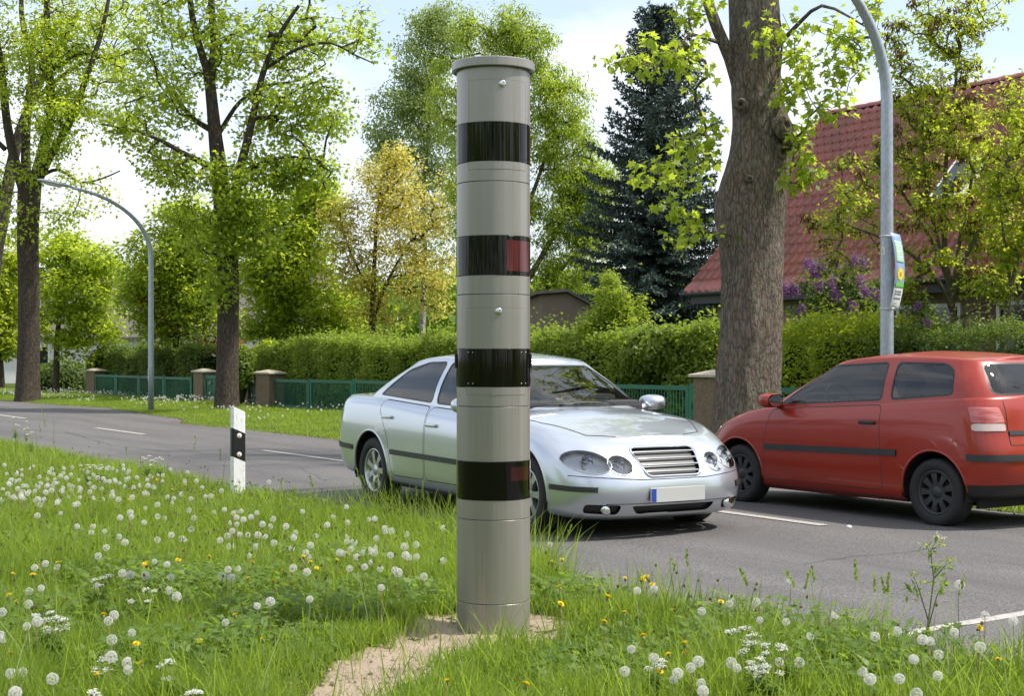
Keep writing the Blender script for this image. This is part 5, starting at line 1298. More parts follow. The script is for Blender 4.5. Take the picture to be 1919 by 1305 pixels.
def car(P):
    root = thing(P['name'], P['label'], "car", SD(P['s0'], P['d0'], .012), P['rz'])
    front_t = np.linspace(0, 1, 19); ts = np.concatenate([front_t, np.linspace(1, 2, 45)[1:], np.linspace(2, 3, 19)[1:]])
    rows = []
    for (p, zk) in P['rows']:
        x, y = sring(p, ts); rows.append(np.stack([x, y, smooth_keyz(zk, x)], 1))
    top = rows[-1]; 
    def ye(x): return np.interp(x, top[::-1, 0], top[::-1, 1])
    def ze(x): return np.interp(x, top[::-1, 0], top[::-1, 2])
    crown = lambda x: float(keyz(P['crown'], x))
    def ztop(x, y): return float(ze(x)+crown(x)*(1-min(1, abs(y)/max(.05, ye(x)))**2))
    sh = Shell(grid_bm(rows_dense(rows, 5), crown)); ctr = lambda f: f.calc_center_median()
    # cabin opening
    gb = P['g_base']; gx_, gy_ = sring(gb, ts)
    def inside_cabin(x, y, m=.02): return gb[1]+m < x < gb[0]-m and abs(y) < np.interp(x, gx_[::-1], gy_[::-1])-m
    sh.names.append("shelf")
    for f in sh.bm.faces:
        c = ctr(f)
        if f.normal.z > .5 and inside_cabin(c.x, c.y): f[sh.tag] = 1
    side = {s: (lambda f, s=s: ctr(f).y*s > .5 and f[sh.tag] != 1) for s in (1, -1)}
    frontf = lambda f: ctr(f).x > P['fax']+.25 and f.normal.x > .12
    rearf = lambda f: ctr(f).x < P['rax']-.3 and (f.normal.x < -.12 or (abs(ctr(f).y) < .815 and ctr(f).z > .85))
    R_ = P['wr']
    for s in (1, -1):
        for ax_ in (P['fax'], P['rax']): sh.mark("arch", oval(ax_, R_+.015, R_+.055, R_+.055, 40), (0, 2), side[s])
        for nm, poly in P['doors']: sh.outline(nm+("_l" if s > 0 else "_r"), rpoly(poly, .07), (0, 2), lambda f, s=s: side[s](f) and f[sh.tag] == 0)
        for i, poly in enumerate(P['strips']): sh.mark("strip%d_%d" % (i, s), poly, (0, 2), lambda f, s=s: side[s](f) and f[sh.tag] != sh.names.index("arch"))
    nf = lambda nm: (lambda f: frontf(f) and f[sh.tag] == 0)
    for i, poly in enumerate(P['headlights']):
        for s, q in (("l", poly), ("r", mirror_y(poly))): sh.mark("head%d_%s" % (i, s), q, (1, 2), nf(0))
    for poly in P['grille']: sh.mark("grille", poly, (1, 2), nf(0))
    for poly in P['intake']: sh.mark("intake", poly, (1, 2), nf(0))
    for nm, poly in P['rear']: sh.mark(nm, poly, (1, 2), lambda f: rearf(f) and f[sh.tag] == 0)
    bvh = sh.bvh(); pm = M[P['paint']]
    def hit(o, d):
        h = bvh.ray_cast(Vector(o), Vector(d)); return h[0], h[1]
    body = sh.extract(["body", "seam", "shelf"], "body", [pm, M['seam'], M['cabin']], root)
    for i in range(len(P['strips'])):
        for s in (1, -1): sh.extract(["strip%d_%d" % (i, s)], "side_strip", [M['rub']], root, .010)
    for nm, poly in P['doors']:
        for sfx, s in (("_l", 1), ("_r", -1)):
            dr = sh.extract([nm+sfx], nm.rstrip("0123456789"), [pm], root)
            if dr is None: continue
            hx, hz = P['handles'][nm] if nm in P['handles'] else (None, None)
            if hx is not None:
                p, n_ = hit((hx, s*2, hz), (0, -s, 0))
                if p: MB().box(p+Vector((0, s*.012, 0)), (.19, .028, .032), bev=.012).build("handle", M[P['handlemat']], dr)
    # lamps and openings
    for i, poly in enumerate(P['headlights']):
        for s in ("l", "r"):
            nm = "head%d_%s" % (i, s); h = sh.extract([nm], "headlight", [M['lens']], root, .002)
            if not h: continue
            sh.extract([nm], "reflector_bowl", [M['bowl']], h, -.045)
            sg = 1 if s == "l" else -1; cy = sum(p[0] for p in poly)/len(poly)*sg; cz_ = sum(p[1] for p in poly)/len(poly)
            p, n_ = hit((4, cy, cz_), (-1, 0, 0))
            if p:
                mb = MB(); mb.lathe([(.055, .0), (.05, -.02), (.03, -.04), (0, -.045)], p+Vector((-.02, 0, 0)), 18, 'x'); mb.lathe([(0, .0), (.012, -.004), (.014, -.03)], p+Vector((-.03, 0, 0)), 10, 'x'); mb.build("lamp_cup", M['chrome'], h)
                rimp = []
                for q in poly:
                    hp, hn = hit((4, q[0]*sg, q[1]), (-1, 0, 0))
                    if hp: rimp.append(hp+hn*.001)
                if len(rimp) > 3: MB().tube(rimp+[rimp[0]], .004, 5).build("lamp_rim", M['alloy'], h)
    gr = sh.extract(["grille"], "grille", [M['trim']], root, 0, Vector((-.035, 0, 0)))
    if gr:
        for poly in P['grille']:
            z0, z1 = min(p[1] for p in poly), max(p[1] for p in poly); mb = MB()
            for k in range(P['slats']):
                zz = z0+(z1-z0)*(k+.75)/(P['slats']+.5); ys_ = [p[0] for p in np.array([(yy, zz) for yy in np.linspace(-.6, .6, 81)]) if in_poly2(p, poly)]; pts = []
                for yy in ys_:
                    hp, hn = hit((4, yy, zz), (-1, 0, 0))
                    if hp: pts.append(hp+Vector((-.006, 0, 0)))
                if len(pts) > 2: MB().tube(pts, .0085, 6).build("grille_slat", M['chrome'] if P['chromehead'] else M['trim'], gr)
            pts = [hit((4, q[0], q[1]), (-1, 0, 0))[0] for q in poly]; pts = [q for q in pts if q]
            MB().tube(pts+[pts[0]], .012, 6).build("grille_frame", M['chrome'] if P['chromehead'] else M['trim'], gr)
    sh.extract(["intake"], "air_intake", [M['trim']], root, 0, Vector((-.03, 0, 0)))
    for y_, z_ in P['fogs']:
        p, n_ = hit((4, y_, z_), (-1, 0, 0))
        if p:
            mb = MB(); mb.lathe([(0, .012), (.035, .008), (.045, -.005), (.045, -.03)], p+Vector((-.01, 0, 0)), 18, 'x'); mb.build("fog_light", M['chrome'], root)
    for nm, mat, push in P['rearparts']: 
        for k, n2 in enumerate(nm[1]): sh.extract([n2], nm[0], [M[mat]], root, push)
    # seams draped over the skin
    for dirn, line in P['seams']:
        mb = MB(); pts = []; L_ = [Vector(p) for p in line]
        for a, b in zip(L_[:-1], L_[1:]):
            k = max(2, int((b-a).length/.05))
            for j in range(k): pts.append(a+(b-a)*j/k)
        pts.append(L_[-1]); q = []
        for p in pts:
            hp, hn = hit(p, dirn)
            if hp: q.append(hp+hn*.0008)
        if len(q) > 2: mb.tube(q, .0035, 5).build("panel_joint", M['seam'], body)
    # arch lips and liners
    for s in (1, -1):
        for ax_ in (P['fax'], P['rax']):
            pts = []; rad = R_+.055
            for k in range(33):
                a = math.radians(-8+196*k/32); x, z = ax_+rad*math.cos(a), R_+.015+rad*math.sin(a)
                hp, hn = hit((ax_+(rad+.012)*math.cos(a), s*2, R_+.015+(rad+.012)*math.sin(a)), (0, -s, 0))
                if hp: pts.append(Vector((x, hp.y-s*.004, z)))
            if len(pts) > 4: MB().tube(pts, .012, 6).build("arch_lip", pm, body)
            yo = abs(pts[len(pts)//2].y)-.006; yi = yo-.34; vs = []
            for k in range(25):
                a = math.radians(-12+204*k/24)
                for yy in (yo, yi): vs.append((ax_+rad*math.cos(a), s*yy, R_+.015+rad*math.sin(a)))
            fs = [(2*k, 2*k+1, 2*k+3, 2*k+2) for k in range(24)]+[[2*k+1 for k in range(25)]]
            MB().add(vs, fs).build("wheel_well", M['well'], body)
            wheel(root, ax_, s*(yo-P['ww']/2-.012), R_, P['ww'], P['spokes'], M[P['rim']])
    lx_ = P['rows'][0][0]; mb = MB(); zb = P['zfloor']
    for x0, x1, w_ in ((lx_[1]+.12, P['rax']-R_-.06, .70), (P['rax']-R_-.06, P['rax']+R_+.06, .50), (P['rax']+R_+.06, P['fax']-R_-.06, lx_[4]-.02), (P['fax']-R_-.06, P['fax']+R_+.06, .50), (P['fax']+R_+.06, lx_[0]-.12, .62)):
        mb.box(((x0+x1)/2, 0, zb+.05), (x1-x0-.002, 2*w_, .1))
    mb.build("floor_pan", M['well'], root)
    # greenhouse
    gtop = P['g_top']; bx, by = sring(gb, ts); tx, ty = sring(gtop, ts); tz = smooth_keyz(P['roof_z'], tx)
    bz = np.array([ztop(x, y)-.012 for x, y in zip(bx, by)]); B0 = np.stack([bx, by, bz], 1); T0 = np.stack([tx, ty, tz], 1); rows = []
    nrm = np.stack([np.gradient(by), -np.gradient(bx), 0*bx], 1); nrm = nrm/np.maximum(1e-6, np.linalg.norm(nrm, axis=1, keepdims=True)); nrm[:, :] *= -1
    cen = np.array([(gb[0]+gb[1])/2, 0, 0]); sgn = np.sign(np.sum(nrm*(B0-cen), axis=1, keepdims=True)); nrm *= np.where(sgn == 0, 1, sgn)
    for v in (0, .12, .25, .4, .55, .7, .82, .91, .96, 1.0):
        sft = max(0, v-.88)/.12
        p = B0*(1-v)+T0*v+nrm*P['bulge']*math.sin(math.pi*min(1, v/1.02)); 
        p[:, 2] += .018*math.sin(math.pi*v)*0
        if sft: p = p+np.array([0, 0, .010])*math.sin(math.pi*sft)
        p[0, 1] = 0; p[-1, 1] = 0; rows.append(p)
    gs = Shell(grid_bm(rows, lambda x: float(keyz(P['roof_crown'], x)), 20))
    sideg = {s: (lambda f, s=s: ctr(f).y*s > .3 and abs(f.normal.y) > .55 and f.normal.z < .8) for s in (1, -1)}
    for s in (1, -1):
        f_ = sideg[s]
        for k, poly in enumerate(P['dlo']):
            gs.mark("gtrim", rpoly(poly, .06), (0, 2), f_); gs.mark("side%d_%s" % (k, s), rpoly(inset(poly, .016), .05), (0, 2), f_)
    ff = lambda f: f.normal.x > .2 and ctr(f).x > .0 and gs.tag and f[gs.tag] == 0
    rr_ = lambda f: f.normal.x < -.25 and ctr(f).x < P['rax']+.4 and f[gs.tag] == 0
    gs.mark("wtrim", rpoly(P['wind'], .08), (1, 2), ff); gs.mark("windscreen", rpoly(inset(P['wind'], .014), .07), (1, 2), lambda f: f.normal.x > .2 and ctr(f).x > 0 and f[gs.tag] in (0, gs.names.index("wtrim")))
    gs.mark("rtrim", rpoly(P['rwin'], .08), (1, 2), rr_); gs.mark("rear_window", rpoly(inset(P['rwin'], .016), .07), (1, 2), lambda f: f.normal.x < -.25 and ctr(f).x < P['rax']+.4 and f[gs.tag] in (0, gs.names.index("rtrim")))
    gs.extract(["body", "gtrim", "wtrim", "rtrim"], "roof", [pm, M['trim'], M['trim'], M['trim']], root)
    gs.extract(["body"], "headliner", [M['cabin']], root, -.03)
    for s in (1, -1):
        for k in range(len(P['dlo'])): gs.extract(["side%d_%s" % (k, s)], "side_window", [M['carglass']], root, -.003)
    gs.extract(["windscreen"], "windscreen", [M['carglass']], root, -.002); gs.extract(["rear_window"], "rear_window", [M['carglass']], root, -.002)
    # cabin
    for y_ in (.36, -.36): seat(root, P['seatx'], y_, .5)
    seat(root, P['seatx']-.85, 0, 1.2, .38, False)
    mb = MB(); xd = P['dashx']; mb.box((xd, 0, ztop(xd, 0)-.05), (.5, 1.3, .16), bev=.05); mb.box((xd-.12, .36, ztop(xd, 0)+.03), (.22, .36, .10), bev=.04); mb.build("dashboard", M['cabin'], root)
    sw = Vector((xd-.42, .36, ztop(xd, 0)+.0)); RM = Matrix.Rotation(math.radians(-62), 3, 'Y'); pts = [sw+RM @ Vector((.185*math.cos(a), .185*math.sin(a), 0)) for a in [2*math.pi*k/28 for k in range(29)]]
    mb = MB(); mb.tube(pts, .015, 7); mb.tube([sw+RM @ Vector((0, -.18, 0)), sw+RM @ Vector((0, .18, 0))], .018, 6); mb.tube([sw, xd and sw+Vector((.3, 0, -.1))], .03, 6); mb.build("steering_wheel", M['trim'], root)
    MB().box((gtop[0]-.02, 0, float(tz[0])-.06), (.03, .22, .06), bev=.012).build("inner_mirror", M['trim'], root)
    # mirrors
    for s in (1, -1):
        mx, my, mz = P['mirror']; mb = MB(); prof = [(0, .11), (.05, .105), (.085, .07), (.098, 0), (.094, -.05), (.085, -.085)]
        vs = []; n = 18
        for r0, h in prof:
            for j in range(n):
                a = 2*math.pi*j/n; ca, sa = math.cos(a), math.sin(a); vs.append((mx+h*.95, s*(my+.11*math.copysign(abs(ca)**.75, ca)*r0/.098), mz+.07*math.copysign(abs(sa)**.75, sa)*r0/.098))
        fs = [(i*n+j, i*n+(j+1) % n, (i+1)*n+(j+1) % n, (i+1)*n+j) for i in range(len(prof)-1) for j in range(n)]; mb.add(vs, fs, 0, True)
        mb.tube([(mx+.02, s*(my-.08), mz-.03), (mx+.04, s*(my-.2), mz-.06)], [.03, .035], 8); mh = mb.build("door_mirror", pm if P['mirrorpaint'] else M['trim'], root)
        mb = MB(); vs = [(mx-.083, s*my+.088*math.cos(a), mz+.055*math.sin(a)) for a in [2*math.pi*k/18 for k in range(18)]]; mb.add(vs, [list(range(18))]); mb.build("mirror_glass", M['chrome'], mh)
    # plates
    for sg, zz, blue in ((1, P['platez'][0], True), (-1, P['platez'][1], True)):
        p, n_ = hit((4*sg, 0, zz), (-sg, 0, 0)); x = p.x+sg*.012; q = MB(); q.box((x, 0, zz), (.012, .52, .112), bev=.003); pl = q.build("number_plate", M['plate'], root)
        q = MB(); q.box((x+sg*.0065, -sg*.232, zz), (.003, .045, .10)); q.build("blue_strip", M['eublue'], pl)
    for y0, y1 in ((.28, -.28), (-.1, -.66)):
        pts = []
        for k in range(9):
            f_ = k/8; yy = y0+(y1-y0)*f_; xx = np.interp(abs(yy), gy_[:19], gx_[:19])-.02-.0*f_; pts.append((xx-.015*math.sin(f_*3.1), yy, ztop(xx, yy)+.018+.02*math.sin(f_*3.1)))
        MB().tube(pts, .008, 5).build("wiper", M['trim'], root)
    if P.get('rearwiper'):
        a, b = P['rearwiper']; MB().tube([a, b], .009, 5).build("rear_wiper", M['trim'], root)
    return root

n_ = 3.1
silver = dict(name="silver_saloon_car", label="silver saloon car driving right in the near lane behind the column", s0=11.30, d0=7.47, rz=math.atan2(-UY, -UX)-math.radians(2.5),
    fax=1.45, rax=-1.38, wr=.318, ww=.21, spokes=7, rim='alloy', paint='silver', zfloor=.19, chromehead=True, handlemat='silver', mirrorpaint=True,
    rows=[((2.14, -2.28, .62, .5, .79, n_), [(-2.3, .29), (-1.7, .22), (0, .195), (1.7, .17), (2.14, .145)]),
          ((2.25, -2.38, .68, .52, .875, n_), [(-2.4, .34), (-1.4, .27), (1.4, .24), (2.2, .19)]),
          ((2.31, -2.44, .74, .55, .90, n_), [(-2.45, .50), (0, .45), (1.5, .42), (2.3, .36)]),
          ((2.27, -2.43, .76, .56, .905, n_), [(-2.45, .66), (0, .61), (1.5, .58), (2.3, .50)]),
          ((2.19, -2.41, .78, .56, .90, n_), [(-2.4, .82), (0, .765), (1.4, .71), (2.2, .60)]),
          ((2.10, -2.38, .80, .56, .872, n_), [(-2.4, .96), (-1.2, .95), (0, .88), (1.2, .83), (1.7, .765), (2.1, .68)]),
          ((2.01, -2.34, .84, .56, .815, n_), [(-2.34, 1.035), (-1.2, 1.015), (0, .955), (.9, .925), (1.5, .87), (1.8, .80), (2.02, .735)])],
    crown=[(-2.4, .02), (-1.6, .035), (.9, .075), (1.5, .075), (2.0, .03)],
    g_base=(1.08, -1.90, .55, .50, .805, 2.9), g_top=(.20, -1.06, .26, .28, .60, 3.2), roof_z=[(.25, 1.345), (-.05, 1.395), (-.45, 1.415), (-.8, 1.395), (-1.08, 1.345)], roof_crown=[(.2, .03), (-.4, .055), (-1.05, .03)], bulge=.035,
    doors=[("door1", [(.88, .30), (.90, .62), (.83, .925), (-.22, .965), (-.24, .30)]), ("door2", [(-.255, .30), (-.235, .965), (-1.16, 1.01), (-1.2, .92), (-1.0, .66), (-.93, .30)])],
    handles={"door1": (-.10, .80), "door2": (-1.0, .845)}, strips=[[(.87, .475), (-.93, .50), (-.93, .545), (.87, .52)], [(2.2, .375), (1.86, .39), (1.86, .43), (2.2, .415)], [(-1.78, .50), (-2.3, .52), (-2.3, .565), (-1.78, .545)]],
    headlights=[oval(.675, .60, .155, .085, 28, .12), oval(.45, .575, .098, .072, 24)], grille=[rpoly([(-.315, .70), (.315, .70), (.26, .485), (-.26, .485)], .06)], slats=4,
    intake=[rpoly([(-.40, .265), (.40, .265), (.34, .20), (-.34, .20)], .03), rpoly([(.48, .275), (.74, .285), (.74, .215), (.50, .20)], .03), rpoly([(-.48, .275), (-.74, .285), (-.74, .215), (-.50, .20)], .03)], fogs=[(.58, .243), (-.58, .243)],
    rear=[("tl", rpoly([(.45, .78), (.82, .80), (.82, .96), (.5, .95)], .04)), ("tr", rpoly([(-.45, .78), (-.82, .80), (-.82, .96), (-.5, .95)], .04))], rearparts=[(("tail_light", ("tl", "tr")), 'tail', .004)],
    seams=[((0, 0, -1), [(.98, .80, 2), (1.5, .72, 2), (1.86, .55, 2), (1.95, .33, 2)]), ((0, 0, -1), [(.98, -.80, 2), (1.5, -.72, 2), (1.86, -.55, 2), (1.95, -.33, 2)]), ((-1, 0, 0), [(4, -.82, .50), (4, -.3, .465), (4, .3, .465), (4, .82, .50)]), ((0, 0, -1), [(-1.95, .66, 2), (-2.25, .6, 2)]), ((0, 0, -1), [(-1.95, -.66, 2), (-2.25, -.6, 2)]), ((-1, 0, 0), [(4, -.6, .285), (4, 0, .282), (4, .6, .285)])],
    dlo=[[(.70, .965), (.17, 1.335), (-.19, 1.368), (-.20, .985)], [(-.27, .99), (-.26, 1.37), (-.62, 1.365), (-.93, 1.30), (-1.36, 1.045)]],
    wind=[(-.72, .985), (.72, .985), (.55, 1.335), (-.55, 1.335)], rwin=[(-.62, 1.06), (.62, 1.06), (.49, 1.335), (-.49, 1.335)],
    seatx=-.15, dashx=.72, mirror=(.66, .97, 1.0), platez=(.345, .70))
silver_car = car(silver); silver_car.scale = (1.03, 1.03, 1.03)
n_ = 3.2
red = dict(name="red_hatchback_car", label="red three-door hatchback driving left in the far lane at the right edge", s0=9.53, d0=10.50, rz=math.atan2(UY, UX),
    fax=1.25, rax=-1.20, wr=.292, ww=.19, spokes=9, rim='rub', paint='redpaint', zfloor=.18, chromehead=False, handlemat='trim', mirrorpaint=True,
    rows=[((1.80, -1.70, .50, .34, .74, n_), [(-1.7, .28), (-1.2, .19), (0, .175), (1.8, .18)]),
          ((1.90, -1.79, .55, .36, .80, n_), [(-1.8, .34), (-1.2, .24), (1.8, .24)]),
          ((1.96, -1.85, .60, .38, .825, n_), [(-1.85, .50), (0, .42), (1.9, .42)]),
          ((1.94, -1.85, .62, .38, .83, n_), [(-1.85, .655), (0, .60), (1.9, .56)]),
          ((1.86, -1.80, .64, .38, .83, n_), [(-1.8, .82), (0, .765), (1.9, .66)]),
          ((1.78, -1.765, .66, .38, .815, n_), [(-1.8, 1.0), (-1.2, .97), (0, .895), (1.1, .84), (1.8, .735)]),
          ((1.68, -1.72, .70, .36, .77, n_), [(-1.72, 1.12), (-1.2, 1.085), (-.5, 1.03), (.3, .985), (.95, .955), (1.68, .79)])],
    crown=[(-1.7, .02), (.9, .06), (1.5, .05), (1.7, .02)],
    g_base=(1.12, -1.72, .55, .34, .768, 3.1), g_top=(.17, -1.50, .28, .26, .60, 3.4), roof_z=[(.2, 1.385), (-.1, 1.435), (-.6, 1.455), (-1.1, 1.45), (-1.5, 1.42)], roof_crown=[(.2, .03), (-.6, .055), (-1.5, .035)], bulge=.03,
    doors=[("door1", [(.86, .27), (.89, .6), (.80, .955), (-.60, 1.03), (-.63, .27)])],
    handles={"door1": (-.46, .865)}, strips=[[(.86, .555), (-.80, .585), (-.80, .64), (.86, .61)], [(1.9, .53), (1.62, .54), (1.62, .59), (1.9, .58)]],
    headlights=[rpoly([(.36, .60), (.74, .62), (.74, .75), (.42, .72)], .05)], grille=[rpoly([(-.30, .70), (.30, .70), (.28, .62), (-.28, .62)], .02)], slats=2,
    intake=[rpoly([(-.5, .40), (.5, .40), (.45, .28), (-.45, .28)], .03)], fogs=[(.62, .33), (-.62, .33)],
    rear=[("tl", rpoly([(.575, .90), (.80, .90), (.79, 1.03), (.60, 1.03)], .025)), ("tr", rpoly([(-.575, .90), (-.80, .90), (-.79, 1.03), (-.60, 1.03)], .025)), ("cl", rpoly([(.575, .835), (.805, .835), (.80, .895), (.575, .895)], .02)), ("cr", rpoly([(-.575, .835), (-.805, .835), (-.80, .895), (-.575, .895)], .02)), ("mould", [(-.9, .585), (.9, .585), (.9, .64), (-.9, .64)]), ("garnish", [(-.55, .80), (.55, .80), (.55, .835), (-.55, .835)]), ("apron", [(-.9, .20), (.9, .20), (.9, .385), (-.9, .385)])],
    rearparts=[(("tail_light", ("tl", "tr")), 'tail', .006), (("reversing_light", ("cl", "cr")), 'tailclear', .006), (("bumper_moulding", ("mould",)), 'rub', .012), (("hatch_trim", ("garnish",)), 'rub', .01), (("bumper_apron", ("apron",)), 'trim', .003)],
    seams=[((0, 0, -1), [(1.02, .74, 2), (1.4, .68, 2), (1.6, .5, 2)]), ((0, 0, -1), [(1.02, -.74, 2), (1.4, -.68, 2), (1.6, -.5, 2)]), ((1, 0, 0), [(-4, .54, 1.08), (-4, .56, .72), (-4, -.56, .72), (-4, -.54, 1.08)]), ((0, -1, 0), [(-.9, 4, .22), (.9, 4, .22)])],
    dlo=[[(.74, .99), (.16, 1.375), (-.56, 1.41), (-.58, 1.06)], [(-.67, 1.065), (-.65, 1.41), (-1.20, 1.40), (-1.32, 1.34), (-1.37, 1.125)]],
    wind=[(-.69, 1.0), (.69, 1.0), (.54, 1.375), (-.54, 1.375)], rwin=[(-.62, 1.13), (.62, 1.13), (.55, 1.405), (-.55, 1.405)],
    seatx=-.18, dashx=.72, mirror=(.68, .93, 1.035), platez=(.47, .735), rearwiper=((-1.70, .0, 1.14), (-1.66, .36, 1.2)))
red_car = car(red)

# drivers, dimly seen through the glass
M['skin'] = plain("skin", (.46, .27, .19), .55, vs=60); M['hair'] = plain("dark_brown_hair", (.03, .02, .013), .7, vs=120, var=.3)
def skinned(name, nodes, edges, mat, parent, sub=2):
    """nodes: [(x, y, z, r)]; node 0 is the root"""
    me = bpy.data.meshes.new(name); me.from_pydata([n[:3] for n in nodes], edges, []); o = bpy.data.objects.new(name, me); COL.objects.link(o)
    md = o.modifiers.new("skin", 'SKIN'); md.use_smooth_shade = True
    for v, n in zip(me.skin_vertices[0].data, nodes): v.radius = (n[3], n[3] if len(n) < 5 else n[4])
    me.skin_vertices[0].data[0].use_root = True
    s = o.modifiers.new("sub", 'SUBSURF'); s.levels = sub; s.render_levels = sub
    dg = bpy.context.evaluated_depsgraph_get(); m2 = bpy.data.meshes.new_from_object(o.evaluated_get(dg)); m2.name = name; bpy.data.objects.remove(o)
    m2.materials.clear(); m2.materials.append(mat); m2.polygons.foreach_set("use_smooth", [True]*len(m2.polygons))
    q = bpy.data.objects.new(name, m2); COL.objects.link(q); q.parent = parent; return q
def driver(P, label, shirt):
    y = .36; sx = P['seatx']; dx_ = P['dashx']; wz = .985
    wx = dx_-.42; o = thing("person", label, "person", SD(P['s0'], P['d0'], .012), P['rz'])
    N, E = [], []
    def nd(x, yy, z, r, par=None):
        N.append((x, yy, z, r)); 
        if par is not None: E.append((par, len(N)-1))
        return len(N)-1
    pel = nd(sx-.13, y, .56, .145); bel = nd(sx-.19, y, .74, .135, pel); che = nd(sx-.24, y, .93, .145, bel); ncb = nd(sx-.24, y, 1.06, .075, che); nck = nd(sx-.225, y, 1.115, .052, ncb)
    jaw = nd(sx-.20, y, 1.165, .068, nck); sk = nd(sx-.205, y, 1.235, .086, jaw); nd(sx-.21, y, 1.30, .055, sk)
    nose = nd(sx-.112, y, 1.205, .014, sk)
    for sg in (1, -1):
        sh_ = nd(sx-.24, y+sg*.17, 1.0, .068, che); el = nd(sx-.02, y+sg*.25, .80, .045, sh_); wr = nd(wx-.06, y+sg*.19, wz-.03, .030, el); pa = nd(wx-.005, y+sg*.185, wz+.03, .033, wr)
        for k in range(4):
            f1 = nd(wx+.035, y+sg*(.165+.017*k), wz+.055-.006*k, .009, pa); f2 = nd(wx+.045+.002*k, y+sg*(.16+.017*k), wz+.02-.004*k, .0085, f1); nd(wx+.02, y+sg*(.16+.017*k), wz+.002, .008, f2)
        t1 = nd(wx-.015, y+sg*.145, wz+.035, .0105, pa); nd(wx+.0, y+sg*.13, wz+.06, .009, t1)
        kn = nd(sx+.30, y+sg*.15, .62, .085, pel); nd(sx+.55, y+sg*.13, .34, .055, kn)
    body = skinned("body", N, E, M['skin'], o)
    n2 = [(sx-.13, y, .56, .16), (sx-.19, y, .74, .15), (sx-.24, y, .93, .158), (sx-.24, y, 1.04, .09)]; e2 = [(0, 1), (1, 2), (2, 3)]
    for sg in (1, -1): b = len(n2); n2 += [(sx-.24, y+sg*.17, 1.0, .08), (sx-.13, y+sg*.21, .90, .068), (sx-.02, y+sg*.25, .80, .058), (wx-.14, y+sg*.205, .91, .045)]; e2 += [(2, b), (b, b+1), (b+1, b+2), (b+2, b+3)]
    skinned("shirt", n2, e2, shirt, o)
    mb = MB(); vs = []; n = 20
    for i in range(9):
        th = math.pi*.5*i/8
        for j in range(n):
            a = 2*math.pi*j/n; r_ = .098; back = .03*max(0, -math.cos(a)); vs.append((sx-.222+r_*1.02*math.cos(th)*math.cos(a), y+r_*.93*math.cos(th)*math.sin(a), 1.238+.10*math.sin(th)-(.05 if math.cos(a) < .2 else -.012)*math.cos(th)))
    mb.add(vs, [(i*n+j, i*n+(j+1) % n, (i+1)*n+(j+1) % n, (i+1)*n+j) for i in range(8) for j in range(n)], 0, True); mb.build("hair", M['hair'], o)
    for sg in (1, -1): MB().lathe([(0, .009), (.008, .004), (.009, 0), (0, -.009)], (sx-.126, y+sg*.034, 1.228), 8).build("eye", M['trim'], o)
    return o
silver_car_driver = driver(silver, "person in a pale shirt driving the silver car, hands on the wheel", plain("pale_shirt", (.45, .43, .40), .8)); silver_car_driver.scale = (1.03, 1.03, 1.03)
driver(red, "person in dark clothes driving the red car, hands on the wheel", plain("dark_jacket", (.02, .022, .028), .8))
# ------------------------------------------------------------------ meadow: grass, weeds, flowers
def in_dirt(X, Y, wob_=True):
    return in_poly(X+(fbm(X*4, Y*4, 91)-.5)*.25, Y+(fbm(X*4, Y*4, 92)-.5)*.2, dirt_w)
def soft_dirt(X, Y, r, m=.10): return in_dirt(X+r.normal(0, m, X.shape)*.8, Y+r.normal(0, m, X.shape))
def near_column(X, Y, m=.0): return (X-CC.x)**2+(Y-CC.y)**2 < (CR+m)**2
def blades(P, h, wd, lean, tint, r, bend=.5):
    n = len(P); az = r.random(n)*2*np.pi; dx, dy = np.cos(az), np.sin(az); sx, sy = -dy, dx
    face = r.random(n)*np.pi; sx, sy = np.cos(face), np.sin(face); ln = lean*h
    V = np.zeros((n, 7, 3))
    for i, (t, ww) in enumerate(((0, 1.0), (.42, .85), (.78, .5), (1, 0))):
        o = ln*(t*(1-bend)+bend*t*t); zz = h*(t-.22*np.minimum(1, lean)*t*t)
        c = P+np.stack([dx*o, dy*o, zz], 1)
        if i < 3:
            V[:, 2*i] = c-np.stack([sx*wd*ww/2, sy*wd*ww/2, 0*wd], 1); V[:, 2*i+1] = c+np.stack([sx*wd*ww/2, sy*wd*ww/2, 0*wd], 1)
        else: V[:, 6] = c
    b = np.arange(n)[:, None]*7
    L = (b+np.array([[0, 1, 3, 2, 2, 3, 5, 4, 4, 5, 6]])).ravel(); st = (np.arange(n)[:, None]*11+np.array([[0, 4, 8]])).ravel()
    return V.reshape(-1, 3), L, st, np.repeat(tint, 7)
def merge(parts):
    V, L, S, T = [], [], [], []; v0 = l0 = 0
    for v, l, s, t in parts: V.append(v); L.append(l+v0); S.append(s+l0); T.append(t); v0 += len(v); l0 += len(l)
    return np.concatenate(V), np.concatenate(L), np.concatenate(S), np.concatenate(T)
def scatter_near(n, y0, y1, r, power=1.0, margin=.04):
    Y = y0+(y1-y0)*r.random(n)**power; X = (r.random(n)*2-1)*(.42*Y+.7)
    s, d = sd_of(X, Y); ok = (d < d_near(s)-margin+(fbm(s*3, d*3, 95)-.5)*.25) & ~near_column(X, Y, .012)
    return X[ok], Y[ok]
r_ = np.random.default_rng(101)
wc = [(430, 1130, 900, .6), (560, 1190, 800, .45), (250, 1110, 560, .55), (720, 1150, 560, .38), (1080, 1140, 520, .38), (1200, 1230, 520, .5), (80, 1200, 460, .5), (1450, 1180, 420, .5), (330, 1270, 360, .45), (1110, 1270, 360, .35), (1700, 1250, 420, .55), (1120, 1090, 320, .35), (600, 1080, 300, .45), (520, 1240, 420, .35), (150, 1040, 300, .5), (1560, 1285, 300, .4)]
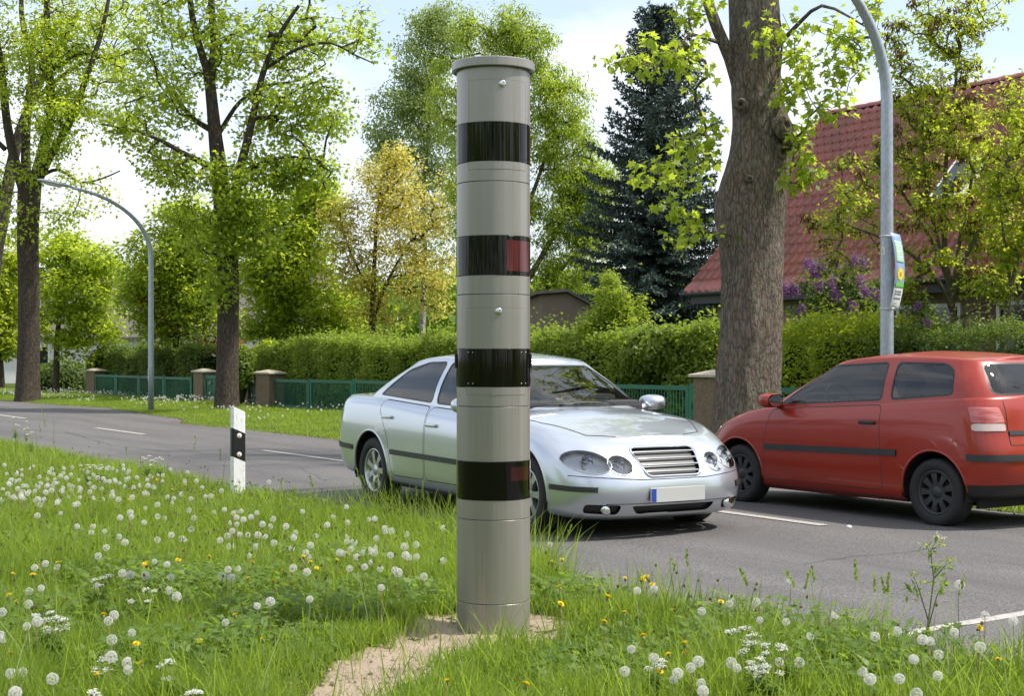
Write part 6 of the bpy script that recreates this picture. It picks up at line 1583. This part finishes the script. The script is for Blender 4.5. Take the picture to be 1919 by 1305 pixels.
def weedy(X, Y):
    q = np.zeros_like(X)
    for px, py, n, rad in wc:
        c = G(px, py); q = np.maximum(q, np.clip(1.25-((X-c.x)**2+(Y-c.y)**2)**.5/rad, 0, 1))
    return np.clip(q*1.5*(.4+1.2*fbm(X*3, Y*3, 88)), 0, 1)
X, Y = scatter_near(400000, 5.2, 13, r_); dm = soft_dirt(X, Y, r_, .075); keep = ~dm | (r_.random(len(X)) < .02); X, Y = X[keep], Y[keep]
clump = fbm(X*1.1, Y*1.1, 96); fine = fbm(X*4, Y*4, 97); P = np.stack([X, Y, terrain(X, Y)-.01], 1)
keep = r_.random(len(X)) < .35+.75*fine; X, Y, P, clump, fine = X[keep], Y[keep], P[keep], clump[keep], fine[keep]
h = (.06+.17*clump*(.45+.8*r_.random(len(X))))*(.55+.9*fine); s_, d_ = sd_of(X, Y); rim = np.clip((d_-d_near(s_)+.55)/.5, 0, 1); tall = r_.random(len(X)) < .035+.13*rim; h = np.where(tall, h*1.8+.07, h)
front = np.clip((7.6-Y)/.9, 0, 1)*np.clip(1.4-np.abs(X+.25)*1.1, 0, 1); wq = weedy(X, Y); h *= 1.2*(1-.35*front)*(1-.42*wq)
tint = .02+.70*fbm(X*.8, Y*.8, 98)+.65*(r_.random(len(X))-.35)-.25*wq
parts = [blades(P, h, .0042+.0045*r_.random(len(X)), .15+.75*r_.random(len(X))**1.4, tint, r_)]
X, Y = scatter_near(220000, 12.5, 40, r_, .8); P = np.stack([X, Y, terrain(X, Y)-.01], 1); clump = fbm(X*.9, Y*.9, 96)
parts.append(blades(P, (.07+.18*clump*(.4+.9*r_.random(len(X)))), .007+.006*r_.random(len(X)), .15+.6*r_.random(len(X)), .15+.55*fbm(X*.6, Y*.6, 98)+.5*(r_.random(len(X))-.3), r_))
V, L, S, T_ = merge(parts)
g_ = link("meadow_grass", np_mesh("meadow_grass", V, L, S, False, {"tint": np.clip(T_, 0, 1)}), None, [M['grass']]); put(g_, "long green grass of the meadow in front of the road", "grass", None, "stuff")
# far verge
n = 260000; s = 4+66*r_.random(n)**1.15; d = 11.35+5.8*r_.random(n); ok = d > d_far(s)+.05+(fbm(s*2, d*2, 99)-.4)*.25; s, d = s[ok], d[ok]
X, Y = s*UX+d*NX, s*UY+d*NY; P = np.stack([X, Y, terrain(X, Y)-.01], 1); c_ = fbm(s*.7, d*.9, 93); hh = (.035+.13*np.clip((d-d_far(s))/2.2, .12, 1)*c_)*(.5+r_.random(len(s)))
V, L, S, T_ = blades(P, hh, .011+.010*r_.random(len(s)), .2+.7*r_.random(len(s)), .25+.5*fbm(s*.5, d*.8, 94)+.5*(r_.random(len(s))-.3), r_)
g_ = link("verge_grass", np_mesh("verge_grass", V, L, S, False, {"tint": np.clip(T_, 0, 1)}), None, [M['grass']]); put(g_, "short sunlit grass on the far verge below the avenue trees", "grass", None, "stuff")
# garden lawn behind the hedges stays as ground; broad leaved weeds in the meadow
def weed_patch(cx, cy, n, rad, r):
    a = r.random(n)*6.283; q = rad*r.random(n)**.5; X = cx+q*np.cos(a); Y = cy+q*np.sin(a); s, d = sd_of(X, Y); ok = (d < d_near(s)-.08) & ~near_column(X, Y, .05) & ~in_dirt(X, Y); return X[ok], Y[ok]
PX, PY = [], []
for px, py, n, rad in wc:
    c = G(px, py); a, b = weed_patch(c.x, c.y, n, rad, r_); PX.append(a); PY.append(b)
a, b = scatter_near(9000, 5.3, 16, r_); ok = ~in_dirt(a, b); PX.append(a[ok]); PY.append(b[ok])
X, Y = np.concatenate(PX), np.concatenate(PY); n = len(X); low = (Y < 7.5) & (np.abs(X+.2) < 1.0); P = np.stack([X, Y, terrain(X, Y)+.015+(.10+.08*weedy(X, Y))*r_.random(n)*np.where(low, .35, 1)], 1)
az = r_.random(n)*6.283; D = np.stack([np.cos(az), np.sin(az), r_.normal(.35, .35, n)], 1); N = np.stack([r_.normal(0, .3, n), r_.normal(0, .3, n)-.25, np.ones(n)], 1)
pick = r_.random(n); tt = .2+.5*fbm(X*2, Y*2, 90)+.4*(r_.random(n)-.3); lp = []
for lo, hi, shp, sz in ((0, .35, 'maple', .055), (.35, .6, 'oval', .06), (.6, .85, 'lobed', .05), (.85, 1, 'thin', .09)):
    m = (pick >= lo) & (pick < hi); lp.append(leaf_arrays(P[m], D[m], N[m], .78*sz*(.6+.8*r_.random(m.sum())), tt[m], shp))
g_ = link("leafy_weeds", leaf_mesh("leafy_weeds", lp), None, [M['weed']]); put(g_, "broad leaved weeds growing low between the meadow grass", "weeds", None, "stuff")
# spent stalks and closed buds
X, Y = scatter_near(1900, 6.3, 20, r_); ok = ~in_dirt(X, Y) & ~((Y < 7.6) & (np.abs(X+.3) < .8)); X, Y = X[ok], Y[ok]; n = len(X); h = .10+.22*r_.random(n); P = np.stack([X, Y, terrain(X, Y)], 1)
v1 = blades(P, h, np.full(n, .0035), .1+.25*r_.random(n), .5*r_.random(n), r_)
tips = v1[0].reshape(-1, 7, 3)[:, 6]; k = 0
lp = []
for j in range(5):
    az = j*1.257+r_.random(n); D = np.stack([np.cos(az)*.35, np.sin(az)*.35, np.ones(n)], 1); N = np.stack([np.cos(az), np.sin(az), 0*az], 1); v_, t_, k_ = leaf_arrays(tips-[0, 0, .010], D, N, .020*(.7+.6*r_.random(n)), .35+.6*r_.random(n), 'kite'); lp.append((v_, np.arange(len(v_)), np.arange(0, len(v_), k_), t_))
V, L, S, T_ = merge([v1]+lp); g_ = link("spent_flower_stalks", np_mesh("spent_flower_stalks", V, L, S, False, {"tint": np.clip(T_, 0, 1)}), None, [M['stalk']]); put(g_, "thin brownish flower stalks with closed heads among the grass", "stalks", None, "stuff")
# grass ears along the road edge and tall blades the photo shows
ears = [(1095, 985, 1075), (1415, 1070, 1180), (1490, 1075, 1190), (1520, 1075, 1185), (1610, 1055, 1190), (1640, 1080, 1195), (1655, 1080, 1200), (1668, 1085, 1200), (1540, 1065, 1160), (1780, 1080, 1210), (1785, 1080, 1230), (690, 885, 960), (740, 890, 965), (790, 905, 970), (835, 930, 985), (700, 905, 960), (98, 770, 880), (75, 795, 880), (360, 820, 900), (415, 845, 905), (240, 840, 900), (1455, 1020, 1110), (1350, 1045, 1120)]
for i in range(60): ears.append((r_.uniform(0, 860), 0, 0))
lp = []; bl = []
for e in ears:
    if e[1]: Y0 = min((H-.01)*F/(e[2]-HY+22), 16); p = W(e[0], e[2], Y0); top = W(e[0], e[1], Y0).z
    else:
        Y0 = r_.uniform(8, 14); p = W(e[0], 900, Y0); top = r_.uniform(.3, .45)
    s_, d_ = sd_of(p.x, p.y)
    if d_ > d_near(s_)-.05: q_ = SD(s_, float(d_near(s_))-.08); p.x, p.y = q_.x, q_.y
    Z0 = float(terrain(p.x, p.y)); hh = max(.15, top-Z0); dx = r_.normal(0, .05)
    bl.append((p.x, p.y, Z0, hh))
    for j in range(14):
        t = .78+.24*j/14; az = r_.random()*6.283; q_ = np.array([p.x+dx*t*t, p.y, Z0+hh*t]); lp.append((q_, [math.cos(az)*.5, math.sin(az)*.5, 1], [math.cos(az+1), math.sin(az+1), 0]))
mb = MB(); 
a_ = np.array(bl); v1 = blades(a_[:, :3], a_[:, 3], np.full(len(a_), .007), np.full(len(a_), .12), np.full(len(a_), .4), r_)
v_, t_, k_ = leaf_arrays(np.array([x[0] for x in lp]), np.array([x[1] for x in lp], float), np.array([x[2] for x in lp], float), .022, .2+.5*r_.random(len(lp)), 'kite')
V, L, S, T_ = merge([v1, (v_, np.arange(len(v_)), np.arange(0, len(v_), k_), t_)]); g_ = link("grass_ears", np_mesh("grass_ears", V, L, S, False, {"tint": np.clip(T_, 0, 1)}), None, [M['grass']]); put(g_, "tall thin grass ears standing above the meadow and the road edge", "grass", None, "stuff")

# dandelions: every plant its own object
def clock_mesh(n, rad, seed, blown=False):
    r = np.random.default_rng(seed); i = np.arange(n)+.5; ph = np.arccos(1-2*i/n); th = math.pi*(1+5**.5)*i; dirs = np.stack([np.cos(th)*np.sin(ph), np.sin(th)*np.sin(ph), np.cos(ph)], 1)+r.normal(0, .13, (n, 3)); dirs = unit(dirs)
    if blown: dirs = dirs[dirs[:, 0]+.5*dirs[:, 2] < .25]; n = len(dirs)
    up = np.where(np.abs(dirs[:, 2:3]) < .9, [[0, 0, 1.]], [[1., 0, 0]]); A_ = unit(np.cross(dirs, up)); B_ = np.cross(dirs, A_); V, L, S = [], [], []; o = 0
    rr = rad*(.93+.1*r.random(n))[:, None]
    w_ = rad*.012                                                    # fine stalk, then a small parasol of hairs
    V.append(np.stack([dirs*rad*.16-A_*w_, dirs*rad*.16+A_*w_, dirs*rr*.8], 1).reshape(-1, 3)); L.append(np.arange(3*n)); S.append(np.arange(0, 3*n, 3)); o = 3*n; lo = 3*n
    for k in range(6):
        a = k*math.pi/3; e = A_*math.cos(a)+B_*math.sin(a); f = -A_*math.sin(a)+B_*math.cos(a); tip = dirs*rr+e*rad*.22; base = dirs*rr*.80
        V.append(np.stack([base, tip-f*rad*.026, tip+f*rad*.026], 1).reshape(-1, 3)); L.append(np.arange(3*n)+o); S.append(np.arange(0, 3*n, 3)+lo); o += 3*n; lo += 3*n
    return np_mesh("seed_head", np.concatenate(V), np.concatenate(L), np.concatenate(S))
clocks = [clock_mesh(210, .0235, 5), clock_mesh(150, .0225, 6)]
half = clock_mesh(210, .023, 7, True)
for m_ in clocks+[half]: m_.materials.append(M['down'])
core = MB().lathe([(0, .005), (.004, .003), (.0055, 0), (.004, -.004), (0, -.006)], n=8).build("seed_core", M['seedcore']); core_me = core.data; bpy.data.objects.remove(core)
stems = []
for k in range(4):
    q_ = MB().tube([(0, 0, -.3), (.004*(k-1.5), .003, -.18), (.003*k, -.004, -.08), (0, 0, -.004)], [.0026, .0024, .0022, .002], 5).build("stem", M['stem_red'] if k % 2 else M['stem']); stems.append(q_.data); bpy.data.objects.remove(q_)
def petals(rad, n, rings, seed):
    r = np.random.default_rng(seed); P_, D_, N_, S_ = [], [], [], []
    for k in range(rings):
        for i in range(n):
            a = 2*math.pi*(i+.5*k)/n+r.normal(0, .05); el = .12+.32*k; P_.append((0, 0, .001*k)); D_.append((math.cos(a)*math.cos(el), math.sin(a)*math.cos(el), math.sin(el))); N_.append((0, 0, 1)); S_.append(rad*(1-.2*k))
    v_, t_, k_ = leaf_arrays(np.array(P_), np.array(D_), np.array(N_, float), np.array(S_), r.random(len(P_)), 'thin', .02); m = leaf_mesh("petals", [(v_, t_, k_)]); m.materials.append(M['yellow']); return m
fl_me = [petals(.021, 22, 4, 1), petals(.018, 20, 4, 2)]
calyx = MB().lathe([(0, .001), (.007, -.002), (.006, -.012), (.003, -.018)], n=8).build("calyx", M['stem']); cal_me = calyx.data; bpy.data.objects.remove(calyx)
rd = random.Random(77)
def child(me, name, parent, z=0, sc=1.0):
    o = bpy.data.objects.new(name, me); COL.objects.link(o); o.parent = parent; o.location = (0, 0, z); o.scale = (sc,)*3; return o
def plant_at(px, py, h):
    Y0 = (H-h)*F/(py-HY)
    for _ in range(40):
        p = W(px, py, Y0); s_, d_ = sd_of(p.x, p.y)
        if d_ > d_near(s_)-.04: h += .01; Y0 = (H-h)*F/(py-HY)
        else: break
    return p, h
def dandelion(px, py, label, group, big=1.0, form=None):
    p, h = plant_at(px, py, rd.uniform(.19, .29)); zg = float(terrain(p.x, p.y))
    if in_dirt(np.array([p.x]), np.array([p.y]))[0]: return
    o = thing("dandelion_clock", label, "dandelion", (p.x, p.y, zg), rd.uniform(0, 6.28), group); sc = rd.uniform(.74, 1.06)*big; top = p.z-zg
    sh = child(rd.choice(clocks) if rd.random() > .2 else half, "seed_head", o, top, sc); sh.rotation_euler = (rd.uniform(-.3, .3), rd.uniform(-.3, .3), 0); child(core_me, "seed_core", sh)
    st_ = child(rd.choice(stems), "stem", o, top); st_.scale = (1, 1, top/.29); return o
def yellow(px, py, label, group, sc=1.0):
    p, h = plant_at(px, py, rd.uniform(.13, .24)); zg = float(terrain(p.x, p.y)); top = p.z-zg
    o = thing("dandelion_flower", label, "flower", (p.x, p.y, zg), rd.uniform(0, 6.28), group); f_ = child(rd.choice(fl_me), "petals", o, top, sc*rd.uniform(.85, 1.15)); f_.rotation_euler = (rd.uniform(-.5, .6), rd.uniform(-.5, .5), 0); child(cal_me, "calyx", f_)
    st_ = child(rd.choice(stems), "stem", o, top); st_.scale = (1, 1, top/.29)
ZL = [(433,352),(522,352),(513,386),(588,380),(675,303),(733,275),(739,300),(816,250),(889,295),(927,305),(942,187),(977,195),(966,219),(864,130),(914,97),(891,59),(1054,47),(1041,95),(1105,95),(1020,170),(1062,262),(1075,364),(963,400),(1015,420),(1038,420),(885,428),(702,442),(669,410),(597,472),(552,519),(255,562),(321,580),(195,585),(687,616),(732,625),(818,630),(939,566),(868,550),(960,638),(951,713),(993,747),(640,852),(610,885),(740,952),(628,990),(625,1086),(717,1120),(720,1160),(125,1173),(60,1180),(295,1210),(85,1290),(165,718),(160,790),(210,888),(150,915),(20,985),(12,835),(4,965),(323,213),(248,197),(341,278),(163,157),(210,292),(75,185),(43,168),(100,140),(118,172),(17,143),(10,200),(55,118),(307,107),(262,125),(228,110),(208,122),(390,120),(447,133),(448,155),(388,187),(345,152),(355,52),(400,60),(493,47),(503,110),(580,82),(650,97),(655,40),(603,25),(725,40),(710,88),(770,75),(702,127),(750,133),(788,120),(832,122),(829,170),(743,187),(632,157),(632,180),(571,140),(665,200),(1203,272),(1262,257),(1185,181),(1155,184),(1245,150),(1312,277),(1328,268),(1356,266),(1330,302),(1368,314),(1411,299),(1444,276),(1475,340),(1298,330),(1332,340),(1306,378),(1347,397),(1393,400),(1278,406),(1237,430),(1295,462),(1438,465),(1398,516),(1518,353),(1535,310),(1608,352),(1661,386),(1651,415),(1640,478),(1718,500),(1735,525),(1648,586),(1725,610),(1337,590),(1282,595),(1300,640),(1248,630),(1268,892),(1446,800),(1520,775),(1741,762),(1700,268),(1839,343),(1873,298),(1775,403),(1745,458),(1910,500),(1512,102),(232,700),(545,688),(1090,305),(810,330),(1540,445),(1450,400),(1490,410)]
ZC = [(187,309),(153,312),(36,330),(27,243),(242,363),(245,385),(281,378),(197,421),(365,395),(571,361),(571,546),(417,456),(354,465),(182,473),(155,490),(70,440),(30,437),(35,407),(53,480),(85,524),(5,505),(275,514),(360,515),(377,525),(421,525),(170,555),(217,592),(130,580),(300,597),(318,612),(462,635),(223,697),(45,590),(120,500),(185,500)]
ZR0 = [(1172,453),(1662,714),(1756,703),(1592,1168),(1629,1044),(1757,1095),(1866,1215),(1890,1180)]
ZR = [(1558,680),(1700,855),(1860,885),(1527,948),(1208,940),(1350,990),(1392,998),(1674,1032),(1440,1075),(1300,1100),(1435,1193),(1010,1167),(1055,1213),(720,970),(859,848),(1083,973),(108,831),(265,787),(270,757),(415,777),(435,880),(583,890),(607,655),(657,1118),(543,1115),(88,1113),(45,1148),(105,1235),(115,1280),(1315,1295),(1220,1210),(305,1150),(275,1120)]
gl_, lab_l = "dandelion clocks left of the column", "white dandelion clock in the meadow left of the column"
for x, y in ZL: dandelion(x/3, 870+y/3, lab_l, gl_)
for x, y in ZC: dandelion(640+x/3, 870+y/3, lab_l, gl_)
for i in range(88): dandelion(rd.triangular(-5, 420, 30), 872+rd.random()**1.2*75+0, lab_l, gl_)
gr_, lab_r = "dandelion clocks right of the column", "white dandelion clock in the grass right of the column"
for x, y in ZR0: dandelion(640+x/3, 870+y/3, lab_r, gr_, .98)
for x, y in ZR: dandelion(1279+x/3, 870+y/3, lab_r, gr_, .98)
YLZ = [(190,593),(185,625),(322,557),(815,566),(1002,541),(1177,522),(1423,553),(1593,601),(1640,611),(1706,522),(1744,552),(1892,543),(1780,588),(1537,661),(1395,645),(583,849),(1319,851),(52,738),(62,1066),(792,1124),(540,1178),(766,1013),(1124,998),(1476,986),(137,160),(880,88),(967,145),(1043,120),(725,203),(75,618),(93,775),(160,993)]
YCZ = [(1187,553),(1240,539),(1225,693),(1495,748),(1595,645),(1697,648),(1715,636),(1748,680),(1233,789),(1477,890),(1590,838),(1697,968),(1838,1072),(1787,1168),(1038,1240)]
for x, y in YLZ: yellow(x/3, 870+y/3, "yellow dandelion flower in the meadow left of the column", "yellow dandelions left of the column")
for x, y in ((28,501),(20,315),(595,1222)): yellow(640+x/3, 870+y/3, "yellow dandelion flower in the meadow left of the column", "yellow dandelions left of the column")
for x, y in YCZ: yellow(640+x/3, 870+y/3, "yellow dandelion flower in the grass right of the column", "yellow dandelions right of the column", 1.15)
for x, y in ((217,777),(13,1010),(15,1065),(1670,922),(1776,1101)): yellow(1279+x/3, 870+y/3, "yellow dandelion flower in the grass right of the column", "yellow dandelions right of the column", 1.15)
# far verge dandelions: too many and too small to count
def far_heads(n, r, yel=False):
    s = r.uniform(8, 60, n*3); d = d_far(s)+.5+r.random(n*3)**.8*3.8; c = fbm(s*.35, d*.6, 121); ok = r.random(n*3) < np.clip((c-.42)*5, .03, 1); s, d = s[ok][:n], d[ok][:n]
    X, Y = s*UX+d*NX, s*UY+d*NY; return np.stack([X, Y, terrain(X, Y)+.12+.13*r.random(len(X))], 1)
P = far_heads(1300, r_); m = len(P); C = np.repeat(P, 26, 0); v = unit(r_.normal(0, 1, C.shape)); v_, t_, k_ = leaf_arrays(C+v*.019, np.cross(v, r_.normal(0, 1, C.shape)), v, .020, r_.random(len(C)), 'kite')
g_ = link("far_dandelion_clocks", leaf_mesh("far_dandelion_clocks", [(v_, t_, k_)]), None, [M['down']]); put(g_, "tiny white dandelion clocks scattered over the far verge", "dandelions", None, "stuff")
P = far_heads(170, r_); C = np.repeat(P-[0, 0, .06], 12, 0); az = r_.random(len(C))*6.283; D = np.stack([np.cos(az), np.sin(az), .4+0*az], 1); v_, t_, k_ = leaf_arrays(C, D, np.tile([[0, 0, 1.]], (len(C), 1)), .024, r_.random(len(C)), 'kite')
g_ = link("far_yellow_dandelions", leaf_mesh("far_yellow_dandelions", [(v_, t_, k_)]), None, [M['yellow']]); put(g_, "tiny yellow dandelion flowers scattered over the far verge", "flowers", None, "stuff")

# cow parsley
def parsley(px, py, h, nb, label, group, seed, spread=.09):
    r = random.Random(seed); p, h = plant_at(px, py, h); zg = float(terrain(p.x, p.y)); o = thing("cow_parsley", label, "wildflower", (p.x, p.y, zg), 0, group); top = p.z-zg; mb = MB(); rr = np.random.default_rng(seed)
    j0 = Vector((r.uniform(-.03, .03), r.uniform(-.02, .02), top*.5)); mb.tube([(0, 0, -.02), j0*.6, j0], [.0045, .004, .0035], 5); LP, LD, um = [], [], []
    for k in range(nb):
        a = 2*math.pi*k/nb+r.uniform(-.5, .5); q_ = spread*r.uniform(.2, 1) if k else 0; e = Vector((math.cos(a)*q_, math.sin(a)*q_, top*(1 if k == 0 else r.uniform(.78, 1.0)))); mb.tube([j0, (j0+e)/2+Vector((math.cos(a)*.01, math.sin(a)*.01, -.01)), e-Vector((0, 0, .02))], [.003, .0022, .0018], 4)
        P_, D_, N_ = [], [], []; tl = Vector((r.uniform(-.3, .3), r.uniform(-.6, 0), 1)).normalized().to_track_quat('Z', 'Y').to_matrix()
        for m_ in range(11):
            b = 2.4*m_; q2 = .006*math.sqrt(m_)*r.uniform(.7, 1.25); t_ = e+tl @ Vector((math.cos(b)*q2, math.sin(b)*q2, -q2*q2*9+r.uniform(-.002, .003))); mb.tube([e-Vector((0, 0, .02)), t_], .0009, 3, cap=False)
            for i in range(12): P_.append(t_+Vector((r.gauss(0, .0032), r.gauss(0, .0032), r.gauss(0, .002)))); aa = r.uniform(0, 6.28); D_.append((math.cos(aa), math.sin(aa), r.uniform(-.2, .4))); N_.append((r.gauss(0, .5), r.gauss(0, .5)-.3, 1))
        v_, t_, k_ = leaf_arrays(np.array(P_), np.array(D_), np.array(N_), .0062*(.7+.6*rr.random(len(P_))), rr.random(len(P_)), 'kite'); um.append(leaf_mesh("umbel", [(v_, t_, k_)]))
        for i in range(26): t_ = j0.lerp(e, r.uniform(0, .45))+Vector((r.gauss(0, .02), r.gauss(0, .02), r.gauss(0, .01))); LP.append(t_); aa = r.uniform(0, 6.28); LD.append((math.cos(aa), math.sin(aa), r.uniform(-.4, .4)))
    mb.build("stem", M['stem'], o)
    for m_ in um: link("umbel", m_, o, [M['umbel']])
    LP = np.array(LP); v_, t_, k_ = leaf_arrays(LP, np.array(LD), np.tile([[0, 0, 1.]], (len(LP), 1))+rr.normal(0, .4, LP.shape), .035*(.6+.8*rr.random(len(LP))), rr.random(len(LP)), 'thin'); link("leaves", leaf_mesh("leaves", [(v_, t_, k_)]), o, [M['weed']])
gp = "cow parsley with white umbels in the meadow"
for i, (x, y, h, nb) in enumerate([(95, 1148, .30, 6), (115, 1163, .27, 5), (273, 1105, .28, 4), (193, 1083, .28, 4), (172, 1297, .28, 6), (319, 1240, .26, 4), (358, 1298, .26, 5), (193, 1236, .2, 4), (30, 782, .62, 4), (50, 790, .56, 3), (60, 810, .5, 3), (165, 872, .36, 5), (190, 872, .34, 5), (280, 855, .42, 5), (300, 858, .4, 4)]):
    parsley(x, y, h, nb, "cow parsley with small white umbels in the meadow left of the column", "cow parsley left of the column", 200+i)
for i, (x, y, h, nb) in enumerate([(1392, 1178, .26, 5), (1415, 1190, .24, 4), (1426, 1235, .25, 6), (1432, 1250, .22, 5), (1462, 1210, .26, 5), (1240, 1238, .22, 4), (1400, 1205, .24, 4)]):
    parsley(x, y, h, nb, "cow parsley with small white umbels in the grass right of the column", "cow parsley right of the column", 240+i)
# the tall one at the right
o_p = (1733, 1205); b_ = G(1738, 1262, .0); Yp = b_.y; tall = thing("cow_parsley", "tallest budding cow parsley, standing against the asphalt at the right", "wildflower", (b_.x, b_.y, 0)); mb = MB(); rel = lambda x, y: W(x, y, Yp)-Vector((b_.x, b_.y, 0))
mb.tube([rel(1738, 1270), rel(1734, 1200), rel(1742, 1150), rel(1750, 1085), rel(1744, 1035), rel(1757, 1010)], [.005, .0045, .004, .0035, .003, .002], 6)
for br in ([(1740, 1165), (1722, 1105), (1712, 1080)], [(1750, 1085), (1768, 1065), (1782, 1050)], [(1746, 1040), (1735, 1025)], [(1748, 1030), (1762, 1022)], [(1750, 1090), (1732, 1095)], [(1736, 1190), (1755, 1120), (1768, 1090)]): mb.tube([rel(*q) for q in br], [.003]*(len(br)-1)+[.0015], 5)
mb.build("stem", M['stem'], tall); rr = np.random.default_rng(300); P_, LP = [], []
for x, y, m_ in ((1757, 1008, 16), (1735, 1022, 22), (1763, 1020, 22), (1712, 1078, 26), (1785, 1050, 26), (1730, 1090, 16)):
    for i in range(m_): P_.append(np.array(rel(x, y))+rr.normal(0, 1, 3)*[.014, .014, .007])
for x, y, m_ in ((1765, 1068, 26), (1740, 1032, 12), (1716, 1108, 24), (1765, 1100, 18), (1738, 1190, 26)):
    for i in range(m_): LP.append(np.array(rel(x, y))+rr.normal(0, 1, 3)*[.024, .02, .018])
P_ = np.array(P_); LP = np.array(LP)
o_ = 0
for m_ in (16, 22, 22, 26, 26, 16):
    Q = P_[o_:o_+m_]; o_ += m_; v_, t_, k_ = leaf_arrays(Q, rr.normal(0, 1, Q.shape), rr.normal(0, .5, Q.shape)+[0, 0, 1], .012, rr.random(len(Q)), 'kite'); link("bud_cluster", leaf_mesh("bud_cluster", [(v_, t_, k_)]), tall, [M['lf_ash']])
v_, t_, k_ = leaf_arrays(LP, rr.normal(0, 1, LP.shape), rr.normal(0, .4, LP.shape)+[0, 0, 1], .04*(.6+.8*rr.random(len(LP))), rr.random(len(LP)), 'thin'); link("leaves", leaf_mesh("leaves", [(v_, t_, k_)]), tall, [M['weed']])
v_ = np.array([rel(1762, 1007), rel(1768, 1009), rel(1757, 1002)]); C = np.repeat(v_, 10, 0)+rr.normal(0, .004, (30, 3)); v_, t_, k_ = leaf_arrays(C, rr.normal(0, 1, C.shape), rr.normal(0, .3, C.shape)+[0, 0, 1], .008, rr.random(30), 'kite'); link("florets", leaf_mesh("florets", [(v_, t_, k_)]), tall, [M['umbel']])

# grit along the broken road edge
mb = MB()
for i in range(5200):
    s_ = rd.uniform(4, 16) if i < 3400 else rd.uniform(8, 40); near = i < 3400; d_ = float(d_near(s_))+rd.gauss(0.02, .07) if near else float(d_far(s_))+rd.gauss(0, .08); p = SD(s_, d_); z_ = max(float(terrain(p.x, p.y)), road_z(s_, d_) if float(d_near(s_)) < d_ < float(d_far(s_)) else -1)+.001; g = (.003+.009*rd.random()**3)*(1 if near else 1.8)
    q = [(p.x+g*rd.uniform(.6, 1.2)*math.cos(a)*c_, p.y+g*rd.uniform(.6, 1.2)*math.sin(a)*c_, z_+h_*g) for h_, c_ in ((-.4, 1), (.7, .6)) for a in (0, 1.57, 3.14, 4.71)]; mb.add(q, [(j, (j+1) % 4, 4+(j+1) % 4, 4+j) for j in range(4)]+[(4, 5, 6, 7)])
put(mb.build("road_edge_grit", [M['stone']]), "brown grit and tiny stones along both edges of the asphalt", "gravel", None, "stuff")
# crumbs of earth and little stones on the bare soil
n = 1100; X = r_.uniform(-1.7, .8, n); Y = r_.uniform(5.4, 8.4, n); ok = in_dirt(X+r_.normal(0, .04, n), Y+r_.normal(0, .04, n)) & ~near_column(X, Y, .02); X, Y = X[ok], Y[ok]; mb = MB()
for x, y in zip(X, Y):
    s_ = .0035+.011*rd.random()**3; zc = float(terrain(x, y))+.02+(float(fbm(x*6, y*6, 23, 4))-.4)*.07; q = [(x+s_*rd.uniform(.7, 1.2)*math.cos(a)*c_, y+s_*rd.uniform(.7, 1.2)*math.sin(a)*c_, zc+h_*s_) for h_, c_ in ((-.6, .8), (.2, 1), (.8, .5)) for a in (0, 1.26, 2.51, 3.77, 5.03)]
    mb.add(q, [(i*5+j, i*5+(j+1) % 5, i*5+5+(j+1) % 5, i*5+5+j) for i in (0, 1) for j in range(5)]+[(10, 11, 12, 13, 14)])
put(mb.build("soil_crumbs", [M['dirt']]), "crumbs of earth and tiny stones lying on the bare soil", "gravel", None, "stuff")
